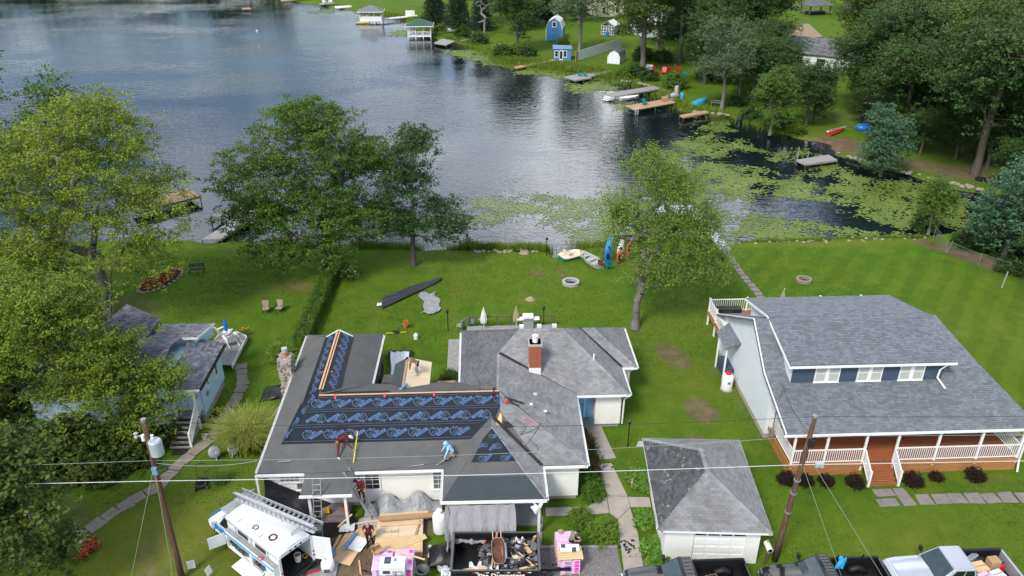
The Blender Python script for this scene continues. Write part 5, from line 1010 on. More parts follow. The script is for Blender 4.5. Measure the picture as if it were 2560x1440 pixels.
# porch
for k in range(94):MB().bb(17.6+k*.143,17.6+k*.143+.137,34.68,38.18,.87,.90).build('deck_board','deck_stain',H2)
rim = MB(); rim.bb(17.5,21.8,34.60,34.66,.62,.9); rim.bb(23.6,31.05,34.60,34.66,.62,.9); rim.bb(17.48,17.54,34.67,38.2,.62,.9); rim.build('rim_joist','cedar',H2)
for z in (.02,.22,.42):
    for a,b in ((17.56,21.9),(23.5,31.0)):MB().bb(a,b,34.64,34.67,z,z+.19).build('skirt_board','cedar',H2)
    MB().bb(17.56,17.59,34.7,38.15,z,z+.19).build('skirt_board','cedar',H2)
PX = (17.6,19.5,21.75,23.6,26.0,28.5,30.95)
for x in PX:MB().bb(x-.06,x+.06,34.62,34.74,.3 if x in (21.75,23.6) else .55,2.92).build('porch_post','white_paint',H2,bevel=.01)
MB().bb(17.5,31.2,34.62,34.76,2.82,2.96).build('porch_beam','white_paint',H2); MB().bb(17.4,31.3,34.78,38.18,2.955,2.975).build('porch_ceiling','white_paint',H2)
_bal = None
def railing(parent,p,q,h=.92,zb=.08,step=.125,z=None,matn='white_paint'):
    global _bal
    p,q = Vector(p),Vector(q); d = q-p; L = d.length; up = Vector((0,0,1))
    MB().bar(p+up*h,q+up*h,.07,.06).build('top_rail',matn,parent); MB().bar(p+up*zb,q+up*zb,.05,.05).build('bottom_rail',matn,parent)
    if _bal is None:o = MB().bb(-.016,.016,-.016,.016,0,1).build('baluster',matn); _bal = o.data; bpy.data.objects.remove(o)
    n = int(L/step)
    for i in range(1,n):
        o = bpy.data.objects.new('baluster',_bal); COL.objects.link(o); o.parent = parent; o.location = p+d*(i/n)+up*(zb+.02); o.scale = (1,1,h-zb-.05)
for a,b in zip(PX[:-1],PX[1:]):
    if a!=21.75:railing(H2,(a+.06,34.68,.9),(b-.06,34.68,.9))
railing(H2,(17.6,34.78,.9),(17.6,38.1,.9)); railing(H2,(30.95,34.78,.9),(30.95,38.1,.9))
for i in range(5):MB().bb(21.9,23.45,33.55+i*.22,33.80+i*.22,.13+i*.17,.17+i*.17).build('step_tread','deck_stain',H2); MB().bb(21.92,23.43,33.60+i*.22,33.62+i*.22,0 if i==0 else .17*i,.13+i*.17).build('step_riser','cedar',H2)
for x in (21.8,23.55):MB().bb(x-.06,x+.06,33.5,33.62,0,1.12).build('newel_post','white_paint',H2,bevel=.01); railing(H2,(x,33.62,.12),(x,34.62,.88),.92,.1)
# rear deck, raised on posts
rd2 = MB(); 
for k in range(26):MB().bb(17.55,29.5,48.7+k*.145,48.7+k*.145+.138,1.17,1.2).build('rear_deck_board','deck_stain',H2)
MB().bb(17.5,17.56,48.7,52.5,.95,1.2).build('rear_rim','cedar',H2)
for x,y in ((17.6,48.9),(17.6,50.6),(17.6,52.4),(20.5,52.4),(23.3,52.4),(26.2,52.4),(29.4,52.4)):MB().bb(x-.06,x+.06,y-.06,y+.06,0,2.3).bb(x-.08,x+.08,y-.08,y+.08,2.3,2.34).build('deck_post','white_paint',H2)
for a,b in (((17.6,48.95,1.2),(17.6,52.35,1.2)),((17.65,52.4,1.2),(20.45,52.4,1.2)),((20.55,52.4,1.2),(23.25,52.4,1.2)),((23.35,52.4,1.2),(26.1,52.4,1.2)),((26.3,52.4,1.2),(29.3,52.4,1.2))):railing(H2,a,b,1.0,.1,.16)
# side stoop roof at the back left corner
m = MB(); sp = [(16.35,44.3,2.75),(17.3,44.1,3.3),(17.3,46.9,3.3),(16.35,46.6,2.75)]; roof_deck(m,sp,.1); so = m.build('stoop_roof','shingle_dark',H2); s1 = MB(); shingle_plane(s1,sp,.26,.145,44,.45); s1.build('shingles','shingle_blue',so,kind='stuff')
[MB().bb(16.5,16.6,y,y+.1,0,2.7).build('stoop_post','white_paint',H2) for y in (44.5,46.3)]; MB().bb(16.7,17.28,44.6,46.4,.0,.9).build('side_stoop','navy_siding',H2)
MB().bar((17.2,36.9,3.3),(17.2,36.9,5.0),.07,.07).bar((17.2,36.9,1.0),(17.2,36.9,3.3),.06,.06).build('service_mast','steel_dull',H2); MB().bb(17.1,17.28,36.75,37.05,1.2,1.7).build('meter_box','steel_dull',H2,bevel=.02)

# ------------------------------------------------------------------ garage
GA = thing('garage','white stucco garage with hipped grey shingle roof and panelled door','garage',(11.48,31.65,0),R(-4.5))
hw,hd_ = 2.75,3.62; ez = 2.4; c4 = [(-hw,-hd_,ez),(hw,-hd_,ez),(hw,hd_,ez),(-hw,hd_,ez)]; ra,rb_ = (0,-.88,3.92),(0,.88,3.92)
gp_ = [(c4[0],c4[1],ra),(c4[1],c4[2],rb_,ra),(c4[2],c4[3],rb_),(c4[3],c4[0],ra,rb_)]
m = MB()
for p in gp_:roof_deck(m,p,.08)
gr = m.build('roof','shingle_dark',GA); f_ = MB(); [f_.bar((*a[:2],ez-.05),(*b[:2],ez-.05),.03,.12) for a,b in zip(c4,c4[1:]+c4[:1])]; f_.build('fascia','white_paint',GA)
s1 = MB(); [shingle_plane(s1,p,.30,.15,50+i) for i,p in enumerate(gp_[:3])]; [cap_ridge(s1,a,b) for a,b in ((c4[1],ra),(c4[2],rb_),(ra,rb_),(c4[0],ra),(c4[3],rb_))]; s1.build('shingles','shingle_grey',gr,kind='stuff')
s1 = MB(); shingle_plane(s1,gp_[3],.30,.15,55); s1.build('shingles','shingle_mossy',gr,kind='stuff',label='dark lichen-spotted shingles on the left slope')
hx,hy = 2.35,3.25; dx0,dx1 = -.92,1.68
m = MB(); m.bb(-hx,dx0,-hy,-hy+.2,0,2.34); m.bb(dx1,hx,-hy,-hy+.2,0,2.34); m.bb(dx0,dx1,-hy,-hy+.2,2.12,2.34); m.bb(-hx,-hx+.2,-hy+.2,hy,0,2.34); m.bb(hx-.2,hx,-hy+.2,hy,0,2.34); m.bb(-hx+.2,hx-.2,hy-.2,hy,0,2.34); m.build('wall','stucco',GA)
MB().bb(-hw+.05,hw-.05,-hd_+.05,hd_-.05,2.30,2.33).build('soffit','white_paint',GA); MB().bb(dx0-.02,dx1+.02,-hy-.03,-hy,2.06,2.2).build('door_header','white_paint',GA)
gd = MB().bb(dx0,dx1,-hy+.10,-hy+.15,0,2.12).build('garage_door','white_paint',GA)
for r in range(4):
    for c in range(4):
        x0 = dx0+.05+c*.64; z0 = .06+r*.52
        if r<3:MB().bb(x0+.03,x0+.57,-hy+.075,-hy+.10,z0+.05,z0+.42).build('door_panel','white_paint',gd,bevel=.02)
        else:MB().bb(x0+.03,x0+.57,-hy+.08,-hy+.10,z0+.12,z0+.36).build('pane','glass_dark',gd)
MB().bb(.32,.48,-hy-.16,-hy-.03,2.16,2.28).ell((.40,-hy-.18,2.16),(.06,.06,.08),8,5).build('wall_lamp','steel_dull',GA)
MB().bb(-hx-.03,-hx,-1.1,-.2,.05,2.05).build('side_door','white_paint',GA)

# ------------------------------------------------------------------ light blue house at the left
H3 = thing('blue_house','light blue house with grey roofs half hidden by the yellow-green tree','house')
w = MB(); w.bb(-19.4,-17.75,41.4,45.6,.55,3.1); w.bb(-27.2,-19.4,39.8,46.2,.55,3.6); w.bb(-26,-19.2,46.2,46.7,.55,3.5); w.build('wall','blue_siding',H3)
sd = MB(); lap_wall(sd,(-17.73,41.4),(-17.73,45.6),.58,3.08,.15); lap_wall(sd,(-19.38,41.0),(-19.38,41.4),.6,3.3,.15); lap_wall(sd,(-19.4,41.38),(-17.75,41.38),.58,3.05,.15); sd.build('siding','blue_siding',H3)
MB().bb(-19.35,-17.8,41.45,45.55,-.1,.55).bb(-27.1,-19.45,39.9,46.1,-.1,.55).build('foundation','foundation',H3)
W3 = [(-17.4,40.5,3.15),(-17.4,45.95,3.15),(-18.6,45.95,3.75),(-19.5,45.2,3.95),(-19.5,41.9,3.95)]
wr = [((-17.4,40.5,3.15),(-17.4,45.95,3.15),(-19.45,45.4,3.95),(-19.0,42.0,3.8)),((-19.6,40.5,3.15),(-17.4,40.5,3.15),(-19.0,42.0,3.8),(-19.6,42.0,3.82))]
mp = [((-21.6,39.4,3.65),(-21.6,46.5,3.65),(-23.6,46.5,4.6),(-23.6,39.4,4.6))]; mp = [((-27.6,39.4,3.6),(-19.7,39.4,3.6),(-19.7,43.0,4.75),(-27.6,43.0,4.75)),((-27.6,43.0,4.75),(-19.7,43.0,4.75),(-19.7,46.6,3.7),(-27.6,46.6,3.7))]
r2 = [((-21.6,44.95,4.2),(-18.75,44.95,4.2),(-18.2,46.9,4.15),(-21.6,46.9,4.15))]; r3 = [((-25.9,45.0,4.0),(-22.1,44.6,4.0),(-21.9,47.3,4.1),(-24.6,48.8,4.75),(-25.9,48.0,4.2))]
m = MB()
for p in wr+mp+r2:roof_deck(m,p,.12)
for p in r3:roof_deck(m,[p[0],p[1],p[2],p[3]],.12)
ro3 = m.build('roof','shingle_dark',H3); s1 = MB()
for i,p in enumerate(wr+mp+r2+[r3[0][:4]]):shingle_plane(s1,p,.30,.16,60+i,.4,.018)
s1.build('shingles','shingle_slate',ro3,kind='stuff')
MB().add([(-21.5,45.1,3.5),(-18.9,45.1,3.5),(-18.9,45.1,4.1),(-21.5,45.1,4.1),(-18.35,46.8,4.05),(-18.35,46.8,3.3),(-18.9,45.1,3.3)],[(0,1,2,3),(6,5,4,2)]).build('upper_wall','blue_siding',H3,solid=.04)
MB().bar((-21.6,44.93,4.12),(-18.7,44.93,4.12),.04,.16).bar((-18.72,44.93,4.12),(-18.17,46.9,4.07),.04,.16).build('fascia','white_paint',H3)
gutter(H3,(-17.38,40.5),(-17.38,45.95),3.12,'black_metal'); gutter(H3,(-19.6,40.48),(-17.4,40.48),3.12,'white_paint')
window(H3,(-17.72,44.3,2.1),0,.55,.8,1,2); window(H3,(-17.72,42.6,2.2),0,.3,.4,1,1)
MB().bb(-17.74,-17.62,42.1,42.35,1.5,1.8).build('meter_box','steel_dull',H3)
MB().bb(-19.35,-17.8,40.6,41.35,.9,1.0).build('porch_floor','dock_grey',H3)
for x in (-19.2,-17.9):MB().bb(x-.06,x+.06,40.6,40.72,.0,3.0).build('porch_post','white_paint',H3)
MB().bb(-19.3,-17.85,40.58,40.66,2.6,3.0).build('porch_arch','white_paint',H3)
for i in range(6):MB().bb(-19.2,-17.95,38.75+i*.30,39.08+i*.30,0,.15+.15*i).build('step','concrete',H3,bevel=.015); MB().bb(-19.1,-18.05,38.78+i*.30,39.0+i*.30,.15+.15*i,.158+.15*i).build('tread_mat','black_matte',H3)
railing(H3,(-17.9,38.85,.1),(-17.9,40.6,1.0),.95,.08,.13); railing(H3,(-17.9,40.65,1.0),(-17.9,41.35,1.0),.95,.08,.13); MB().bb(-17.96,-17.84,38.78,38.9,0,1.1).build('newel_post','white_paint',H3); MB().bb(-18.9,-18.1,38.1,38.65,.05,.07).build('door_mat','rubber',H3)
dk = thing('corner_deck','grey deck with clipped corner behind the light blue house','deck')
for k in range(15):
    x = -19.95+k*.15; y1 = 52.0 if x<-18.7 else 52.0-(x+18.7)*.75
    MB().bb(x,x+.142,47.3 if x>-19.2 else 48.5,y1,.5,.54).build('deck_board','dock_grey',dk)
MB().bar((-17.68,47.25,.40),(-17.68,51.25,.40),.05,.3).bar((-17.68,51.25,.40),(-18.7,52.03,.40),.05,.3).build('deck_fascia','white_paint',dk)

# ------------------------------------------------------------------ docks, boats and small buildings round the lake
def dock(name,label,pts,matn,z=.25,n=None,posts=True,fascia=None,group=None,t=.06):
    """planked dock over the quad pts (x, y): a,b one short end, c,d the other"""
    a,b,c,d = [Vector((*p,z)) for p in pts]; o = thing(name,label,'dock',(a.x,a.y,0),0,group); base = Vector((a.x,a.y,0)); a,b,c,d = a-base,b-base,c-base,d-base; L = ((d-a).length+(c-b).length)/2; n = n or max(4,int(L/.42))
    for i in range(n):
        s,e = i/n+.04/n,(i+1)/n-.04/n; MB().slab([a.lerp(d,s),b.lerp(c,s),b.lerp(c,e),a.lerp(d,e)],t,0,(0,0,1)).build('plank',matn,o)
    m = MB()
    for p,q in ((a,b),(b,c),(c,d),(d,a)):m.bar(p-Vector((0,0,t+.08)),q-Vector((0,0,t+.08)),.06,.16)
    m.build('frame',fascia or matn,o)
    if posts:
        for p in (a,b,c,d,a.lerp(d,.5),b.lerp(c,.5)):MB().cyl((p.x,p.y,-1.0),(p.x,p.y,z-.05),.06,n=8).build('post','old_wood',o)
    return o
dock('grey_dock','long slate-grey dock with a white step, rowboat moored beside it',[(20.6,128.2),(22.3,126.4),(31.3,131.9),(30.2,133.6)],'dock_grey',.35)
dock('green_dock','tan-topped dock with dark green sides and a ladder',[(22.7,119.8),(23.8,117.3),(31.2,121.6),(30.4,124.2)],'dock_tan',.4,fascia='green_paint')
dock('plank_dock','short brown plank dock below the overturned blue boat',[(30.1,114.4),(30.4,113.2),(35.0,115.9),(34.6,117)],'dock_tan',.3)
dock('L_dock','pale grey dock with a wide end and two green chairs',[(15.6,141.8),(17.3,138.6),(20.4,140.6),(19,144.2)],'dock_grey',.35).name = 'wide_dock'
dock('walk_dock','narrow pale walkway joining the wide grey dock to the bank',[(19.4,143.6),(20.3,141.6),(25.4,145.6),(24.8,147)],'dock_grey',.36)
dock('plank_dock','long brown plank dock beside the blue hut',[(7.0,151.2),(7.5,149.8),(15.4,156.8),(15,158)],'dock_tan',.3)
dock('swim_raft','square grey float off the bank by the bleached dead tree',[(-9.4,177.8),(-6.6,175.0),(-4.8,179.6),(-7.7,183)],'dock_grey',.3)
dock('plank_jetty','thin grey jetty right of the square grey float',[(-3.6,181.0),(-3.4,179.8),(1.2,184.4),(.9,185.5)],'dock_grey',.25)
dock('right_dock','small weathered dock with two poles in the lily cove',[(39.5,92.2),(40.0,90.4),(44.6,91.9),(44.4,94.1)],'dock_grey',.35).name = 'cove_dock'
for x,y,h in ((39.7,92.4,1.9),(41.2,92.9,1.2)):tmp = bpy.data.objects['cove_dock']; MB().cyl((x-39.5,y-92.2,-.8),(x-39.5,y-92.2,h),.06,n=7).build('pole','dock_grey',tmp)
dock('far_dock','pale dock at the top edge left of the roofed boathouses',[(-59,253.5),(-58.6,250.5),(-47,259),(-48,261)],'dock_tan',.4)
dock('pontoon','small dark pontoon with white chairs near the top',[(-46,244.6),(-45.4,242),(-41.5,244.6),(-42.2,247)],'dock_grey',.4)
dock('lake_raft','tiny white raft alone on the open lake',[(-66.3,236.4),(-65.8,234.6),(-63.7,235.2),(-64.2,237)],'dock_tan',.3)
dock('pale_blue_dock','narrow pale blue dock leading from the stepping stones',[(22.7,66.2),(23.6,66.2),(22.9,75.4),(22.0,75.4)],'pale_dock',.2)
dock('blue_float','pale blue float at the end of the narrow blue dock',[(18.6,75.6),(18.6,77.6),(23,77.6),(23,75.6)],'pale_dock',.2)
dock('ramp_dock','weathered sloping dock at the shore left of the broad maple',[(-26.8,70.2),(-25.0,70.4),(-23.3,75.3),(-25.2,75.6)],'dock_grey',.35)
dock('side_dock','weathered platform crossing the sloping dock',[(-27.6,75.8),(-27.2,77.6),(-22.6,77.2),(-23,75.4)],'dock_grey',.5)
dock('mossy_dock','tan dock with mossy edge showing right of the olive-yellow tree',[(-37,79.2),(-35.5,77.2),(-30.6,82.0),(-32.6,84.4)],'dock_tan',.5,fascia='green_paint')
dock('dark_dock','short dark plank dock under the maple branches',[(-20.0,69.0),(-18.9,69.0),(-18.2,72.4),(-19.3,72.4)],'old_wood',.2)
def hull(L,Wd,H,matn,inner=None,name='hull',parent=None,upside=False,sharp=1.0,stern=.8):
    """open boat hull with thwarts; local x runs along its length"""
    n = 12; out = MB(); inn = MB(); ro = []; ri = []
    for i in range(n+1):
        t = i/n; w = Wd/2*(min(1,(1-t)**.55*1.25) if t>.45 else stern+(1-stern)*min(1,t/.45)); w = max(w,.02); s = H*(1+.25*t*t); x = -L/2+L*t
        ro.append([(x,-w,s),(x,-w*.86,s*.35),(x,-w*.35,.02),(x,w*.35,.02),(x,w*.86,s*.35),(x,w,s)])
        w2 = max(w-.05,.01); ri.append([(x,-w2,s),(x,-w2*.84,s*.4),(x,-w2*.33,.09),(x,w2*.33,.09),(x,w2*.84,s*.4),(x,w2,s)])
    out.loft(ro,0,False,False); out.loft(ri,1,False,False); k = len(ro)
    for a,b in ((0,0),(5,5)):
        for i in range(n):out.add([ro[i][a],ro[i+1][a],ri[i+1][b],ri[i][b]],[(0,1,2,3)],0)
    out.add(ro[0],[(0,1,2,3,4,5)],0); out.add(ro[-1],[(5,4,3,2,1,0)],0)
    return out.build(name,[matn,inner or matn],parent,smooth=False)
def boat(name,label,x,y,z,ang,L,Wd,H,matn,inner=None,seats=3,cat='boat',flip=False):
    t = thing(name,label,cat,(x,y,z),R(ang)); h = hull(L,Wd,H,matn,inner,'hull',t)
    if flip:h.rotation_euler = (math.pi,0,0); h.location = (0,0,H*1.05)
    else:
        for i in range(seats):xx = -L/2+L*(.16+.27*i); MB().bb(xx-.12,xx+.12,-Wd*.40,Wd*.40,H*.72,H*.72+.04).build('thwart',inner or matn,t)
    return t
boat('rowboat','small white rowboat moored beside the long slate-grey dock',24.8,126.9,WZ-.08,22,3.6,1.4,.55,'boat_grey','white_paint')
boat('rowboat','old grey aluminium rowboat drawn up beside the cream pedal boat',9.9,64.2,.0,115,3.2,1.35,.5,'boat_grey','boat_grey')
boat('kayak','yellow kayak floating at the corner of the first boathouse',-29.2,210,WZ-.05,5,3.4,.9,.35,'yellow_kayak','cream_plastic',1,'kayak')
boat('kayak','red kayak lying on the brown leafy bank',50,104.8,.0,40,4.4,.8,.35,'red_kayak','red_kayak',1,'kayak')
boat('kayak','white-edged kayak lying behind the red kayak',50.6,106.2,.0,30,4.0,.45,.25,'white_paint','red_kayak',1,'kayak')
boat('overturned_boat','bright blue boat overturned on the far lawn',35.5,122.9,.0,46,3.8,1.5,.6,'cyan_plastic',flip=True)
boat('overturned_boat','grey-green rowboat overturned on the bank by the pale walkway',27.4,142.2,.0,55,4.6,1.5,.5,'boat_grey',flip=True)
boat('canoe','dark green canoe overturned at the water under the slim tree',40,114.0,.0,45,4.4,.9,.45,'boat_green',flip=True,cat='canoe')
boat('skiff','dark blue skiff moored at the pale blue float',23.9,74.5,WZ-.05,95,2.6,1.1,.4,'blue_plastic','black_matte',2)
boat('overturned_boat','pale boat overturned by the evergreens on the far bank',-7.6,197,0,150,3.6,1.3,.5,'boat_grey',flip=True)
boat('overturned_boat','white boat lying on the grass at the top left of the boathouses',-38,238,0,25,5,1.6,.5,'white_paint',flip=True)
t = thing('picnic_bench','weathered bench beside the overturned blue boat','bench',(37.6,121.4,0),R(-20))
for y in (-.5,0,.5):MB().box((0,y,.45 if y else .7),(1.8,.3,.05)).build('plank','dock_grey',t)
for x in (-.7,.7):MB().box((x,0,.3),(.08,1.2,.6)).build('leg','dock_grey',t)
# roofed boathouses
def boathouse(label,x,y,w,d,matn,braces,rz=0):
    t = thing('boathouse',label,'boathouse',(x,y,0),rz); MB().bb(-w/2,w/2,-d/2,d/2,.35,.5).build('floor','white_paint',t); MB().bb(-w/2,w/2,-d/2-.04,-d/2,.15,.5).build('skirt','white_paint',t)
    for sx in (-1,-.33,.33,1):
        for sy in (-1,1):MB().bb(sx*w/2-.07,sx*w/2+.07,sy*d/2-.07,sy*d/2+.07,-1.0,2.55).build('post','white_paint',t)
    o = .6; z = 2.5; q = [(-w/2-o,-d/2-o,z),(w/2+o,-d/2-o,z),(w/2+o,d/2+o,z),(-w/2-o,d/2+o,z)]; a,b = (-.3,0,z+1.35),(.3,0,z+1.35); m = MB()
    for p in ((q[0],q[1],b,a),(q[1],q[2],b),(q[2],q[3],a,b),(q[3],q[0],a)):roof_deck(m,p,.08)
    r = m.build('roof',matn,t); f = MB()
    for i in range(4):f.bar(q[i],q[(i+1)%4],.06,.16)
    f.build('fascia','white_paint',t)
    for x0,y0,x1,y1 in ((-w/2,-d/2,w/2,-d/2),(w/2,-d/2,w/2,d/2),(-w/2,d/2,-w/2,-d/2)):
        MB().bar((x0,y0,1.35),(x1,y1,1.35),.07,.07).build('rail','white_paint',t)
        if braces:
            n = 4
            for i in range(n):
                g = lambda s:Vector((x0+(x1-x0)*s,y0+(y1-y0)*s,0)); MB().bar(g(i/n)+Vector((0,0,.5)),g((i+1)/n)+Vector((0,0,1.35)),.06,.06).bar(g(i/n)+Vector((0,0,1.35)),g((i+1)/n)+Vector((0,0,.5)),.06,.06).build('cross_brace','white_paint',t)
        else:MB().bar((x0,y0,.9),(x1,y1,.9),.04,.8).build('panel','white_paint',t)
    return t
boathouse('white boathouse with blue-grey pyramid roof at the end of the long jetty',-27,212.6,5.4,4.6,'shingle_slate',False)
boathouse('white boathouse with mossy green roof and crossed railings',-13.1,188.6,5.2,4.6,'green_paint',True)
dock('white_jetty','long white jetty leading to the blue-grey boathouse',[(-24.2,214),(-24,212.4),(-15.6,217.6),(-15.8,219.4)],'white_paint',.45,14)
dock('boat_jetty','grey jetty leading to the green-roofed boathouse',[(-10.4,191.6),(-10.2,190.2),(-4,194.4),(-4.3,195.8)],'dock_grey',.4)
MB().bb(-18.6,-16.2,216.6,217,.45,1.9).build('jetty_screen','white_paint',label='white board screen at the shore end of the long white jetty',cat='screen',bevel=.02)
# sheds, houses
def gable_prism(mb,w,d,z0,h,mi=0,ax='y',over=.0):
    a = [(-w/2,-d/2,z0),(w/2,-d/2,z0),(0,-d/2,z0+h),(-w/2,d/2,z0),(w/2,d/2,z0),(0,d/2,z0+h)]; mb.add(a,[(0,1,2),(5,4,3),(0,2,5,3),(1,4,5,2),(0,3,4,1)],mi)
def gambrel(label,x,y,rz,w,d,hw_,h,wallm,roofm,trim='white_paint',doors=True,win=False):
    t = thing('garden_shed',label,'shed',(x,y,0),rz); pr = [(-w/2,0),(w/2,0),(w/2,hw_),(w*.36,hw_+(h-hw_)*.62),(0,h),(-w*.36,hw_+(h-hw_)*.62),(-w/2,hw_)]; k = len(pr); m = MB(); m.loft([[(a,-d/2,b) for a,b in pr],[(a,d/2,b) for a,b in pr]]); m.build('wall',wallm,t)
    r = MB()
    for i in (2,3,4,5):
        a,b = pr[i],pr[(i+1)%k]; r.slab([(a[0]*1.06,-d/2-.15,a[1]+.06),(b[0]*1.06,-d/2-.15,b[1]+.06),(b[0]*1.06,d/2+.15,b[1]+.06),(a[0]*1.06,d/2+.15,a[1]+.06)][::-1],.05)
    r.build('roof',roofm,t); f = MB()
    for i in range(1,k):f.bar((pr[i][0]*1.02,-d/2-.03,pr[i][1]),(pr[(i+1)%k][0]*1.02,-d/2-.03,pr[(i+1)%k][1]),.06,.12)
    f.bar((-w/2,-d/2-.03,0),(-w/2,-d/2-.03,hw_),.12,.06); f.build('trim',trim,t)
    if doors:
        for sx in (-.36,.36):q = MB().bb(sx*w*.55-.32,sx*w*.55+.32,-d/2-.04,-d/2,.1,1.8).build('door',trim,t); MB().bb(sx*w*.55-.2,sx*w*.55+.2,-d/2-.05,-d/2-.04,.3,.85).bb(sx*w*.55-.2,sx*w*.55+.2,-d/2-.05,-d/2-.04,1.0,1.6).build('door_panel',wallm,q)
    if win:window(t,(0,-d/2-.01,h*.72),-math.pi/2,.7,.9,1,2,'glass_dark',fr=.12)
    return t
gambrel('pale blue shed with dark barrel-shaped barn roof and white doors',27.4,156.0,R(-28),2.4,3.6,1.4,2.6,'white_wall','shingle_dark')
gambrel('bright blue tall barn-roofed shed with one upper window',17.9,183.5,R(-12),3.6,5.5,2.6,4.9,'barn_blue','white_paint',doors=False,win=True)
t = thing('blue_hut','low blue hut with white-framed windows at the bank','shed',(17.0,159.6,0),R(-5)); MB().bb(-1.7,1.7,-1.3,1.3,0,2.2).build('wall','barn_blue',t); MB().slab([(-1.9,-1.5,2.3),(1.9,-1.5,2.25),(1.9,1.5,2.45),(-1.9,1.5,2.5)],.1,0,(0,0,1)).build('roof','slate_blue',t)
for x in (-1.15,.55):window(t,(x,-1.31,1.25),-math.pi/2,.55,1.1,1,2,'glass_dark',fr=.09)
MB().bb(-.55,.1,-1.34,-1.3,.05,2.0).build('door','white_paint',t); MB().bb(-.45,0,-1.36,-1.34,.3,1.8).build('door_glass','glass_dark',t); window(t,(1.71,0,1.3),0,.9,1.1,2,2,'glass_window',fr=.09)
t = thing('board_fence','long white board fence running back from the blue hut','fence',(0,0,0))
for i in range(19):
    a,b = Vector((19.4,156.8,0)),Vector((31.2,172.5,0)); p,q = a.lerp(b,i/19),a.lerp(b,(i+1)/19-.004); MB().bar(p+Vector((0,0,1.0)),q+Vector((0,0,1.0)),.06,1.9).build('fence_panel','dock_tan' if i==0 else 'white_wall',t)
t = thing('greenhouse','small white-framed greenhouse on the lawn at the top','greenhouse',(31.4,189.6,0),R(-30)); m = MB()
for x in np.linspace(-1.6,1.6,6):
    for y in (-1.8,1.8):m.bar((x,y,0),(x,y,2.0),.08)
for y in np.linspace(-1.8,1.8,6):
    for x in (-1.6,1.6):m.bar((x,y,0),(x,y,2.0),.08)
    m.bar((-1.7,y,2.0),(0,y,3.1),.08); m.bar((1.7,y,2.0),(0,y,3.1),.08)
for z in (.1,.7,1.35,2.0):
    for a,b in (((-1.6,-1.8),(1.6,-1.8)),((1.6,-1.8),(1.6,1.8)),((-1.6,1.8),(-1.6,-1.8))):m.bar((*a,z),(*b,z),.08)
m.build('frame','white_paint',t)
for s in (-1,1):MB().slab([(s*1.7,-1.9,2.05),(s*1.7,1.9,2.05),(0,1.9,3.15),(0,-1.9,3.15)],.03,0,(s*.5,0,1)).build('roof_panel','white_plastic',t)
MB().bb(-1.55,1.55,-1.75,1.75,.02,1.95).build('glazing','glass_window',t)
MB().lathe([(.35,0),(.38,.9),(.3,.95)],(30.2,186.4,0),12).build('barrel','blue_plastic',label='bright blue barrel standing before the greenhouse',cat='barrel')
def house(label,x,y,rz,w,d,h,rh,wallm,roofm,wins,ax='x'):
    t = thing('far_house',label,'house',(x,y,0),rz); m = MB(); m.bb(-w/2,w/2,-d/2,d/2,0,h); m.add([(-w/2,-d/2,h),(-w/2,d/2,h),(-w/2,0,h+rh-.1),(w/2,-d/2,h),(w/2,d/2,h),(w/2,0,h+rh-.1)],[(0,2,1),(3,4,5)]); m.build('wall',wallm,t); o = .4; r = MB()
    roof_deck(r,[(-w/2-o,-d/2-o,h-.1),(w/2+o,-d/2-o,h-.1),(w/2+o,0,h+rh),(-w/2-o,0,h+rh)],.14); roof_deck(r,[(-w/2-o,0,h+rh),(w/2+o,0,h+rh),(w/2+o,d/2+o,h-.1),(-w/2-o,d/2+o,h-.1)],.14); ro = r.build('roof','shingle_dark',t); s1 = MB()
    shingle_plane(s1,[(-w/2-o,-d/2-o,h-.1),(w/2+o,-d/2-o,h-.1),(w/2+o,0,h+rh),(-w/2-o,0,h+rh)],.6,.3,3,.3,.02); shingle_plane(s1,[(-w/2-o,0,h+rh),(w/2+o,0,h+rh),(w/2+o,d/2+o,h-.1),(-w/2-o,d/2+o,h-.1)],.6,.3,4,.3,.02); s1.build('shingles',roofm,ro,kind='stuff')
    for f,a,z,ww,hh in wins:
        if f=='f':window(t,(a,-d/2-.01,z),-math.pi/2,ww,hh,1,2,'glass_dark',fr=.1)
        elif f=='l':window(t,(-w/2-.01,a,z),math.pi,ww,hh,1,2,'glass_dark',fr=.1)
    return t
house('cream two-storey house with dark windows behind the trees at the top',35.0,222,R(12),7.5,9,5.2,1.8,'cream_siding','dock_tan',[('f',-2,1.6,.9,1.5),('f',1.8,1.6,.9,1.5),('f',-2,4.2,.9,1.2),('f',1.8,4.2,.9,1.2),('l',0,3.0,.9,1.4)])
house('low white house hidden by trees at the top centre',18.0,226,R(-8),9,7,3.0,1.8,'white_wall','shingle_slate',[('f',-2,1.6,1,1.2),('f',2,1.6,1,1.2)])
house('white house with pale roof behind the tall thick-trunked tree',43.5,190,R(20),13,8,2.8,2.0,'white_wall','white_wall',[('f',-3,1.5,1.2,1.2),('f',3,1.5,1.2,1.2)])
house('white house with blue-grey roof seen between trees at the upper right',66.2,150.6,R(-38),12,9,2.9,2.2,'white_wall','shingle_slate',[('f',-3,1.5,1.2,1.2),('f',1,1.5,1.6,1.3),('l',0,1.6,1.0,1.2)])
house('tan-roofed cream house beyond the blue-grey roof',66.5,170.0,R(25),10,8,2.6,2.0,'cream_siding','cap_tan',[('f',2,1.5,1.2,1.2)])
t = thing('pavilion','open dark pavilion on the lawn at the top right','pavilion',(92,219,0),R(10))
for x in (-3,3):
    for y in (-2.2,2.2):MB().bb(x-.12,x+.12,y-.12,y+.12,0,2.6).build('post','old_wood',t)
m = MB(); q = [(-3.8,-3,2.6),(3.8,-3,2.6),(3.8,3,2.6),(-3.8,3,2.6)]
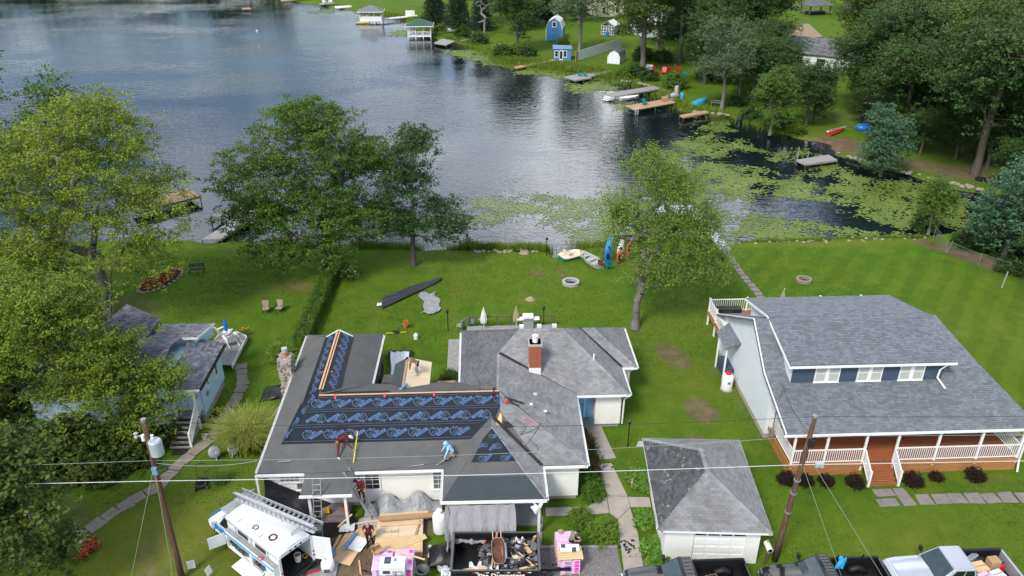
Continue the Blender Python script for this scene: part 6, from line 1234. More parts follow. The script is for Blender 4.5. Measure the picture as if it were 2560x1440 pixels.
for p in ((q[0],q[1],(1,0,3.9),(-1,0,3.9)),(q[1],q[2],(1,0,3.9)),(q[2],q[3],(-1,0,3.9),(1,0,3.9)),(q[3],q[0],(-1,0,3.9))):roof_deck(m,p,.1)
m.build('roof','shingle_dark',t); MB().bb(-2.4,2.4,-1,1,0,.9).build('table','black_matte',t)
# chairs
def adirondack(name,label,x,y,z,ang,matn,s=1.0,group=None):
    t = thing(name,label,'chair',(x,y,z),R(ang),group); t.scale = (s,s,s)
    for k in range(5):MB().bar((-.26+k*.13,.28,.25),(-.28+k*.14,.62,1.0-.035*abs(k-2)**1.6),.115,.025).build('back_slat',matn,t)
    for k in range(5):MB().box((0,-.32+k*.13,.36-k*.026),(.56,.115,.025)).build('seat_slat',matn,t)
    for sx in (-1,1):
        MB().box((sx*.37,0,.56),(.14,.72,.03)).build('armrest',matn,t); MB().bar((sx*.33,-.32,0),(sx*.33,-.30,.55),.07,.04).build('front_leg',matn,t); MB().bar((sx*.30,-.36,.36),(sx*.30,.62,.0),.04,.13).build('rear_leg',matn,t)
    return t
adirondack('adirondack_chair','white adirondack chair on the corner deck, nearer the house',-19.2,51.2,.54,140,'white_paint',1.15)
adirondack('adirondack_chair','white adirondack chair at the deck edge beside the furled blue umbrella',-18.5,50.2,.54,215,'white_paint',1.15)
for x,y,a,l in ((32.9,145.2,30,'red lawn chair nearest the thick pale trunk'),(34.3,144.6,-20,'red lawn chair, second from the thick pale trunk'),(35.6,146,160,'dark red lawn chair under the dense trees'),(37.6,147.2,60,'red lawn chair farthest right in the shade')):adirondack('lawn_chair',l,x,y,0,a,'red',1.2)
for x,y,a,l in ((18.5,142.0,40,'green chair on the wide grey dock, left one'),(19.4,141.6,20,'green chair on the wide grey dock, right one')):adirondack('dock_chair',l,x,y,.36,a,'teal',.8)
for x,y,a,l in ((-44.4,244,40,'white chair on the dark pontoon, left one'),(-42.9,245,-10,'white chair on the dark pontoon, right one')):adirondack('dock_chair',l,x,y,.41,a,'white_paint',1.2)
adirondack('dock_chair','small green chair on the green-sided dock',26.0,120.3,.41,20,'teal',.9)
t = thing('wooden_crate','wooden crate at the shore end of the green-sided dock','crate',(29.6,122.6,.41)); [MB().box((0,0,.12+.22*i),(.9,.7,.16)).build('slat','cardboard',t) for i in range(3)]
t = thing('dock_ladder','white ladder hanging on the green-sided dock','ladder',(24.2,117.35,-.5),R(30)); [MB().bar((s,0,0),(s,0,1.5),.05).build('rail','white_paint',t) for s in (-.25,.25)]; [MB().bar((-.25,0,z),(.25,0,z),.05).build('rung','white_paint',t) for z in (.3,.6,.9,1.2)]
t = thing('dock_step','white wooden steps at the end of the slate-grey dock','steps',(21.2,126.8,-.3),R(-45)); [MB().box((0,-.3*i,.5-.22*i),(1.3,.3,.06)).build('tread','white_paint',t) for i in range(3)]
MB().lathe([(.34,0),(.36,.5),(.33,1.3),(.25,1.35)],(33.0,129,0),12).build('barrel','stone_grey',label='tall pale barrel standing on the far lawn',cat='barrel')
t = thing('wrapped_bundle','grey plastic-wrapped bundle beside the pale barrel','bundle',(32.0,126.1,0)); MB().ell((0,0,.45),(.8,.6,.5),10,7).build('wrap','silver_tarp',t)
MB().lathe([(.3,0),(.34,.4),(.3,.85),(.1,.88)],(33.2,126.0,0),12).build('barrel','cyan_plastic',label='light blue barrel next to the wrapped bundle',cat='barrel')
t = thing('mail_post','green box on a post on the far lawn','box',(36.4,137.5,0)); MB().bb(-.06,.06,-.06,.06,0,1.2).build('post','old_wood',t); MB().bb(-.45,.45,-.3,.3,1.2,1.7).build('box','teal',t,bevel=.03)
MB().bb(31.6,32.8,147,148,0,1.1).build('white_bin','white_paint',label='white storage bin behind the thick pale trunk',cat='bin',bevel=.05)
t = thing('tarp_pile','blue tarp over a pile behind the red kayak','tarp',(54.6,106.4,0)); MB().ell((0,0,.3),(1.3,.9,.6),12,7).build('cover','blue_plastic',t)
MB().ell((-53.3,199.7,WZ+.05),(.28,.28,.22),10,6).build('mooring_buoy','white_paint',label='white mooring buoy on the open lake',cat='buoy')
t = thing('tire_swing','black tire lying on the bank below the big oak','tire',(58.6,84.6,.2)); a = [[(math.cos(u)*(.45+.15*math.cos(v)),math.sin(u)*(.45+.15*math.cos(v)),.15*math.sin(v)) for v in np.linspace(0,6.283,8)[:-1]] for u in np.linspace(0,6.283,17)]; MB().loft(a,0,False).build('tyre','rubber',t)
# stones edging the shore
rs2 = random.Random(77); SB = []
for k in range(5):
    v = MB(); v.ell((0,0,0),(1,rs2.uniform(.6,.9),rs2.uniform(.4,.6)),7,4); v.v = [(x*rs2.uniform(.85,1.1),y*rs2.uniform(.85,1.1),z) for x,y,z in v.v]; o = v.build('stone','fieldstone'); SB.append(o.data); bpy.data.objects.remove(o)
def stones(name,label,line,n,s0,s1,w=.25,z=0.0):
    t = thing(name,label,'stones'); P = along(line,n,w,len(label))
    for p in P:o = bpy.data.objects.new('stone',rs2.choice(SB)); COL.objects.link(o); o.parent = t; o.location = (p[0],p[1],z); s = rs2.uniform(s0,s1); o.scale = (s,s,s); o.rotation_euler = (0,0,rs2.uniform(0,6))
stones('shore_stones','grey stones edging the bank by the cove dock',[(46.5,96),(47.5,93.5),(49.6,90.5),(53,85.6),(57,81.6)],60,.2,.42); stones('shore_stones','flat stones along the lawn edge before the reeds',[(-.5,67.1),(6.2,66.6)],26,.15,.35); stones('shore_stones','pale stones along the lake edge of the mown lawn',[(24.5,67.9),(44,68.3)],36,.08,.2); stones('shore_stones','stones beside the slate-grey dock',[(25.5,139.8),(31,134.5),(31.5,124)],34,.2,.5); stones('shore_stones','stones around the short brown plank dock',[(33,117.6),(35.4,116.4),(38,115)],20,.2,.5)
# wire fence at the right
t = thing('wire_fence','sagging chain-link fence at the corner of the mown lawn','fence')
WF = [(44.0,67.9),(43.5,64.6),(44.9,61.8),(46.5,60.0)]
for i,(x,y) in enumerate(WF):MB().bar((x,y,0),(x+(.3 if i==1 else 0),y,1.3),.045).build('post','steel_dull',t)
for (a,b),(c,d) in zip(WF[:-1],WF[1:]):
    MB().bar((a,b,1.25),(c,d,1.15),.025).build('top_rail','steel_dull',t); m = MB()
    for k in range(14):
        s = k/14; p = Vector((a+(c-a)*s,b+(d-b)*s,0)); q = Vector((a+(c-a)*min(1,s+.3),b+(d-b)*min(1,s+.3),0)); m.bar(p,q+Vector((0,0,1.15)),.006); m.bar(p+Vector((0,0,1.2)),q,.006)
    m.build('mesh','steel_dull',t)
MB().bar((44.5,57.6,0),(44.6,57.6,1.5),.06).build('marker_post','galvanised',label='lone thin metal post at the right edge of the lawn',cat='post')

# ------------------------------------------------------------------ vehicles
def wheel(parent,x,y,z,r=.40,w=.26,rimm='steel_dull'):
    t = MB(); pr = [(r*.62,-w/2),(r*.92,-w/2),(r,-w*.32),(r,w*.32),(r*.92,w/2),(r*.62,w/2)]
    t.loft([[(x+a*math.cos(u),y+b,z+a*math.sin(u)) for a,b in pr] for u in[i*2*math.pi/20 for i in range(21)]],0,False); o = t.build('wheel','rubber',parent,smooth=True)
    s = -1 if y<0 else 1; m = MB(); yy = y+s*w*.36; m.tube([(x,yy-s*.05,z),(x,yy,z)],[r*.64,r*.60],18)
    for k in range(6):a = k*1.047; m.bar((x+math.cos(a)*r*.12,yy+s*.015,z+math.sin(a)*r*.12),(x+math.cos(a)*r*.56,yy+s*.012,z+math.sin(a)*r*.56),r*.2,.03,0,(0,1,0))
    m.build('rim',rimm,o)
def body_ring(x,w,z0,z1,rr=.10):
    return[(x,-w,z0+rr),(x,-w*1.0,(z0+z1)*.5),(x,-w*.98,z1-rr),(x,-w*.98+rr*.8,z1),(x,w*.98-rr*.8,z1),(x,w*.98,z1-rr),(x,w,(z0+z1)*.5),(x,w,z0+rr),(x,w-rr,z0),(x,-w+rr,z0)]
def pickup(name,label,x,y,rz,paint,ribs=0,crew=True,L=5.9):
    t = thing(name,label,'pickup truck',(x,y,0),rz); b = -L/2; f = L/2; cb = -.75 if crew else-.35           # cab back
    hoodx = 1.05; m = MB(); m.loft([body_ring(xx,w_,z0,z1) for xx,w_,z0,z1 in ((cb-.02,.97,.42,1.10),(0,.98,.40,1.10),(hoodx,.98,.40,1.10),(hoodx+.2,.98,.42,1.13),(f-.75,.97,.45,1.08),(f-.25,.93,.48,1.02),(f-.04,.86,.52,.92))]); m.build('body',paint,t,smooth=False,bevel=.03)
    hb = MB(); hb.loft([[(xx,-w_,z-.05),(xx,-w_*.8,z),(xx,0,z+.025),(xx,w_*.8,z),(xx,w_,z-.05)] for xx,w_,z in ((hoodx+.05,.80,1.155),(hoodx+.7,.78,1.13),(f-.35,.74,1.05))],0,False,False); hb.build('hood',paint,t,smooth=True)
    # open bed
    m = MB(); m.bb(b,cb-.05,-.97,-.87,.50,1.32); m.bb(b,cb-.05,.87,.97,.50,1.32); m.bb(b,b+.10,-.87,.87,.52,1.30); m.build('bed_side',paint,t,bevel=.03)
    m = MB(); m.bb(b+.10,cb-.06,-.87,.87,.52,.62); m.bb(cb-.12,cb-.05,-.87,.87,.62,1.30); m.bb(b+.1,cb-.12,-.868,-.84,.62,1.31); m.bb(b+.1,cb-.12,.84,.868,.62,1.31)
    for k in range(9):m.bb(b+.12,cb-.14,-.78+k*.18,-.70+k*.18,.62,.635)
    m.build('bed_liner','bed_liner',t)
    for s in (-1,1):MB().tube([(b+.75,s*.66,.62),(b+.80,s*.66,.80),(b+1.1,s*.66,.90),(b+1.4,s*.66,.80),(b+1.45,s*.66,.62)],.19,8).build('wheel_arch','bed_liner',t,smooth=True)
    for s in (-1,1):MB().bb(b+.05,cb-.08,s*.92-.06,s*.92+.06,1.32,1.345).build('bed_rail','black_matte',t,bevel=.01)
    # cab
    ct = [(cb+.12,.78),(.38,.78)]; z0,z1 = 1.10,1.86; g = MB()
    rings = [[(cb,-.94,z0),(hoodx+.12,-.94,z0),(hoodx+.12,.94,z0),(cb,.94,z0)],[(cb+.13,-.76,z1-.05),(.36,-.76,z1-.05),(.36,.76,z1-.05),(cb+.13,.76,z1-.05)],[(cb+.2,-.68,z1),(.26,-.68,z1),(.26,.68,z1),(cb+.2,.68,z1)]]
    g.loft(rings); g.build('cab',paint,t,bevel=.04)
    def pane(q,name,matn,s,t0,inset):
        a,b_,c,d = [Vector(p) for p in q]; n = (b_-a).cross(d-a).normalized(); P = lambda u,v:(a*(1-u)*(1-v)+b_*u*(1-v)+c*u*v+d*(1-u)*v)+n*.012; MB().poly([P(s,inset),P(t0,inset),P(t0,1-inset),P(s,1-inset)]).build(name,matn,t,solid=.015)
    q = [(hoodx+.12,-.94,z0),(hoodx+.12,.94,z0),(.36,.76,z1-.05),(.36,-.76,z1-.05)]; pane(q,'windshield','windshield',.05,.95,.07)
    pane([(cb,.94,z0),(cb,-.94,z0),(cb+.13,-.76,z1-.05),(cb+.13,.76,z1-.05)],'rear_window','glass_dark',.12,.88,.14)
    for s in (-1,1):
        q = [(cb,s*.94,z0),(hoodx+.12,s*.94,z0),(.36,s*.76,z1-.05),(cb+.13,s*.76,z1-.05)]
        if s>0:q = [q[1],q[0],q[3],q[2]]
        for a,b_ in (((.08,.42),(.47,.86)) if crew else ((.15,.85),)):
            if s>0:a,b_ = 1-b_,1-a
            pane(q,'side_window','glass_dark',a,b_,.12)
        mir = MB(); mir.bar((.95,s*.96,1.15),(.93,s*1.12,1.2),.04); mir.bb(.86,.98,s*1.19-.10,s*1.19+.10,1.12,1.42); mir.build('wing_mirror','black_matte',t,bevel=.02)
        MB().bb(f-.30,f-.02,s*.66-.18,s*.66+.18,.78,.94).build('headlight','glass_window',t,bevel=.03); MB().bb(b-.015,b,s*.86-.07,s*.86+.07,.85,1.2).build('tail_light','red',t)
        for xx in (b+1.1,f-1.0):wheel(t,xx,s*.88,.40)
    for k in range(ribs):yy = -.56+k*1.12/(ribs-1); MB().bb(cb+.24,.22,yy-.035,yy+.035,z1,z1+.022).build('roof_rib',paint,t,bevel=.01)
    m = MB(); m.bb(f-.06,f+.06,-.92,.92,.45,.66); m.build('front_bumper','chrome',t,bevel=.04); MB().bb(f-.05,f+.01,-.46,.46,.70,.98).build('grille','black_matte',t,bevel=.02); MB().bb(b-.12,b,-.9,.9,.45,.62).build('rear_bumper','chrome',t,bevel=.03)
    return t
PI = math.pi
tk1 = pickup('pickup_truck','black pickup with ribbed roof parked nearest the garage',9.55,26.4,PI,'black_paint',6,crew=False,L=6.0)
tk2 = pickup('pickup_truck','black pickup parked between the garage pole and the silver pickup',16.2,26.25,PI,'black_paint',7,crew=False,L=5.9)
tk3 = pickup('pickup_truck','silver crew-cab pickup with boxes in its black bed',22.45,26.5,PI,'silver_paint',0,L=6.1)
for s in (-1,1):MB().bar((-.75,s*.8,1.34),(-.85,s*.8,1.62),.05).bar((-2.0,s*.8,1.34),(-2.1,s*.8,1.62),.05).build('rack_stub','black_metal',tk2)
for k,(x,y,z,sx,sy,sz,mt,l) in enumerate([(24.3,27.05,.64,.9,.5,.25,'cardboard','flat cardboard box in the silver pickup bed'),(24.65,26.7,.64,.5,.45,.75,'cardboard','tall cardboard carton in the silver pickup bed'),(23.9,26.55,.64,.7,.6,.5,'plywood','tan wooden crate in the silver pickup bed'),(24.5,26.05,.64,.6,.5,.5,'box_white','white carton at the near side of the silver pickup bed'),(23.8,25.95,.64,.7,.5,.45,'pink_wrap','pink shingle bundle in the silver pickup bed'),(23.85,27.15,.64,.8,.25,.5,'silver_tarp','grey and blue roll along the silver pickup bed')]):
    o = thing('carton',l,'box',(x,y,z),.1*k); MB().bb(-sx/2,sx/2,-sy/2,sy/2,0,sz).build('box',mt,o,bevel=.015); MB().bb(-sx/2,sx/2,-.03,.03,sz,sz+.003).build('tape','print_pale' if mt=='silver_tarp' else 'cap_tan',o)
t = thing('fuel_can','red plastic fuel can in the silver pickup bed','fuel can',(25.0,26.7,.64)); MB().bb(-.22,.22,-.18,.18,0,.42).build('body','red',t,bevel=.06); MB().cyl((.1,0,.42),(.18,0,.55),.04,.03).build('spout','black_matte',t); MB().bar((-.15,0,.48),(.05,0,.48),.04).build('handle','red',t)
t = thing('carton','cardboard box in the bed of the black pickup nearest the garage','box',(10.75,26.3,.64),.2); MB().bb(-.28,.28,-.3,.3,0,.5).build('box','cardboard',t,bevel=.01); MB().bb(-.25,.25,-.27,.27,.5,.505).build('opening','black_matte',t)
t = thing('shingle_package','white and blue package in the bed of the black pickup nearest the garage','box',(11.5,26.1,.64),-.1); MB().bb(-.5,.5,-.3,.3,0,.45).build('box','box_white',t,bevel=.02); MB().bb(.1,.4,-.2,.2,.45,.455).build('print','print_blue',t)
t = thing('blue_rag','light blue rag draped over the cab corner of the middle black pickup','rag',(17.05,26.7,1.5)); MB().sheet(lambda u,v:(-.2+.4*u+.06*math.sin(v*5),.05*math.sin(u*7+v*3),.35-.75*v+.05*math.sin(u*6)),8,10).build('cloth','cyan_plastic',t,smooth=True,solid=.02)

# ---- white work van with utility body
VN = thing('work_van','white work van with blue stripes, open side lockers and open rear','van',(-11.65,30.3,0),R(139))
zt = 2.35
m = MB(); prof = [(3.0,.55),(3.02,.95),(2.8,1.18),(2.05,1.34),(1.45,1.98),(1.1,2.05),(1.1,.5)]        # cab
half = [1.0,1.0,.97,.93,.80,.80,1.0]; m.loft([[(x,-h,z) for (x,z),h in zip(prof,half)],[(x,-h*.6,z+(.04 if z>1 else 0)) for (x,z),h in zip(prof,half)],[(x,h*.6,z+(.04 if z>1 else 0)) for (x,z),h in zip(prof,half)],[(x,h,z) for (x,z),h in zip(prof,half)]]); m.build('cab','van_white',VN,bevel=.04)
def vpane(q,name,matn,k=.08,dz=.015):
    a,b,c,d = [Vector(p) for p in q]; n = (b-a).cross(d-a).normalized(); P = lambda u,v:(a*(1-u)*(1-v)+b*u*(1-v)+c*u*v+d*(1-u)*v)+n*dz; return MB().poly([P(k,k),P(1-k,k),P(1-k,1-k),P(k,1-k)]).build(name,matn,VN,solid=.02)
vpane([(2.05,-.93,1.40),(2.05,.93,1.40),(1.45,.80,2.03),(1.45,-.80,2.03)],'windshield','glass_dark',.05,.03)
for s in (1,-1):
    q = [(1.95,s*.955,1.30),(1.12,s*.955,1.30),(1.12,s*.815,1.94),(1.48,s*.815,1.94)]; q = q if s>0 else[q[1],q[0],q[3],q[2]]; vpane(q,'cab_window','glass_dark',.06,.03)
    MB().bar((2.2,s*1.0,1.25),(2.2,s*1.15,1.3),.03).bb(2.14,2.26,s*1.2-.08,s*1.2+.08,1.15,1.5).build('wing_mirror','white_paint',VN,bevel=.02); MB().bb(2.9,3.03,s*.72-.2,s*.72+.2,.78,1.0).build('headlight','glass_window',VN,bevel=.03)
    for x in (2.05,-1.72):wheel(VN,x,s*.86,.38,.38,.26)
    MB().tube([(2.55,s*.97,.5),(2.45,s*.98,.78),(2.05,s*.985,.90),(1.65,s*.98,.78),(1.55,s*.97,.5)],.06,6).build('wheel_arch','stripe_blue',VN,smooth=True)
MB().bb(2.95,3.15,-.98,.98,.42,.62).build('front_bumper','black_matte',VN,bevel=.04)
st = MB()                                                             # stripe wrapping the nose
for w_,dz in ((.10,0),(.035,-.13)):
    pts = [(1.05,1.012,1.02+dz),(2.3,1.012,1.05+dz),(2.85,.95,1.10+dz),(3.04,.6,1.08+dz),(3.06,0,1.06+dz),(3.04,-.6,1.08+dz),(2.85,-.95,1.10+dz),(2.3,-1.012,1.05+dz),(1.05,-1.012,1.02+dz)]
    for p,q in zip(pts[:-1],pts[1:]):st.bar(p,q,.02,w_)
st.build('nose_stripe','stripe_blue',VN)
m = MB()                                                              # body shell, open at the back
for s in (1,-1):m.add([(-3.2,s*.96,.62),(1.1,s*.96,.62),(1.1,s*.93,2.1),(-3.2,s*.93,2.1),(-3.2,s*.90,.62),(1.1,s*.90,.62),(1.1,s*.87,2.1),(-3.2,s*.87,2.1)],[(0,1,2,3),(7,6,5,4),(0,3,7,4),(0,4,5,1),(3,2,6,7)])
m.build('side_wall','van_white',VN)
rr = []; 
for x in (-3.2,-1.0,1.05,1.2):rr.append([(x,.95,2.06),(x,.93,2.2),(x,.80,zt-.02),(x,.4,zt+.04),(x,0,zt+.05),(x,-.4,zt+.04),(x,-.80,zt-.02),(x,-.93,2.2),(x,-.95,2.06)])
m = MB(); m.loft(rr,0,False,False); m.build('roof','van_white',VN,smooth=True,solid=.03); MB().bb(1.06,1.14,-.92,.92,1.1,2.3).build('bulkhead','van_white',VN)
for x in (.2,-1.5):MB().bar((x,-.82,zt+.03),(x,.82,zt+.03),.03,.03).build('roof_seam','steel_dull',VN)
MB().bb(-3.2,1.05,-.9,.9,.60,.66).build('floor','bed_liner',VN); MB().bb(-3.32,-3.2,-1.0,1.0,.42,.58).build('rear_bumper','black_metal',VN,bevel=.02)
for s in (1,-1):                                                     # side lockers
    y0,y1 = (.97,1.22) if s>0 else (-1.22,-.97); MB().bb(-3.05,1.0,y0,y1,1.30,1.62).bb(-3.05,-2.35,y0,y1,.55,1.30).bb(-1.15,-1.02,y0,y1,.55,1.30).bb(.9,1.0,y0,y1,.55,1.30).bb(-3.05,1.0,y0,y1,.50,.56).build('locker','van_white',VN,bevel=.01)
    MB().bb(-3.05,1.0,min(y0,y1)+.02,max(y0,y1)-.02,1.62,1.65).build('locker_top','dock_grey',VN); ys = 1.224 if s>0 else-1.224; MB().bb(-2.9,1.0,ys-.004,ys+.004,1.38,1.50).build('side_stripe','stripe_blue',VN)
    for k in range(3):MB().bb(-3.02+k*.045,-2.99+k*.045,ys-.004,ys+.004,1.38,1.50).build('stripe_bar','stripe_blue',VN)
    for x in (.35,-.95,-2.3):MB().bb(x-.02,x+.02,s*.962-.004,s*.962+.004,1.66,2.08).build('stripe_tab','stripe_blue',VN)
    for x in (-.25,-1.7):MB().bb(x-.42,x+.42,s*.965-.006,s*.965+.006,1.72,1.98).build('side_window','glass_dark',VN,bevel=.02)
rl = random.Random(3); m = MB()
for k in range(40):m.box((rl.uniform(-2.2,.8),1.05,rl.uniform(.62,1.0)),(rl.uniform(.08,.25),.12,rl.uniform(.05,.2)),0,rl.randrange(4))
m.build('locker_contents',['black_matte','rust','bin_grey','teal'],VN,kind='stuff')
MB().box((1.35,1.55,.92),(.04,.85,.74),R(-20)).build('locker_door','van_white',VN,bevel=.01); MB().box((-1.2,1.55,.58),(1.75,.7,.035),0,0,R(-6)).build('drop_door','van_white',VN,bevel=.01)
dr = MB().box((-3.62,-1.22,1.38),(.95,.05,1.5),R(28)).build('rear_door','van_white',VN,bevel=.015); MB().box((-3.66,-1.25,1.78),(.34,.06,.34),R(28)).build('door_window','glass_window',dr,bevel=.02)
MB().bb(-3.24,-3.16,.86,1.0,.5,2.15).bb(-3.24,-3.16,-1.0,-.86,.5,2.15).bb(-3.24,-3.16,-.86,.86,2.1,2.34).build('rear_frame','van_white',VN,bevel=.02)
for y in (.93,-.93):MB().cyl((-3.24,y,.95),(-3.27,y,.95),.06).build('tail_light','red',VN); MB().cyl((-3.24,y,1.2),(-3.27,y,1.2),.05).build('tail_light','red',VN)
for y in (-.3,0,.3):MB().cyl((-3.24,y,2.22),(-3.27,y,2.22),.05).build('marker_lamp','black_matte',VN)
m = MB()                                                              # platform over the cab and rack bars
for k in range(8):m.bar((1.1+k*.07,-.85,2.42),(1.1+k*.07,.85,2.42),.05,.03)
m.bar((1.05,.85,2.42),(1.65,.85,2.42),.05); m.bar((1.05,-.85,2.42),(1.65,-.85,2.42),.05); m.build('roof_platform','aluminium',VN)
for x in (1.35,-2.7):MB().bar((x,-.95,2.05),(x,-.95,2.62),.05).bar((x,-.95,2.58),(x,-.25,2.58),.05).bar((x,-.25,2.35),(x,-.25,2.58),.05).build('rack_bar','aluminium',VN)
def coil(name,label,x,y,z,matn,r=.16,n=4,cat='rope'):
    rc = random.Random(n); pts = []
    for i in range(n*12):a = i*2*math.pi/12; pts.append((r*math.cos(a)*rc.uniform(.7,1.15),r*math.sin(a)*rc.uniform(.7,1.15),.02+.012*(i//12)+rc.uniform(0,.03)))
    t = thing(name,label,cat,(x,y,z)); MB().tube(pts,.014,5).build('strand',matn,t); return t
coil('rope_coil','tangled red rope on the van roof above the rear window',-10.35,28.62,2.37,'maroon',.2,5); coil('rope_coil','dark rope bundle on the van roof edge, middle',-11.35,29.35,2.37,'hair_dark',.15,3); coil('rope_coil','red hanging tool cord at the open locker',-10.9,28.0,1.66,'red',.12,3)
def ladder(name,label,p,q,w=.42,step=.30,sx=(1,0,0),matn='aluminium',double=.0):
    p,q,s = Vector(p),Vector(q),Vector(sx).normalized(); t = thing(name,label,'ladder',p); d = q-p; L = d.length; u = d/L; nrm = u.cross(s).normalized()
    for k in range(2 if double else 1):
        o = nrm*(k*double)
        for e in (-1,1):MB().bar(s*e*w/2+o,d+s*e*w/2+o,.035,.075,0,tuple(nrm)).build('stile',matn,t)
        for i in range(1,int(L/step)):c = u*(i*step)+o; MB().bar(c-s*w/2,c+s*w/2,.032).build('rung',matn,t)
    for e in (-1,1):MB().bar(s*e*w/2-u*.03,s*e*w/2+u*.06,.05,.09,0,tuple(nrm)).build('foot','teal',t)
    return t
def vl(x,y,z):c,s = math.cos(R(139)),math.sin(R(139)); return (-11.65+x*c-y*s,30.3+x*s+y*c,z)
sd_ = Vector(vl(0,1,0))-Vector(vl(0,0,0))
ladder('extension_ladder','long aluminium ladder lying flat on the van roof rack',(-12.7,31.55,2.72),(-8.1,28.95,2.68),.46,.30,(.49,.87,0),double=.09)
ladder('extension_ladder','aluminium ladder standing on edge on the van roof rack',(-12.75,31.12,2.95),(-8.3,28.6,2.9),.40,.30,(0,0,1),double=.08)
def bucket(name,label,x,y,z,matn,r=.15,h=.36,fill=None,rx=0):
    t = thing(name,label,'bucket',(x,y,z)); t.rotation_euler = (rx,0,0); MB().lathe([(r*.82,0),(r,h),(r*1.06,h),(r*1.06,h+.02),(r*.93,h+.02),(r*.76,.03)],(0,0,0),18,0,False).add([(r*.8*math.cos(a),r*.8*math.sin(a),.02) for a in np.linspace(0,6.283,13)[:-1]],[tuple(range(12))]).build('shell',matn,t,smooth=False); MB().tube([(r*math.cos(a),.0,h+r*.9*math.sin(a)) for a in np.linspace(0,math.pi,9)],.006,5).build('bail','steel_dull',t)
    if fill:MB().ell((0,0,h*.88),(r*.85,r*.85,.06),10,5).build('contents',fill,t)
    return t
bucket('bucket','white bucket of tools standing in the open rear of the van',*vl(-2.7,-.35,.66)[:2],.66,'white_plastic',.17,.4,'olive_cloth')
coil('hose_coil','coiled orange hose beside the white bucket in the van',*vl(-2.75,-.72,.66)[:2],.66,'amber',.13,3,'hose')

# ---- black dump trailer
DT = thing('dump_trailer','black dump trailer with white lettering, loaded with torn-off roofing','trailer',(.42,27.95,0),R(-2)); hx2,hy2 = 2.1,1.22; zb,zt2 = .62,1.72
m = MB(); m.bb(-hx2,hx2,-hy2,-hy2+.08,zb,zt2); m.bb(-hx2,hx2,hy2-.08,hy2,zb,zt2); m.bb(-hx2,-hx2+.08,-hy2+.08,hy2-.08,zb,zt2); m.bb(hx2-.08,hx2,-hy2+.08,hy2-.08,zb,zt2); m.build('side_wall','black_metal',DT); MB().bb(-hx2+.08,hx2-.08,-hy2+.08,hy2-.08,zb,zb+.06).build('floor','bed_liner',DT)
m = MB(); 
for a,b in (((-hx2,-hy2),(hx2,-hy2)),((-hx2,hy2),(hx2,hy2)),((-hx2,-hy2),(-hx2,hy2)),((hx2,-hy2),(hx2,hy2))):m.bar((*a,zt2),(*b,zt2),.12,.08)
m.build('top_rim','black_paint',DT,bevel=.01)
for z in (.78,.98,1.18,1.38,1.56):MB().bb(-hx2-.01,-hx2+.85,-hy2-.05,-hy2,z,z+.10).build('side_rib','black_paint',DT,bevel=.02)
for k in range(6):
    x = -hx2+1.02+k*.50; MB().bb(x,x+.14,-hy2-.012,-hy2-.002,1.57,1.63).build('reflector','red',DT); MB().bb(x+.14,x+.28,-hy2-.012,-hy2-.002,1.57,1.63).build('reflector','white_paint',DT)
text_mesh('Site Dumpsters',.36,'white_paint',(.28,-hy2-.012,1.40),(math.pi/2,0,0),DT,'lettering',.003,.012,1.0); text_mesh('570',.36,'white_paint',(-.75,-hy2-.012,1.06),(math.pi/2,0,0),DT,'lettering',.003,.012,1.0)
for x in (-.5,.45):
    for s in (-1,1):wheel(DT,x,s*(hy2+.18),.36,.36,.22)
MB().bar((hx2,0,.5),(hx2+1.6,0,.5),.12,.14).build('drawbar','black_metal',DT); MB().bb(-hx2,hx2,-.5,.5,.45,.62).build('chassis','black_metal',DT)
def dl(x,y,z):return (.42+x,27.95+y-x*.035,z)
rd_ = random.Random(9); m = MB()
for k in range(700):
    x = rd_.uniform(-.75,2.0); y = rd_.uniform(-1.05,1.05); hmax = .22+.68*min(1,(x+.8)/1.1); m.box((x,y,zb+.06+hmax*rd_.uniform(.4,1.0)),(rd_.uniform(.1,.45),rd_.uniform(.1,.32),.012),rd_.uniform(0,6),rd_.choice([0,0,0,1,1,2]),rd_.uniform(-.6,.6),rd_.uniform(-.6,.6))
o = m.build('torn_shingles',['black_matte','shingle_dark','steel_dull'],label='heap of torn black shingles in the dump trailer',cat='debris',kind='stuff',loc=(.42,27.95,0),rz=R(-2)); m = MB().ell((.8,0,zb),(1.35,1.05,.74),16,8); m.build('debris_core','black_matte',o,kind='stuff')
def board(name,label,p,q,w,h,matn,cat='board'):p,q = Vector(p),Vector(q); t = thing(name,label,cat,p); MB().bar((0,0,0),q-p,w,h).build('timber',matn,t,bevel=.004); return t
board('scrap_board','pale post standing at the right rear corner of the trailer',dl(1.85,.95,1.2),dl(1.95,.55,2.15),.12,.05,'lumber'); board('scrap_board','long thin board leaning beside the wheelbarrow',dl(-.25,-.9,1.3),dl(.1,1.0,2.0),.09,.04,'cardboard'); board('scrap_board','pale board lying low across the trailer front',dl(.85,-.95,1.45),dl(2.0,-.75,1.6),.12,.03,'lumber'); board('scrap_board','crossed thin lath over the debris at the right',dl(1.1,.1,1.55),dl(1.8,-.85,1.62),.07,.03,'bare_wood'); board('scrap_board','broken pale board near the right wall of the trailer',dl(1.35,.75,1.5),dl(1.7,.0,1.6),.22,.03,'bare_wood'); board('scrap_board','short board slanting at the far wall of the trailer',dl(.8,.85,1.45),dl(1.2,1.0,1.5),.13,.03,'lumber'); board('scrap_board','stubby split board upright in the debris',dl(1.5,.6,1.4),dl(1.55,.3,1.85),.1,.03,'lumber'); board('scrap_board','pale board end at the near right corner of the trailer',dl(1.55,-1.0,1.5),dl(1.95,-.95,1.58),.2,.03,'bare_wood')
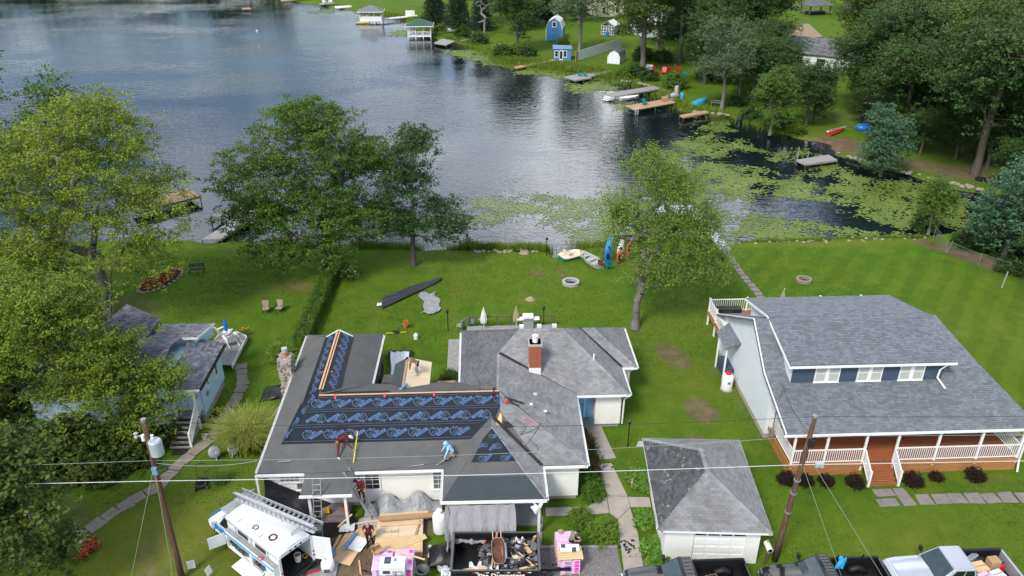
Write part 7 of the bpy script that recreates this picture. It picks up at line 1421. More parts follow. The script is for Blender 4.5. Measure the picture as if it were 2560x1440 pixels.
for l,P in (('broken plywood sheet lying at the near left of the trailer',[(-1.9,-1.05),(-.3,-1.08),(-.35,-.35),(-.75,-.28),(-1.85,-.62)]),('triangular plywood offcut on the black debris',[(.75,.15),(1.3,-.25),(.85,-.35),(.7,.3)])):
    t = thing('plywood_scrap',l,'plywood',(.42,27.95,0)); zz = 1.05 if 'broken' in l else 1.52; MB().slab([(a,b-a*.035,zz-.1*b) for a,b in P],.02,0,(0,.1,1)).build('sheet','plywood_pale',t)
WB = thing('wheelbarrow','rusty wheelbarrow tipped on top of the trailer load','wheelbarrow',(.42+.12,27.95-.05,1.72),R(8)); WB.rotation_euler = (R(30),R(4),R(6))
m = MB(); n = 16; ring = lambda sx,sy,z,dy=0:[(sx*math.copysign(abs(math.cos(a))**.6,math.cos(a)),dy+sy*math.copysign(abs(math.sin(a))**.6,math.sin(a)),z) for a in[i*2*math.pi/n for i in range(n)]]
m.loft([ring(.20,.38,0),ring(.33,.62,.24)],0,False); m.loft([ring(.19,.37,.015),ring(.32,.61,.245)],0,False); m.add(ring(.20,.38,.005),[tuple(range(n))]); m.build('tray','rust',WB,smooth=True); m = MB(); m.tube(ring(.335,.625,.25)+ring(.335,.625,.25)[:1],.018,6); m.build('rim','steel_dull',WB)
for s in (-1,1):MB().bar((s*.22,-.75,.02),(s*.20,1.0,.05),.04).build('handle','bare_wood',WB); MB().bar((s*.2,.3,0),(s*.2,.35,-.25),.03).build('leg','steel_dull',WB)
MB().tube([(.36,.35,.2),(.36,-.4,.2)],.05,6).build('side_brace','slate_blue',WB); wheel(WB,0,.0,-.1,.17,.09); WB.children[-1].location = (0,-.72,0)
t = thing('red_handle_tool','orange-red handled shears leaning on the trailer wall','tool',dl(-.55,.75,1.4)); MB().bar((0,0,0),(.05,-.15,.4),.035).bar((.06,0,0),(.1,-.12,.4),.035).build('handle','orange',t)
for l,x,y,z,s in (('white scrap of flashing at the left of the debris',-1.0,-.35,1.05,.3),('white and blue wrapper on the debris by the far wall',1.2,.85,1.52,.2),('crumpled white plastic on the near debris',-.1,-1.0,1.5,.22)):
    t = thing('plastic_scrap',l,'plastic',dl(x,y,z)); MB().sheet(lambda u,v:((u-.5)*s*2,(v-.5)*s*1.2+.1*math.sin(u*9),.12*math.sin(u*7+1)*math.cos(v*6)),8,6).build('film','white_plastic',t,solid=.01)

# ------------------------------------------------------------------ people
SEG_R = {'pel':.135,'chest':.15,'neck':.058}
def person(label,loc,J,mats,rz=0.0,head_dir=(0,-1,0),hat=None,hatm=None,belt=None,shirt_long=True,extra=None,vox=.014,fac=1.0):
    """one continuous figure skinned over the joints J (local metres); mats: shirt, trousers, shoes, skin"""
    t = thing('person',label,'person',loc,rz); V = {k:Vector(v) for k,v in J.items()}; m = MB(); bones = []
    def limb(a,b,ra,rb,mt,n=10):a,b = Vector(a),Vector(b); m.tube([a,a.lerp(b,.35),a.lerp(b,.7),b],[ra,ra*1.04,(ra*.4+rb*.6)*1.02,rb],n); m.ell(a,(ra,)*3,10,6); m.ell(b,(rb,)*3,10,6); bones.append((a,b,mt))
    sh,tr,so,sk = 0,1,2,3; pel,ch,nk = V['pel'],V['chest'],V['neck']; sd = (V['shL']-V['shR']).normalized(); hp = (V['hipL']-V['hipR']).normalized()
    spine = (ch-pel).normalized(); fwd = sd.cross(spine).normalized()
    def oring(c,s,f,a,b,n=14):return[c+s*(a*math.cos(u))+f*(b*math.sin(u)) for u in[k*2*math.pi/n for k in range(n)]]
    m.loft([oring(pel-spine*.11,hp,fwd,.145,.105),oring(pel,hp,fwd,.165,.12),oring(pel.lerp(ch,.4),(sd+hp).normalized(),fwd,.145,.105),oring(pel.lerp(ch,.8),sd,fwd,.175,.12),oring(ch+spine*.06,sd,fwd,.185,.115),oring(ch+spine*.15,sd,fwd,.12,.085),oring(nk,sd,fwd,.06,.06)])
    bones.append((pel.lerp(ch,.25),ch,sh)); bones.append((ch,ch.lerp(nk,.85),sh)); bones.append((pel-spine*.12,pel+spine*.02,tr))
    hd = V['head']; limb(nk,nk.lerp(hd,.6),.056,.052,sk); hdir = Vector(head_dir).normalized(); up = (hd-nk).normalized(); up = (up-hdir*up.dot(hdir)).normalized(); sdv = up.cross(hdir)
    Mh = Matrix((sdv,hdir,up)).transposed(); e = MB(); e.ell((0,0,0),(.077,.098,.118),14,10); e.ell((0,.055,-.055),(.052,.05,.055),10,6); e.ell((0,.105,-.012),(.014,.022,.024),8,5)
    for s in (-1,1):e.ell((s*.079,-.005,-.01),(.012,.022,.032),7,5)
    m.add([hd+Mh@Vector(p) for p in e.v],e.f); bones.append((hd-up*.05,hd+up*.06,sk))
    for s in 'LR':
        limb(V['sh'+s],V['el'+s],.058,.046,sh); limb(V['el'+s],V['ha'+s],.043,.030,sh if shirt_long else sk); d = (V['ha'+s]-V['el'+s]).normalized(); palm = V['ha'+s]+d*.05; m.ell(palm,(.036,.036,.032),8,6); bones.append((V['ha'+s]+d*.015,V['ha'+s]+d*.15,sk))
        a = d.orthogonal().normalized(); b = d.cross(a)
        for k,(o_,L) in enumerate(((-.028,.062),(-.010,.074),(.010,.070),(.028,.056))):q = palm+a*o_+d*.02; m.tube([q,q+d*L*.55+b*.010,q+d*L*.85+b*.035],[.0105,.0100,.0085],6)
        m.tube([palm-a*.028-d*.02,palm-a*.055+d*.015+b*.012,palm-a*.055+d*.045+b*.028],[.012,.0115,.0095],6)
        limb(V['hip'+s],V['kn'+s],.088,.060,tr); limb(V['kn'+s],V['an'+s],.058,.042,tr); toe = V['toe'+s]; limb(V['an'+s]+Vector((0,0,-.02)),toe,.045,.036,so); bones[-1] = (V['an'+s]+Vector((0,0,-.05)),toe,so)
    tmp = m.build('body','skin'); md = tmp.modifiers.new('r','REMESH'); md.mode = 'VOXEL'; md.voxel_size = vox; md.use_smooth_shade = True; sm = tmp.modifiers.new('s','SMOOTH'); sm.iterations = 2; sm.factor = .5
    me = bpy.data.meshes.new_from_object(tmp.evaluated_get(bpy.context.evaluated_depsgraph_get())); bpy.data.objects.remove(tmp); me.name = 'body'; me.materials.clear()
    for q in mats:me.materials.append(M_[q])
    n = len(me.polygons); C_ = np.zeros(n*3); me.polygons.foreach_get('center',C_); C_ = C_.reshape(-1,3); best = np.full(n,1e9); mi = np.zeros(n,int)
    for a,b,k in bones:
        a,b = np.array(a),np.array(b); ab = b-a; tt = np.clip(((C_-a)@ab)/max(ab@ab,1e-9),0,1); dd = np.linalg.norm(C_-a-tt[:,None]*ab,axis=1)*(0.9 if k in (2,) else 1.0); w = dd<best; best[w] = dd[w]; mi[w] = k
    me.polygons.foreach_set('material_index',mi.astype(np.int32)); me.polygons.foreach_set('use_smooth',np.ones(n,bool)); link('body',me,t)
    for s in (-1,1):o = MB().ell(hd+Mh@Vector((s*.030,.088,.012)),(.010,)*3,6,4).build('eye','hair_dark',t)
    if hat:
        h = MB()
        if hat=='hair':h.loft([[hd+Mh@Vector((r*.084*math.cos(u),-.012+r*.104*math.sin(u),z)) for u in[k*.4488 for k in range(14)]] for r,z in ((.98,-.01),(1.04,.03),(.95,.08),(.6,.118),(.1,.128))],0,True)
        else:
            h.loft([[hd+Mh@Vector((r*.088*math.cos(u),-.005+r*.108*math.sin(u),z)) for u in[k*.4488 for k in range(14)]] for r,z in ((1,.035),(1.02,.07),(.85,.118),(.4,.14),(.05,.143))],0,True)
            if hat=='cap':h.slab([hd+Mh@Vector(p) for p in ((-.075,.08,.045),(.075,.08,.045),(.06,.165,.03),(0,.185,.028),(-.06,.165,.03))],.008,0,tuple(up))
            if hat=='hood':h.loft([[hd+Mh@Vector((r*.115*math.cos(u),-.035+r*.125*math.sin(u),z)) for u in[k*.4488 for k in range(14)]] for r,z in ((.8,-.16),(1,-.06),(1.05,.03),(.95,.10),(.5,.15),(.1,.16))],0,True)
        h.build('hair' if hat=='hair' else 'hat',hatm,t,smooth=True)
    if belt:
        c = pel+spine*.0; bb_ = MB(); bb_.loft([oring(c-spine*.03,hp,fwd,.178,.132),oring(c+spine*.03,hp,fwd,.178,.132)],0,False); bb_.build('tool_belt','black_cloth',t,solid=.015)
        for s in (-1,1):MB().box(c+hp*s*.18-spine*.06,(.10,.14,.16),math.atan2(hp.y,hp.x)).build('pouch',belt,t,bevel=.02)
    return t
def mirror_pose(**k):return k
# 1 standing by the plywood, looking down
person('man in maroon shirt and tan hat standing beside the plywood sheets',(-6.05,30.25,0),dict(pel=(0,0,.95),chest=(0,-.02,1.32),neck=(0,-.03,1.50),head=(.0,-.10,1.63),shL=(.19,-.02,1.43),elL=(.27,-.04,1.15),haL=(.22,-.16,.94),shR=(-.19,-.02,1.43),elR=(-.29,-.02,1.16),haR=(-.25,-.20,1.0),hipL=(.10,0,.90),knL=(.15,-.04,.50),anL=(.20,.03,.09),toeL=(.26,-.12,.04),hipR=(-.10,0,.90),knR=(-.10,-.05,.50),anR=(-.10,.0,.09),toeR=(-.16,-.16,.04)),
       ('maroon','black_cloth','black_cloth','skin'),0,(.1,-.75,-.6),'cap','cap_tan','leather',False)
# 2 bent over with the measuring stick on the front slope
person('man in maroon work clothes and white cap bending over the yellow measuring stick',(-7.75,33.75,3.05),dict(pel=(-.18,.50,.78),chest=(.18,.62,.92),neck=(.36,.64,.92),head=(.48,.62,.86),shL=(.26,.82,.90),elL=(.50,.98,.72),haL=(.72,.98,.50),shR=(.24,.44,.84),elR=(.42,.22,.62),haR=(.62,.12,.42),hipL=(-.18,.60,.72),knL=(-.02,.78,.48),anL=(-.26,.92,.36),toeL=(-.14,1.0,.28),hipR=(-.16,.40,.72),knR=(-.16,.16,.42),anR=(-.18,-.10,.10),toeR=(-.06,-.22,.04)),
       ('maroon','maroon','white_cloth','skin'),0,(.8,.0,-.6),'cap','white_cloth','leather')
# 3 crouching in a pale blue hood
person('worker in pale blue hooded top crouching near the front gable valley',(-1.95,33.45,3.0),dict(pel=(.22,.08,.36),chest=(.02,.16,.66),neck=(-.08,.16,.80),head=(-.16,.12,.88),shL=(.0,-.02,.72),elL=(-.10,-.22,.52),haL=(-.22,-.32,.30),shR=(-.02,.34,.74),elR=(-.20,.36,.54),haR=(-.36,.26,.34),hipL=(.20,-.02,.34),knL=(-.14,-.12,.44),anL=(-.04,-.18,.08),toeL=(-.18,-.22,.03),hipR=(.22,.20,.36),knR=(-.10,.26,.46),anR=(.02,.26,.16),toeR=(-.12,.26,.10)),
       ('pale_blue_cloth','steel_dull','black_cloth','skin'),0,(-.8,-.2,-.5),'hood','pale_blue_cloth','leather')
# 4 on the leaning ladder
person('man in maroon clothes standing on the leaning ladder at the gutter',(-6.65,32.35,1.05),dict(pel=(0,.02,.95),chest=(-.02,.08,1.32),neck=(-.03,.10,1.50),head=(-.05,.10,1.64),shL=(-.21,.10,1.43),elL=(-.48,.12,1.40),haL=(-.72,.14,1.44),shR=(.17,.06,1.42),elR=(.24,-.14,1.18),haR=(.02,-.24,1.14),hipL=(-.10,.02,.90),knL=(-.10,.10,.52),anL=(-.08,.02,.10),toeL=(-.08,.18,.08),hipR=(.10,.02,.90),knR=(.12,.06,.50),anR=(.14,.0,.10),toeR=(.12,.16,.08)),
       ('maroon','maroon','black_cloth','skin'),0,(-.5,.6,.1),'hair','hair_dark','amber')
# 5 bending over the bare plywood
person('man in brown shirt and black cap bending over the bare plywood porch roof',(-4.25,41.55,3.17),dict(pel=(.12,.02,.80),chest=(-.18,.06,1.02),neck=(-.34,.08,1.08),head=(-.46,.08,1.06),shL=(-.24,-.12,.98),elL=(-.30,-.20,.70),haL=(-.36,-.16,.46),shR=(-.24,.26,1.0),elR=(-.34,.28,.72),haR=(-.40,.16,.48),hipL=(.12,-.08,.74),knL=(.0,-.14,.42),anL=(.10,-.20,.08),toeL=(-.05,-.24,.03),hipR=(.12,.12,.74),knR=(.02,.16,.42),anR=(.14,.14,.06),toeR=(-.01,.16,.02)),
       ('brown_cloth','grey_cloth','cap_tan','skin'),0,(-.8,-.1,-.6),'cap','black_cloth','black_cloth',True)
# 6 sitting on the pink shingle stack
person('man in olive shirt sitting hunched on the pink shingle stack',(4.25,29.05,1.06),dict(pel=(0,0,.16),chest=(.08,-.02,.50),neck=(.20,-.02,.64),head=(.30,-.03,.70),shL=(.06,.17,.55),elL=(.18,.24,.28),haL=(.38,.10,.22),shR=(.06,-.21,.55),elR=(.18,-.26,.28),haR=(.38,-.12,.20),hipL=(.04,.10,.12),knL=(.46,.13,.14),anL=(.50,.13,-.30),toeL=(.64,.14,-.36),hipR=(.04,-.10,.12),knR=(.46,-.14,.14),anR=(.48,-.14,-.30),toeR=(.62,-.16,-.36)),
       ('olive_cloth','black_cloth','black_cloth','skin'),0,(.75,-.1,-.6),'hair','hair_dark',None,False)
# 7 at the near edge beside the white carton
person('man with grey hair and tan shirt at the bottom edge below the white carton',(-4.35,26.75,0),dict(pel=(0,0,.95),chest=(0,.02,1.32),neck=(0,.02,1.50),head=(0,.05,1.65),shL=(-.19,.02,1.43),elL=(-.30,.04,1.16),haL=(-.24,.2,1.0),shR=(.19,.02,1.43),elR=(.30,.04,1.16),haR=(.24,.2,1.0),hipL=(-.10,0,.90),knL=(-.10,.03,.50),anL=(-.10,0,.09),toeL=(-.12,.16,.04),hipR=(.10,0,.90),knR=(.10,.03,.50),anR=(.10,0,.09),toeR=(.12,.16,.04)),
       ('tan_cloth','grey_cloth','black_cloth','skin'),0,(0,.8,-.4),'hair','steel_dull',None,False)

# ------------------------------------------------------------------ building site
board('measuring_stick','bright yellow measuring stick lying on the dark front slope',fpt(-6.98,34.95,.45),fpt(-7.05,33.25,.12),.05,.02,'yellow','measuring stick')
def tarp(name,label,fn,nu,nv,matn,cat='tarp',solid=.012,loc=(0,0,0)):
    t = thing(name,label,cat,loc); MB().sheet(fn,nu,nv).build('sheet',matn,t,smooth=True,solid=solid); return t
from mathutils import noise as NZ
def crk(u,v,s=0.0,a=6.0,b=6.0):return NZ.turbulence(Vector((u*a,v*b,s)),4,True,noise_basis='PERLIN_ORIGINAL')-.45
def wob2(u,v,s=0.0):return .9*crk(u,v,s,5,5)+.3*math.sin(u*17+s+3*v)
tarp('hanging_tarp','grey tarp hung from the front gutter down over the dump trailer',lambda u,v:(-2.05+3.5*u+.12*math.sin(v*3)*(u-.5)+(1-u)*.0,30.24-1.2*v**1.25+.14*crk(u,v,1,4.5,1.0)*(.25+v)+.055*math.sin(u*34+5*crk(u,v,8,3,1)+2.5*(u-.5)*v)*(.25+v),2.62-1.15*v-.05*abs(math.sin(u*math.pi*4))-.22*math.sin(u*math.pi)*v*v+.16*crk(u+.25*v*(u-.5),v,3,5,1.2)*v),110,46,'grey_tarp')
tarp('tarp_tail','loose corner of the grey tarp beside the propane tank',lambda u,v:(-1.75-.10*v-.22*u+.05*math.sin(v*9),30.25-1.0*v+.15*math.sin(u*6),2.55-1.9*v+.08*math.sin(u*9+v*4)),12,18,'grey_tarp')
tarp('ground_tarp','black plastic bunched on the ground left of the trailer',lambda u,v:(-3.0+1.6*u,28.6+1.5*v,.06+.55*math.sin(math.pi*u)**.7*math.sin(math.pi*v)**.6+.06*wob2(u,v)),24,22,'black_tarp')
tarp('silver_sheeting','silver tarp heaped in two peaks against the white front wall',lambda u,v:(-6.6+4.2*u,32.05+1.05*v+.2*crk(u,v,7,5,2),.08+v**.9*(.25+.68*math.exp(-((u-.30)/.13)**2)+.75*math.exp(-((u-.68)/.14)**2))+.20*crk(u,v,2,4.5,1.6)*v),110,40,'silver_tarp')
tarp('silver_bundle','crumpled silver tarp bundle at the foot of the leaning ladder',lambda u,v:(-6.9+1.5*u,31.5+.75*v,.05+.42*math.sin(math.pi*u)**.6*math.sin(math.pi*v)**.6+.05*wob2(u,v,1)),26,16,'silver_tarp')
tarp('black_netting','black mesh sheet hung from the left front corner of the house',lambda u,v:(-11.9+3.4*u,33.2-.25*v-1.15*v*v+.05*wob2(u,v),max(.04,(2.3-2.0*u**.8)*(1-v)+.05+.03*wob2(u,v,3))),40,24,'black_tarp')
tarp('ground_tarp','wide black sheet on the ground between van and front porch',lambda u,v:(-12.6+5.6*u+.2*math.sin(v*6),31.1+1.6*v+.2*math.sin(u*7),.07+.07*abs(wob2(u*1.3,v*1.2,4))),46,18,'black_tarp')
tarp('black_mesh','black mesh hanging on the inner wall of the back wing',lambda u,v:(-7.15+.12*v+.04*wob2(u,v),41.3+5.6*u,2.6-2.4*v),30,12,'black_tarp')
tarp('black_mesh','black mesh hanging at the left wall of the grey back wing',lambda u,v:(-1.5-.35*v+.05*wob2(u,v),41.0+3.6*u,2.6*(1-.65*u*v)-2.3*v*(1-.5*u)),24,12,'black_tarp')
tarp('grey_ground_tarp','grey and black tarps spread beside the fieldstone chimney',lambda u,v:(-13.6+1.5*u+.15*math.sin(v*9),39.0+5.0*v,.06+.10*abs(wob2(u*.7,v,5))),20,44,'silver_tarp')
tarp('black_ground_tarp','black plastic heap by the foot of the fieldstone chimney',lambda u,v:(-14.9+2.0*u,43.4+1.7*v+.5*u,.06+.30*math.sin(math.pi*u)**.7*math.sin(math.pi*v)**.7+.06*wob2(u,v,6)),26,18,'black_tarp')
tarp('white_ground_tarp','white tarp with black edge on the grass behind the back wing',lambda u,v:(-6.6+1.35*u+.1*math.sin(v*5),45.2+3.6*v,.35+.12*abs(wob2(u,v,2))-.2*(1-v)),20,26,'white_plastic')
tarp('black_ground_tarp','black edge of sheeting at the lake end of the white tarp',lambda u,v:(-6.9+1.7*u,48.4+.9*v,.12+.25*math.sin(math.pi*v)+.06*wob2(u,v,8)),18,12,'black_tarp')
tarp('cream_bag','crumpled cream plastic bag below the bare plywood porch roof',lambda u,v:(-6.35+.9*u,42.0+.8*v,.4+.45*math.sin(math.pi*u)*math.sin(math.pi*v)+.06*wob2(u,v)),16,14,'cream_plastic')
t = thing('back_steps','grey stone steps in the gap behind the back wing','steps',(-6.3,44.6,0)); [MB().bb(-.6,.6,-.3+.5*i,.2+.5*i,0,.7-.15*i).build('step','concrete',t,bevel=.02) for i in range(3)]
tarp('lawn_tarp','long charcoal tarp folded in a strip on the back lawn',lambda u,v:(-8.2+4.7*u+.10*wob2(v,u),56.9+4.3*u+(v-.5)*(.55+1.6*(1-u)**.7)+.05*wob2(u,v),.10+.10*abs(math.sin(v*9+u*4))+.04*wob2(u,v,3)),50,14,'charcoal_tarp')
tarp('lawn_tarp','rumpled grey tarp lying beside the charcoal strip on the back lawn',lambda u,v:(-4.95+1.35*u+.25*math.sin(v*5)+.12*math.sin(v*13),55.0+3.6*v+.15*math.sin(u*8),.08+.16*abs(wob2(u,v,1))+.05*wob2(v*1.5,u)),22,36,'silver_tarp')
tarp('lawn_tarp','white folded end of plastic at the near tip of the charcoal tarp',lambda u,v:(-8.6+.8*u,56.5+.5*v,.06+.08*abs(wob2(u,v,9))),10,8,'white_plastic')
tarp('white_wrap','white plastic flapping at the right end of the front gutter',lambda u,v:(2.35+.6*u+.1*math.sin(v*5),30.22-.15*v-.15*math.sin(u*5),2.62-(.15+.3*math.sin(u*3.1))*v+.1*math.sin(u*9)),14,10,'white_plastic')
tarp('clear_wrap','clear plastic wrap trailing over the grass left of the trailer',lambda u,v:(-3.05+.55*u+.9*v*v+.1*math.sin(v*12),30.0-1.9*v+.1*math.sin(u*7),.10+.16*abs(wob2(u,v,2))),12,34,'clear_plastic')
tarp('clear_wrap','clear plastic wrap crumpled beside the pink shingle stacks',lambda u,v:(-6.6+1.0*u,26.6+1.6*v,.08+.5*u*math.sin(math.pi*v)+.10*abs(wob2(u*1.5,v,4))),18,22,'clear_plastic')
tarp('torn_membrane','torn black membrane scrap on the grey slope by the bare wood',lambda u,v:(1.05+1.1*u,35.2+.5*v+.3*u,3.62-.30*u+.07*abs(wob2(u,v))+.06),14,8,'valley_tar')
# lumber and plywood
t = thing('plywood_stack','stack of pale plywood sheets with faint stencil lettering','plywood',(-4.55,30.5,0),R(2))
for k in range(12):MB().bb(-1.22,1.22,-1.2,1.2,.05+k*.03,.05+k*.03+.027).build('sheet','plywood_pale',t)
for s in (-1,0,1):MB().bb(s*.95-.05,s*.95+.05,-1.15,1.15,0,.05).build('runner','lumber',t)
text_mesh('sudati',.34,'ink_faint',(-.45,.35,.411),(0,0,0),t,'stencil',.001,.01); MB().bb(-1.1,-.05,-.12,-.10,.408,.411).bb(-.05,-.03,-.55,.85,.408,.411).build('stencil_line','ink_faint',t)
t = thing('plywood_sheet','tan plywood sheet laid over the front edge of the pale stack','plywood',(-4.5,29.85,.415),R(3)); MB().bb(-1.2,1.2,-.6,.6,0,.02).build('sheet','plywood',t)
t = thing('plywood_sheet','narrow plywood strip lying slantwise on the stack','plywood',(-4.0,29.95,.44),R(28)); MB().bb(-.95,.95,-.18,.18,0,.02).build('sheet','plywood',t)
t = thing('plywood_sheet','long tan plywood sheet lying flat left of the standing man','plywood',(-7.1,30.3,.03),R(72)); MB().bb(-1.22,1.22,-.61,.61,0,.025).build('sheet','plywood',t)
t = thing('plywood_sheet','second tan plywood sheet behind the flat one, nearer the porch','plywood',(-6.45,31.15,.06),R(38)); MB().bb(-.9,.9,-.5,.5,0,.025).build('sheet','plywood',t)
t = thing('plywood_sheet','broken plywood offcut on the grass at the bottom edge left of the trailer','plywood',(-2.5,26.6,.04),R(-12)); MB().slab([(-.6,-.6,.02),(.6,-.6,.02),(.5,.5,.02),(-.1,.62,.02)],.02,0,(0,0,1)).build('sheet','plywood',t)
board('long_beam','long brown beam resting across the back of the plywood stack',(-5.7,31.55,.62),(-2.65,31.75,.62),.26,.12,'cardboard'); board('timber','pale two-by-four behind the long brown beam',(-5.7,31.9,.55),(-3.1,32.05,.55),.14,.06,'lumber'); board('timber','pale two-by-four in front of the long brown beam',(-5.6,31.25,.47),(-3.4,31.35,.47),.14,.06,'lumber'); board('timber','thin pale board left end of the lumber pile',(-6.9,31.55,.35),(-5.5,31.7,.42),.1,.04,'lumber'); board('timber','thin board slanting across the pink shingle stacks',(-4.9,28.95,1.08),(-3.05,28.2,1.06),.09,.04,'lumber'); board('timber','narrow board lying on the dirt by the flat plywood',(-6.5,29.3,.03),(-6.15,27.7,.03),.09,.03,'bare_wood'); board('timber','pale board end leaning at the front porch post',(-7.9,31.5,.2),(-7.2,32.1,.5),.1,.04,'lumber'); board('timber','brown plank along the left of the flat plywood sheet',(-8.2,29.1,.03),(-7.6,31.5,.03),.16,.03,'bare_wood'); board('rusty_pipe','long thin stick on the small lawn beside the pink pallet',(2.9,29.75,.08),(3.5,29.8,.1),.025,.025,'aluminium','stick')
rj = random.Random(66)
for k,(x,y,L_,a,l) in enumerate([(-8.6,30.4,.9,20,'short offcut on the dirt below the porch'),(-7.9,28.0,.8,70,'splintered lath near the white rubble bag'),(-5.9,31.9,1.2,4,'grey weathered board behind the lumber pile'),(-3.2,32.4,1.0,-20,'stub of board under the silver tarp edge'),(-6.9,27.2,.9,40,'pale lath at the bottom edge of the dirt'),(-5.4,32.3,.8,30,'crooked batten leaning at the silver tarp'),(-8.9,29.6,1.1,100,'old grey board beside the van door'),(-3.6,31.0,1.0,80,'pale board standing out right of the plywood stack')]):
    c_,s_ = math.cos(R(a))*L_/2,math.sin(R(a))*L_/2; board('offcut',l,(x-c_,y-s_,.06+(.4 if k==7 else 0)),(x+c_,y+s_,.09+(.4 if k==7 else 0)),rj.uniform(.07,.16),.03,rj.choice(['lumber','bare_wood','dock_grey','cardboard']))
def bundle_stack(name,label,x,y,rz,nx,ny,nz,L=.98,Wd=.34,h=.082,prints=True):
    t = thing(name,label,'shingle stack',(x,y,0),rz); z = .13; rs = random.Random(int(x*10)); w2,d2 = nx*L/2,ny*Wd/2
    for k in range(5):MB().bb(-w2,w2,-d2+k*(2*d2-.1)/4,-d2+k*(2*d2-.1)/4+.1,.10,.125).build('pallet_slat','lumber',t)
    for k in range(3):MB().bb(-w2+k*(2*w2-.08)/2,-w2+k*(2*w2-.08)/2+.08,-d2,d2,0,.10).build('pallet_runner','lumber',t)
    for i in range(nz):
        for a in range(nx):
            for b in range(ny):
                X = -w2+(a+.5)*L+rs.uniform(-.015,.015); Y = -d2+(b+.5)*Wd+rs.uniform(-.012,.012); o = MB().bb(X-L/2+.01,X+L/2-.01,Y-Wd/2+.008,Y+Wd/2-.008,z+i*h,z+(i+1)*h-.006).build('bundle','pink_wrap',t,bevel=.015)
                if b==0:
                    MB().bb(X-L*.28,X+L*.05,Y-Wd/2+.002,Y-Wd/2+.008,z+i*h+.02,z+i*h+.058).build('label_print','purple_print',o); MB().bb(X+L*.2,X+L*.42,Y-Wd/2+.002,Y-Wd/2+.008,z+i*h+.01,z+i*h+.068).build('label_print','magenta_print',o)
                if i==nz-1:
                    zz = z+nz*h-.006
                    for q in range(4):MB().bb(X-.2+q*.11,X-.16+q*.11,Y-.05,Y-.01,zz,zz+.002).build('label_print','purple_print',o)
                    MB().bb(X-.3,X+.2,Y+.08,Y+.10,zz,zz+.002).build('label_print','purple_print',o)
                    if (a+b)%2:MB().bb(X+L*.22,X+L*.44,Y-.12,Y+.10,zz,zz+.002).build('label_print','magenta_print',o)
    return t
bundle_stack('shingle_stack','pink-wrapped shingle stack on a pallet, left one of the pair',-5.15,28.35,R(2),1,4,11); bundle_stack('shingle_stack','pink-wrapped shingle stack on a pallet, right one of the pair',-4.1,28.3,R(-2),1,4,11); bundle_stack('shingle_stack','pink-wrapped shingle stack with a pallet on top, beside the gravel',4.0,29.0,R(2),1,5,11)
t = thing('wooden_pallet','empty wooden pallet lying on the near end of the pink stack','pallet',(4.1,28.25,1.03),R(2)); [MB().bb(-.62,.62,-.42+k*.145,-.30+k*.145,.09,.115).build('slat','lumber',t,bevel=.004) for k in range(6)]; [MB().bb(s*.55-.04,s*.55+.04,-.42,.42,0,.09).build('runner','lumber',t) for s in (-1,0,1)]
bundle_stack('shingle_stack','short pink-wrapped stack under the empty pallet',4.1,28.2,R(2),1,2,10)
t = thing('membrane_roll','white wrapped roll with dark label on the empty pallet','roll',(4.1,28.35,1.25)); MB().cyl((-.48,0,0),(.48,0,0),.10,n=14).build('roll','box_white',t,smooth=False); MB().cyl((.1,0,0),(.32,0,0),.103,n=14).build('label','ink',t)
t = thing('membrane_roll','white wrapped roll farther back on the empty pallet','roll',(4.1,28.57,1.25)); MB().cyl((-.48,0,0),(.48,0,0),.10,n=14).build('roll','box_white',t); MB().cyl((-.42,0,0),(-.2,0,0),.103,n=14).build('label','ink',t)
t = thing('paper_bag','brown paper bag on the far end of the pink stack','bag',(3.8,29.75,1.04)); MB().ell((0,0,.08),(.17,.12,.10),8,5).build('bag','cap_tan',t)
t = thing('appliance_box','white carton with black printed fan on the pink shingle stacks','box',(-4.55,27.65,1.04),R(-2)); MB().bb(-.62,.62,-.36,.30,0,.55).build('box','box_white',t,bevel=.01); MB().bb(-.40,-.08,-.15,.28,.55,.553).build('print','ink',t); MB().lathe([(.11,0),(.11,.003)],(-.24,.07,.553),18).build('print_ring','bin_grey',t); MB().bb(.05,.2,.0,.2,.55,.553).build('print','slate_blue',t); MB().bb(-.45,-.1,-.362,-.36,.1,.3).build('print','ink',t); MB().bb(.0,.5,-.362,-.36,.2,.26).build('print','slate_blue',t)
t = thing('cardboard_box','open cardboard box on the left pink stack','box',(-5.45,28.85,1.04),R(35)); m = MB(); [m.bb(*q) for q in ((-.24,.24,-.18,-.17,0,.22),(-.24,.24,.17,.18,0,.22),(-.24,-.23,-.17,.17,0,.22),(.23,.24,-.17,.17,0,.22),(-.23,.23,-.17,.17,0,.01))]; m.build('box','cardboard',t); MB().box((0,-.25,.24),(.46,.16,.006),0,0,.5).build('flap','cardboard',t); MB().box((0,.25,.24),(.46,.16,.006),0,0,-.5).build('flap','cardboard',t)
t = thing('trash_can','dark grey round trash can right of the pink stacks','trash can',(-3.15,27.75,0)); MB().lathe([(.24,0),(.31,.85),(.34,.86),(.34,.9),(.30,.9),(.22,.05)],(0,0,0),22,0,False).build('bin','bin_grey',t,smooth=True); MB().lathe([(.22,.04),(.02,.045)],(0,0,0),22).build('inside','black_matte',t); [MB().bar((s*.35,-.06,.7),(s*.35,.06,.7),.05).build('handle','bin_grey',t) for s in (-1,1)]
t = thing('felt_roll','blue and white membrane roll partly unrolled on the flat plywood','roll',(-7.0,30.45,.08),R(66)); MB().cyl((-.55,.12,.11),(.55,.12,.11),.11,n=16).build('roll','slate_blue',t); MB().cyl((-.56,.12,.11),(-.555,.12,.11),.06,n=12).build('core','box_white',t); MB().sheet(lambda u,v:(-.45+.95*u,.02-.75*v,.02+.05*abs(wob2(u,v,2))),14,12).build('sheet','white_plastic',t,solid=.01)
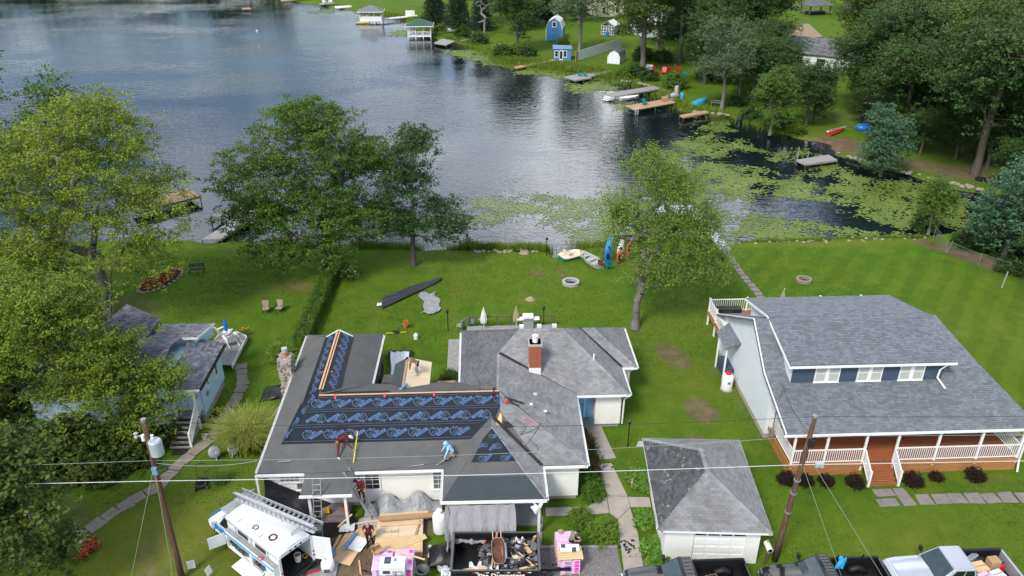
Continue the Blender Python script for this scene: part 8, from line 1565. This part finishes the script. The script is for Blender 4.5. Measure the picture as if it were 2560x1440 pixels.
t = thing('rubble_bag','white printed rubble bag standing on the dirt by the van','bag',(-7.95,28.75,0)); MB().lathe([(.30,0),(.36,.3),(.33,.55),(.22,.66),(.1,.68)],(0,0,0),14).build('bag','white_plastic',t,smooth=True); MB().box((0,-.35,.28),(.3,.02,.22)).build('print','bin_grey',t); [MB().tube([(s*.1+.05*math.cos(a),.02,.68+.10*math.sin(a)) for a in np.linspace(0,math.pi,7)],.012,5).build('handle','bin_grey',t) for s in (-1,1)]
t = thing('tool_box','grey and red open tool box on the dirt by the van door','tool box',(-8.75,28.7,0),R(20)); MB().bb(-.35,.35,-.2,.2,0,.18).build('base','red',t,bevel=.02); MB().bb(-.34,.34,-.19,.19,.18,.3).build('tray','bin_grey',t,bevel=.02); [MB().bb(-.3+k*.16,-.18+k*.16,-.14,.14,.3,.33).build('divider','black_matte',t) for k in range(4)]
tarp('grey_sheet','light grey sheet on the dirt behind the van',lambda u,v:(-9.4+1.9*u,27.6+1.2*v+.5*u,.05+.03*wob2(u,v)),16,12,'silver_tarp')
tarp('blue_sheet','blue round lid or sheet near the open van door',lambda u,v:(-8.15+.45*u*math.cos(v*6.28),29.75+.40*u*math.sin(v*6.28),.10),6,18,'slate_blue')
tarp('blue_cover','folded slate blue cover on the black sheet by the porch',lambda u,v:(-10.2+.95*u+.1*v,31.45+.6*v,.30+.06*math.sin(u*6)+.05*wob2(u,v)),14,10,'slate_blue')
tarp('white_scrap','crumpled white plastic on the black sheet behind the van',lambda u,v:(-9.6+.4*u,32.1+.3*v,.2+.12*abs(wob2(u,v,3))),8,6,'white_plastic'); tarp('white_scrap','crumpled white plastic at the foot of the standing ladder',lambda u,v:(-7.8+.8*u,31.2+.6*v,.1+.18*abs(wob2(u,v,5))),12,10,'white_plastic')
tarp('white_scrap','white plastic scraps on the grass below the propane tank',lambda u,v:(-2.3+.5*u,28.0+.5*v,.1+.12*abs(wob2(u,v,7))),10,8,'white_plastic')
MB().lathe([(.17,0),(.19,.06),(.17,.12),(.05,.13)],(-2.35,27.35,0),14).build('white_disc','white_plastic',label='small round white disc on the grass left of the trailer',cat='disc')
bucket('bucket','bright orange bucket on the front porch step',-7.6,32.55,.32,'orange',.17,.40); 
t = thing('tool_bag','yellow and black tool bag behind the standing ladder','tool bag',(-8.55,32.4,.34)); MB().bb(-.16,.16,-.1,.1,0,.28).build('bag','black_cloth',t,bevel=.03); MB().bb(-.14,.14,-.12,-.1,.1,.5).build('straps','amber',t,bevel=.02)
ladder('step_ladder','aluminium ladder with a platform standing against the porch roof',(-8.75,30.6,0),(-8.65,31.5,3.55),.40,.30); t = bpy.data.objects['step_ladder']; MB().box((0,.12,.95),(.46,.5,.04)).build('platform','steel_dull',t)
ladder('leaning_ladder','aluminium extension ladder leaning to the gutter under the maroon man',(-5.75,31.75,0),(-7.35,32.7,3.05),.42,.28,(.5,.85,0),double=.07)
t = thing('propane_tank','large white upright propane tank by the grey hanging tarp','propane tank',(-2.45,31.15,0)); MB().lathe([(.25,0),(.36,.05),(.38,.15),(.38,1.05),(.33,1.22),(.18,1.32)],(0,0,0),22).build('tank','white_paint',t,smooth=True); MB().lathe([(.17,1.3),(.17,1.5),(.10,1.53)],(0,0,0),14).build('collar','white_paint',t); [MB().bar((.25*c,.25*s,0),(.3*c,.3*s,.1),.05).build('foot','steel_dull',t) for c,s in ((1,0),(-1,0),(0,1),(0,-1))]
t = thing('propane_tank','white upright propane tank with red cap beside the white house wall','propane tank',(16.55,43.6,0)); MB().lathe([(.28,0),(.36,.06),(.38,.15),(.38,1.0),(.32,1.16),(.18,1.24)],(0,0,0),22).build('tank','white_paint',t,smooth=True); MB().lathe([(.2,1.2),(.2,1.36),(.16,1.4)],(0,0,0),16).build('cap','red',t); MB().lathe([(.42,0),(.42,.06)],(0,0,-.02),16).build('pad','stone_grey',t); MB().bb(-.1,.1,-.385,-.36,.6,.8).build('sticker','print_pale',t)
MB().tube([(16.9,43.6,.9),(17.28,43.6,.8)],.015,5).build('gas_pipe','steel_dull',bpy.data.objects['porch_house'])
# tools and scraps on the roof
for l,p,q,w,mt in (('black vent strip lying on the pale shingles by the ridge',(1.2,37.2,4.28),(2.3,37.0,3.95),.14,'black_matte'),('second black strip lying on the pale shingles',(1.5,36.85,4.15),(2.0,36.7,4.02),.10,'black_matte'),('pale board offcut on the shingled slope',(1.55,34.35,3.25),(1.85,34.0,3.2),.16,'lumber'),('thin batten lying in the valley of the shingled slope',(1.95,34.6,3.25),(2.3,33.9,3.12),.07,'dock_grey'),('red-handled bar on the pale shingles',(2.2,35.75,3.78),(2.75,35.6,3.62),.06,'tape_red'),('pipe leaning at the front of the crouching worker',(-2.6,32.95,3.0),(-1.75,33.3,3.35),.04,'aluminium'),('metal angle strip near the front gutter',(-4.2,32.95,2.9),(-3.3,33.1,2.92),.04,'aluminium'),('pale metal strip on the left front slope',(-11.1,33.5,3.05),(-10.4,33.55,3.06),.07,'steel_dull')):board('roof_scrap',l,p,q,w,.03,mt,'scrap')
t = thing('nail_gun','orange nail gun lying on the ridge of the pale roof','tool',(1.3,36.85,4.18),.4); MB().bb(-.16,.12,-.06,.06,0,.12).bb(-.05,.05,-.06,.06,.1,.24).build('body','orange',t,bevel=.03); MB().bar((.1,0,.05),(.25,0,.02),.06).build('magazine','black_matte',t)
t = thing('safety_harness','dark red harness hanging over the right end of the ridge','harness',(.55,37.9,4.25)); MB().tube([(0,.1,0),(.05,-.15,.02),(-.08,-.4,-.06),(.05,-.5,-.1),(.12,-.25,-.02),(.02,.0,.06)],.035,6).build('strap','maroon',t); MB().ell((.05,.12,.08),(.12,.1,.07),8,5).build('buckle','black_matte',t)
t = thing('blue_roll_end','blue and white roll lying at the foot of the plywood porch roof','roll',(-4.85,39.55,3.5),R(60)); MB().cyl((-.35,0,.06),(.35,0,.06),.09,n=12).build('roll','slate_blue',t); MB().cyl((-.36,0,.06),(-.2,0,.06),.07,n=12).build('core','box_white',t)
def hosep(pts,n=8):
    P = [Vector(p) for p in pts]; out = []
    for i in range(len(P)-1):
        a,b,c,d = P[max(i-1,0)],P[i],P[i+1],P[min(i+2,len(P)-1)]
        for k in range(n):t = k/n; out.append(.5*((2*b)+(c-a)*t+(2*a-5*b+4*c-d)*t*t+(3*b-a-3*c+d)*t**3))
    return out+[P[-1]]
zs = lambda x,y:EZ+.28*(y-32.85)+.05 if x<3.2 and y<36.8 else 4.2-.3*(x-.9)+.08
hp_ = [(1.7,35.9),(2.3,35.3),(2.0,34.8),(2.9,35.2),(3.2,35.6),(2.8,34.9),(2.3,34.2),(1.8,33.8),(2.5,33.5),(2.9,33.9),(2.4,34.6)]
t = thing('air_hose','thin grey air hose looping over the pale shingles','hose',(0,0,0)); MB().tube(hosep([(x,y,max(EZ+.28*(y-32.85),4.2-.3*(x-.9) if False else 0)+.06) for x,y in hp_]),.012,5).build('hose','bin_grey',t)
for k,(x,y) in enumerate(((2.6,36.5),(3.4,36.3))):tarp('paper_scrap',['small white paper scrap on the pale shingles, left one','small white paper scrap on the pale shingles, right one'][k],lambda u,v:(x+.18*u,y+.14*v,EZ+.28*(y-32.85)+.10+.06*u*v+(.25 if k==0 else-.05)),3,3,'white_plastic')
rs3 = random.Random(31); m = MB()
for k in range(90):x,y = rs3.choice([(3.3,28.6),(2.9,27.6),(7.3,29.8),(7.2,29.5),(7.2,35.8),(2.4,29.9),(-6,28.5)]); m.box((x+rs3.gauss(0,.25),y+rs3.gauss(0,.25),.075),(rs3.uniform(.04,.22),rs3.uniform(.03,.14),.012),rs3.uniform(0,6))
m.build('shingle_crumbs','black_matte',label='black crumbs of old shingle scattered on gravel and walk',cat='debris',kind='stuff')

# ------------------------------------------------------------------ gardens
def firepit(label,x,y,r,n,matn,s):
    t = thing('fire_pit',label,'fire pit',(x,y,0))
    for row in range(2):
        for k in range(n):a = (k+.5*row)*2*math.pi/n; MB().bb(-.13*s,.13*s,-.20*s,.20*s,0,.15).build('stone',matn,t,bevel=.03,loc=(r*math.cos(a),r*math.sin(a),row*.155),rz=a)
    MB().lathe([(r*.8,.02),(.02,.03)],(0,0,0),16).build('ash','charcoal_tarp',t)
firepit('round fire pit of pale stones on the middle lawn',7.7,59.9,.62,11,'stone_grey',.95); firepit('round fire pit of tan blocks on the mown right lawn',28.0,59.5,.55,12,'fieldstone',.8)
for x,y,h,l in ((-2.65,52.3,1.55,'black lamp post between the two roofs at the lawn'),(4.75,52.6,1.5,'black lamp post behind the white grill'),(8.75,37.8,1.65,'black lamp post beside the side-entry walk'),(-1.25,67.0,1.5,'thin black lamp post at the shore by the young oak'),(6.1,65.9,1.5,'thin black lamp post at the shore by the pedal boat')):
    t = thing('lamp_post',l,'lamp post',(x,y,0)); MB().cyl((0,0,0),(0,0,h),.035,n=8).build('post','black_metal',t); MB().lathe([(.03,h),(.10,h+.05),(.10,h+.22),(.13,h+.24),(.02,h+.33)],(0,0,0),8).build('lantern','black_metal',t); MB().lathe([(.05,0),(.05,.06)],(0,0,0),8).build('base','black_metal',t)
for x,y,l,mt in ((.1,52.0,'furled white garden umbrella left of the grill','white_cloth'),(2.6,52.1,'furled striped beige umbrella next to the grill','cap_tan')):
    t = thing('garden_umbrella',l,'umbrella',(x,y,.26)); t.scale = (.8,.8,.8); MB().cyl((0,0,0),(0,0,2.4),.025,n=8).build('pole','white_paint',t); n = 16; MB().loft([[(r*(1+.25*(k%2))*math.cos(k*2*math.pi/n),r*(1+.25*(k%2))*math.sin(k*2*math.pi/n),z) for k in range(n)] for r,z in ((.24,.75),(.27,1.1),(.20,1.6),(.10,2.05),(.03,2.35))]).build('canopy',mt,t); MB().lathe([(.25,0),(.25,.06),(.06,.1)],(0,0,0),12).build('base','steel_dull',t)
t = thing('garden_umbrella','furled pale pink umbrella on the rear deck of the porch house','umbrella',(22.9,51.6,1.2)); MB().cyl((0,0,0),(0,0,2.3),.025,n=8).build('pole','white_paint',t); MB().loft([[(r*(1+.25*(k%2))*math.cos(k*.3927),r*(1+.25*(k%2))*math.sin(k*.3927),z) for k in range(16)] for r,z in ((.17,.7),(.19,1.1),(.12,1.7),(.03,2.2))]).build('canopy','cap_tan',t)
t = thing('garden_umbrella','furled bright blue umbrella on the corner deck','umbrella',(-18.85,50.6,.54)); MB().cyl((0,0,0),(0,0,1.9),.025,n=8).build('pole','dock_grey',t); MB().loft([[(r*(1+.25*(k%2))*math.cos(k*.3927),r*(1+.25*(k%2))*math.sin(k*.3927),z) for k in range(16)] for r,z in ((.10,.9),(.13,1.2),(.09,1.6),(.03,1.9))]).build('canopy','blue_plastic',t)
t = thing('gas_grill','white and steel gas grill behind the grey roof ridge','grill',(3.5,52.0,.26)); MB().bb(-.4,.4,-.28,.28,.1,.85).build('cabinet','aluminium',t,bevel=.02); MB().bb(-.42,.42,-.3,.3,.87,1.2).build('lid','white_paint',t,bevel=.08); [MB().bb(s*.65-.22,s*.65+.22,-.26,.26,.84,.88).build('side_shelf','white_paint',t) for s in (-1,1)]; [MB().bb(-.35+.17*k,-.30+.17*k,-.31,-.29,.78,.83).build('knob','black_matte',t) for k in range(5)]; MB().bar((-.3,-.34,1.0),(.3,-.34,1.0),.03).build('handle','chrome',t)
t = thing('covered_grill','black covered grill on the rear deck of the porch house','grill',(18.4,50.2,1.2)); MB().loft([[(a*c,b*s,z) for c,s in ((-1,-1),(1,-1),(1,1),(-1,1))] for a,b,z in ((.42,.36,0),(.45,.4,.75),(.35,.3,1.05),(.2,.2,1.12))]).build('cover','black_cloth',t,bevel=.06)
t = thing('storage_bench','black storage bench on the rear deck of the porch house','bench',(18.9,51.7,1.2)); MB().bb(-.9,.9,-.3,.3,0,.6).build('box','black_matte',t,bevel=.02); MB().bb(-.92,.92,-.32,.32,.6,.65).build('lid','black_matte',t,bevel=.02)
bucket('bucket','small white pail by the covered grill on the rear deck',18.25,49.3,1.2,'white_plastic',.13,.25)
def garden_chair(name,label,x,y,rz,fr,seat,cat='chair'):
    t = thing(name,label,cat,(x,y,0),rz); MB().box((0,0,.42),(.5,.5,.04)).build('seat',seat,t); MB().box((0,.26,.72),(.5,.04,.55),0,0,-.18).build('backrest',seat,t)
    for sx in (-.24,.24):
        for sy in (-.22,.22):MB().bar((sx,sy,0),(sx,sy,.42),.03).build('leg',fr,t)
        MB().bar((sx,-.22,.62),(sx,.24,.64),.03).build('armrest',fr,t)
    return t
garden_chair('lawn_chair','tan lawn chair on the left lawn, left of two',-17.35,55.8,R(10),'black_metal','cap_tan'); garden_chair('lawn_chair','tan lawn chair on the left lawn, right of two',-16.3,55.9,R(-10),'black_metal','cap_tan')
garden_chair('patio_chair','old brown metal chair before the aluminium rowboat',10.75,62.9,R(160),'cream_plastic','rust'); garden_chair('patio_chair','green metal chair beside the stack of kayaks',11.4,62.6,R(190),'teal','teal')
for k,(x,y) in enumerate(((-.9,52.9),(.0,53.2),(-1.7,52.4))):garden_chair('wire_chair',['pale wire chair on the patio, middle one','pale wire chair on the patio nearest the umbrella','pale wire chair at the left end of the patio'][k],x,y,R(180+30*k),'wire_green','wire_green')
t = thing('garden_bench','black metal bench on the lawn beside the red flower bed','bench',(-25.2,63.4,0),R(6)); [MB().box((0,-.2+.12*k,.45),(1.3,.09,.03)).build('slat','black_metal',t) for k in range(4)]; [MB().box((0,.28,.58+.12*k),(1.3,.03,.08)).build('back_slat','black_metal',t) for k in range(3)]; [MB().bar((s*.6,y,0),(s*.6,y,.9 if y>0 else .45),.05).build('leg','black_metal',t) for s in (-1,1) for y in (-.22,.28)]
# flower beds
fb = thing('flower_bed','bed of deep red flowers edged with stones under the olive-yellow tree','flower bed',(-27.9,62.0,0),R(68)); MB().lathe([(1.0,.0),(.95,.08),(.1,.12)],(0,0,0),20).build('soil','mulch',fb); fb.children[0].scale = (2.9,1.25,1); fb.scale = (.8,.9,.9)
rs4 = np.random.default_rng(90); pc = rs4.uniform(-1,1,(150,2)); pc = pc[np.hypot(*pc.T)<1]; c3 = np.stack([pc[:,0]*2.6,pc[:,1]*1.05,np.full(len(pc),.3)],1); V,Fq = leaves(rs4,c3,.16,46,4,.10,.6,asp=.8); link('flowers',np_mesh('flowers',V,Fq,'red_flower'),fb); V,Fq = leaves(rs4,c3-[0,0,.12],.18,24,3,.12,.6); link('foliage',np_mesh('foliage',V,Fq,'leaf_hedge'),fb)
for k in range(26):a = k*2*math.pi/26; o = bpy.data.objects.new('edging_stone',SB[k%5]); COL.objects.link(o); o.parent = fb; o.location = (2.95*math.cos(a),1.3*math.sin(a),.05); o.scale = (.24,)*3
def flower_clump(name,label,x,y,r,matn,n=60,h=.35,size=.07):
    t = thing(name,label,'flowers',(x,y,0)); rs = np.random.default_rng(int(abs(x)*100)); p = rs.normal(0,r*.5,(n,3)); p[:,2] = rs.uniform(h*.6,h,n); V,Fq = leaves(rs,p,.06,12,2,size,.7,asp=.9); link('blooms',np_mesh('blooms',V,Fq,matn),t); p2 = p.copy(); p2[:,2]*=.6; V,Fq = leaves(rs,p2,.10,26,2,size*1.2,.7); link('foliage',np_mesh('foliage',V,Fq,'leaf_hedge'),t); return t
flower_clump('flower_clump','coral red flowers round the foot of the white mailbox post',-20.75,30.5,.6,'coral_flower',150); flower_clump('flower_clump','orange flowers at the back of the light blue house',-26.2,50.2,.5,'orange_flower',50); flower_clump('flower_clump','small yellow flowers beside the light blue house wall',-17.35,42.3,.22,'yellow',20); flower_clump('flower_clump','tall rusty plant at the far corner of the deck',-18.2,52.2,.4,'orange_flower',16,.8)
t = thing('flower_pot','terracotta pot of orange flowers standing on the back lawn','flower pot',(-5.95,52.9,0)); MB().lathe([(.13,0),(.18,.28),(.2,.28),(.2,.33),(.15,.33)],(0,0,0),14).build('pot','clay',t); V,Fq = leaves(np.random.default_rng(3),np.random.default_rng(4).normal(0,.1,(20,3))+[0,0,.5],.08,20,2,.09,.8); link('plant',np_mesh('plant',V,Fq,'orange_flower'),t)
t = thing('white_jug','white plastic jug standing on the back lawn','jug',(-5.05,51.2,0)); MB().lathe([(.17,0),(.18,.35),(.10,.45),(.06,.47),(.06,.52)],(0,0,0),14).build('jug','white_plastic',t)
t = thing('garden_tools','black hose and yellow stick on the back lawn by the flower pot','tools',(-6.6,52.2,0)); MB().tube(hosep([(-.4,0,.08),(-.1,.1,.15),(.2,-.05,.12),(.0,-.15,.1),(-.3,-.05,.14),(.3,.1,.1)]),.05,6).build('hose','black_matte',t); MB().bar((-.8,-.15,.05),(.75,.0,.05),.05).build('stick','yellow',t)
t = thing('tree_stump','pale sawn tree stump on the middle lawn','stump',(4.0,57.2,0)); MB().lathe([(.40,0),(.28,.06),(.24,.15),(.02,.16)],(0,0,0),14).build('stump','cap_tan',t)
t = thing('pedal_boat','cream and green pedal boat on the grass at the shore','pedal boat',(8.3,65.3,0),R(28)); m = MB(); m.loft([[(x,-.62*w,.05),(x,-.72*w,.30),(x,.72*w,.30),(x,.62*w,.05)] for x,w in ((-1.1,.75),(-.7,1),(.7,1),(1.15,.6))]); m.build('hull','teal',t,bevel=.05); m = MB(); m.loft([[(x,-.74*w,.30),(x,-.66*w,.44),(x,.66*w,.44),(x,.74*w,.30)] for x,w in ((-1.12,.75),(-.7,1),(.7,1),(1.17,.6))]); m.build('deck','cream_plastic',t,bevel=.05)
for s in (-1,1):MB().ell((-.15,s*.32,.44),(.28,.22,.10),10,5).build('seat','cap_tan',t); MB().box((-.48,s*.32,.60),(.12,.44,.34),0,0,0,-.3).build('backrest','cream_plastic',t,bevel=.04)
MB().bb(-.9,.5,-.06,.06,.44,.52).build('console','cream_plastic',t,bevel=.03)
for l,x,y,mt,h,lean in (('upright turquoise kayak leaning in the rack by the shore',11.5,64.2,'cyan_plastic',2.6,.06),('upright blue kayak behind the green chair',11.45,63.6,'blue_plastic',1.8,-.04),('upright white kayak in the rack by the shore',12.6,64.4,'white_plastic',2.3,.10),('upright orange kayak in the rack, farthest right',13.4,64.6,'dull_orange',2.4,.14),('upright rusty orange kayak behind the white one',12.5,63.7,'dull_orange',1.5,.05)):
    t = thing('upright_kayak',l,'kayak',(x,y,0)); m = MB(); m.loft([[(w*.30*math.cos(a)+lean*z,w*.16*math.sin(a),z) for a in[k*.7854 for k in range(8)]] for w,z in ((.1,.02),(.7,h*.15),(1,h*.4),(1,h*.6),(.7,h*.85),(.08,h))]); m.build('hull',mt,t,smooth=True); MB().ell((lean*h*.5,-.15,h*.5),(.16,.05,.35),10,6).build('cockpit','black_matte',t)
t = thing('kayak_rack','grey timber rack holding the upright kayaks','rack',(12.2,64.6,0)); [MB().bar((x,0,0),(x,0,1.7),.09).build('post','old_wood',t) for x in (-1.0,0,1.0,1.6)]; [MB().bar((-1.1,0,z),(1.7,0,z),.07).build('rail','old_wood',t) for z in (.7,1.5)]
# front yard, left
t = thing('mailbox_post','white post with a small white box beside the front path','mailbox',(-20.95,30.8,0)); MB().bb(-.06,.06,-.06,.06,0,1.3).build('post','white_paint',t); MB().bb(-.12,.12,-.22,.22,1.3,1.5).build('box','dock_grey',t,bevel=.03)
for l,x,y,ang in (('satellite dish beside the golden grass, left one',-16.0,37.5,.5),('grey satellite dish at the foot of the golden grass',-15.15,37.75,-.2)):
    t = thing('satellite_dish',l,'satellite dish',(x,y,0),ang); m = MB(); m.loft([[(r*math.cos(a),-.12+r*r*.5+.0,.55+r*math.sin(a)) for a in[k*.3927 for k in range(16)]] for r in (.02,.14,.26,.38)],0,False); m.build('dish','silver_tarp',t,smooth=True,solid=.012); MB().cyl((0,-.06,0),(0,-.06,.5),.03,n=8).build('mast','galvanised',t); MB().bar((0,-.1,.25),(0,-.55,.55),.03).bb(-.05,.05,-.62,-.5,.5,.62).build('feed_arm','galvanised',t); t.rotation_euler = (R(-30),0,ang)
t = thing('lawn_mower','black push lawn mower parked on the grass','lawn mower',(-16.2,35.3,0),R(15)); MB().bb(-.3,.3,-.4,.35,.12,.3).build('deck','black_matte',t,bevel=.06); MB().lathe([(.2,.3),(.2,.5),(.12,.56)],(0,0,0),12).build('engine','black_metal',t)
for sx in (-1,1):
    for y in (-.35,.32):wheel(t,0,0,0,.13,.07,'white_paint'); t.children[-1].location = (sx*.33,y,.13); t.children[-1].rotation_euler = (0,0,math.pi/2)
    MB().bar((sx*.22,.3,.3),(sx*.22,.85,.95),.03).build('handle_bar','black_metal',t)
MB().bar((-.22,.85,.95),(.22,.85,.95),.03).build('grip','black_matte',t)
for l,x,y,mt,ang in (('small white and orange yard sign near the utility pole',-14.75,29.0,'white_paint',.3),('white yard sign on edge left of the van',-13.75,28.55,'white_paint',1.2)):
    t = thing('yard_sign',l,'sign',(x,y,0),ang); MB().box((0,0,.42),(.36,.02,.42),0,0,-.3).build('board',mt,t); MB().box((.02,-.02,.35),(.26,.02,.15),0,0,-.3).build('print','orange_flower' if ang<1 else 'slate_blue',t); [MB().bar((s*.18,0,0),(s*.18,.02,.3),.015).build('stake','steel_dull',t) for s in (-1,1)]
bucket('bucket','pale bucket at the foot of the light blue house steps',-17.3,39.6,0,'stone_grey',.16,.3)
t = thing('flat_stone','flat stone lying on the grass beside the lamp post','stone',(9.6,37.9,.0)); MB().slab([(-.35,-.2,.05),(.3,-.25,.05),(.4,.15,.05),(-.1,.3,.05)],.05,0,(0,0,1)).build('stone','stone_grey',t)
t = thing('white_mailbox','white tube mailbox on a post beside the garage pole','mailbox',(14.05,28.2,0)); MB().bb(-.05,.05,-.05,.05,0,1.0).build('post','old_wood',t); MB().cyl((0,-.28,1.15),(0,.28,1.15),.15,n=14).build('tube','white_paint',t); MB().cyl((0,-.29,1.15),(0,-.282,1.15),.12,n=14).build('opening','black_matte',t); MB().bb(-.03,.03,.1,.2,1.3,1.45).build('flag','dock_grey',t)
t = thing('garden_figure','small pale garden figure among the hostas','garden figure',(8.35,34.2,0)); MB().lathe([(.10,0),(.07,.15),(.09,.3),(.04,.38),(.07,.45),(.02,.55)],(0,0,0),10).build('figure','cap_tan',t)
t = thing('green_drum','dark green drum against the foot of the broad maple','drum',(-13.9,64.0,0)); MB().lathe([(.42,0),(.46,.4),(.42,.85),(.2,.9)],(0,0,0),14).build('drum','green_paint',t)

# ------------------------------------------------------------------ utility poles and wires
def pole(label,x,y,h,lean=(0,0)):
    t = thing('utility_pole',label,'utility pole',(x,y,0)); MB().tube([(lean[0]*k/6,lean[1]*k/6,h*k/6) for k in range(7)],[.16-.05*k/6 for k in range(7)],12).build('pole','pole_wood',t,smooth=True); MB().lathe([(.12,0),(.12,.12),(.03,.14)],(lean[0],lean[1],h),10).build('cap','steel_dull',t); return t
pA = pole('brown utility pole with white transformer in the left front yard',-15.1,28.5,9.6,(.15,0)); pB = pole('brown weathered utility pole at the corner of the garage',14.6,28.4,8.9,(.5,0))
MB().lathe([(.24,0),(.29,.04),(.29,.75),(.24,.82),(.08,.84)],(.48,-.15,7.85),18).build('transformer','galvanised',pA,smooth=False,label='white cylindrical transformer'); MB().lathe([(.05,0),(.08,.08),(.05,.16),(.07,.24)],(.42,-.15,8.7),10).build('bushing','white_paint',pA); MB().bar((.12,0,8.3),(.3,-.1,8.3),.1).build('bracket','steel_dull',pA); MB().bar((.15,0,8.75),(-.35,0,8.8),.06).build('cross_arm','steel_dull',pA); MB().lathe([(.05,0),(.09,.1),(.05,.2),(.09,.3)],(-.35,0,8.65),10).build('insulator','stone_grey',pA)
MB().lathe([(.09,0),(.09,.3)],(-.05,0,8.55),10).build('wire_band','white_paint',pA); MB().bb(.05,.28,-.25,-.1,6.75,7.15).build('splice_box','slate_blue',pA,bevel=.02)
for z in (3.2,4.4,5.2):MB().lathe([(.165,0),(.165,.10)],(.5*z/8.9,0,z),12).build('pole_band','steel_dull',pB)
MB().bar((.5,0,8.7),(.7,-.2,8.2),.06).build('cross_arm','steel_dull',pB); MB().bb(.35,.6,-.3,-.1,7.4,7.75).build('clamp','black_matte',pB)
def wire(label,pts,r,matn,sag=.25,fat=1.0):
    out = []
    for a,b in zip(pts[:-1],pts[1:]):
        a,b = Vector(a),Vector(b)
        for k in range(12):t = k/12; out.append(a.lerp(b,t)-Vector((0,0,sag*4*t*(1-t))))
    out.append(Vector(pts[-1])); o = thing('overhead_wire',label,'wire',out[0]); MB().tube([p-out[0] for p in out],r,5).build('cable',matn,o); return o
wire('thick pale cable crossing in front of the houses from pole to pole',[(-60,28.2,7.3),(-15.0,28.35,6.35),(14.75,28.3,6.25),(60,27.5,6.6)],.016,'wire_pale',.12)
wire('thin dark wire from the transformer pole top across the roofs',[(-60,28.6,9.6),(-14.95,28.5,9.6),(15.1,28.4,8.95),(60,28,9.2)],.010,'wire_dark',.45)
wire('greenish wire below the top wire on the street poles',[(-60,28.4,8.2),(-15,28.45,7.45),(15.0,28.4,7.85),(60,27.8,8.2)],.010,'wire_green',.35)
wire('twisted service drop from the transformer to the ranch house corner',[(-14.9,28.45,7.3),(-12.1,33.2,3.4)],.018,'wire_pale',.25); wire('thin service line from the left pole to the gutter',[(-14.9,28.45,7.0),(-2.3,33.0,3.1)],.010,'wire_dark',.5); wire('second thin line from the left pole along the front wall',[(-14.9,28.45,6.8),(-2.2,32.9,2.5)],.008,'wire_dark',.4)
wire('service drop from the garage pole to the porch house mast',[(15.0,28.5,8.0),(17.2,36.9,5.0)],.014,'wire_dark',.3); wire('thin line from the garage pole to the porch house eave',[(15.0,28.4,7.6),(26,34.3,3.1)],.006,'wire_dark',.5); wire('pale guy wire slanting from the garage pole to the left pickup',[(14.95,28.3,6.2),(17.3,26.0,.2)],.012,'wire_green',0); wire('second pale guy wire slanting from the garage pole',[(15.5,28.3,6.2),(19.5,25.6,.2)],.012,'wire_green',0); wire('guy wire from the transformer pole slanting left to the ground',[(-15.05,28.5,7.0),(-17.3,27.3,.1)],.012,'wire_green',0); wire('ground wire running down beside the transformer pole',[(-14.95,28.35,7.0),(-15.0,27.7,2.0),(-15.0,27.2,.1)],.014,'wire_green',.0)
MB().bb(15.55,15.95,28.2,28.36,6.1,6.32).build('splice_case','galvanised',bpy.data.objects['utility_pole.001'],bevel=.03); bpy.data.objects['utility_pole.001'].children[-1].location = (-14.6,-28.4,0)
coil('wire_loops','tangle of spare wire hanging on the transformer pole',-14.55,28.3,7.0,'wire_dark',.22,4,'wire')
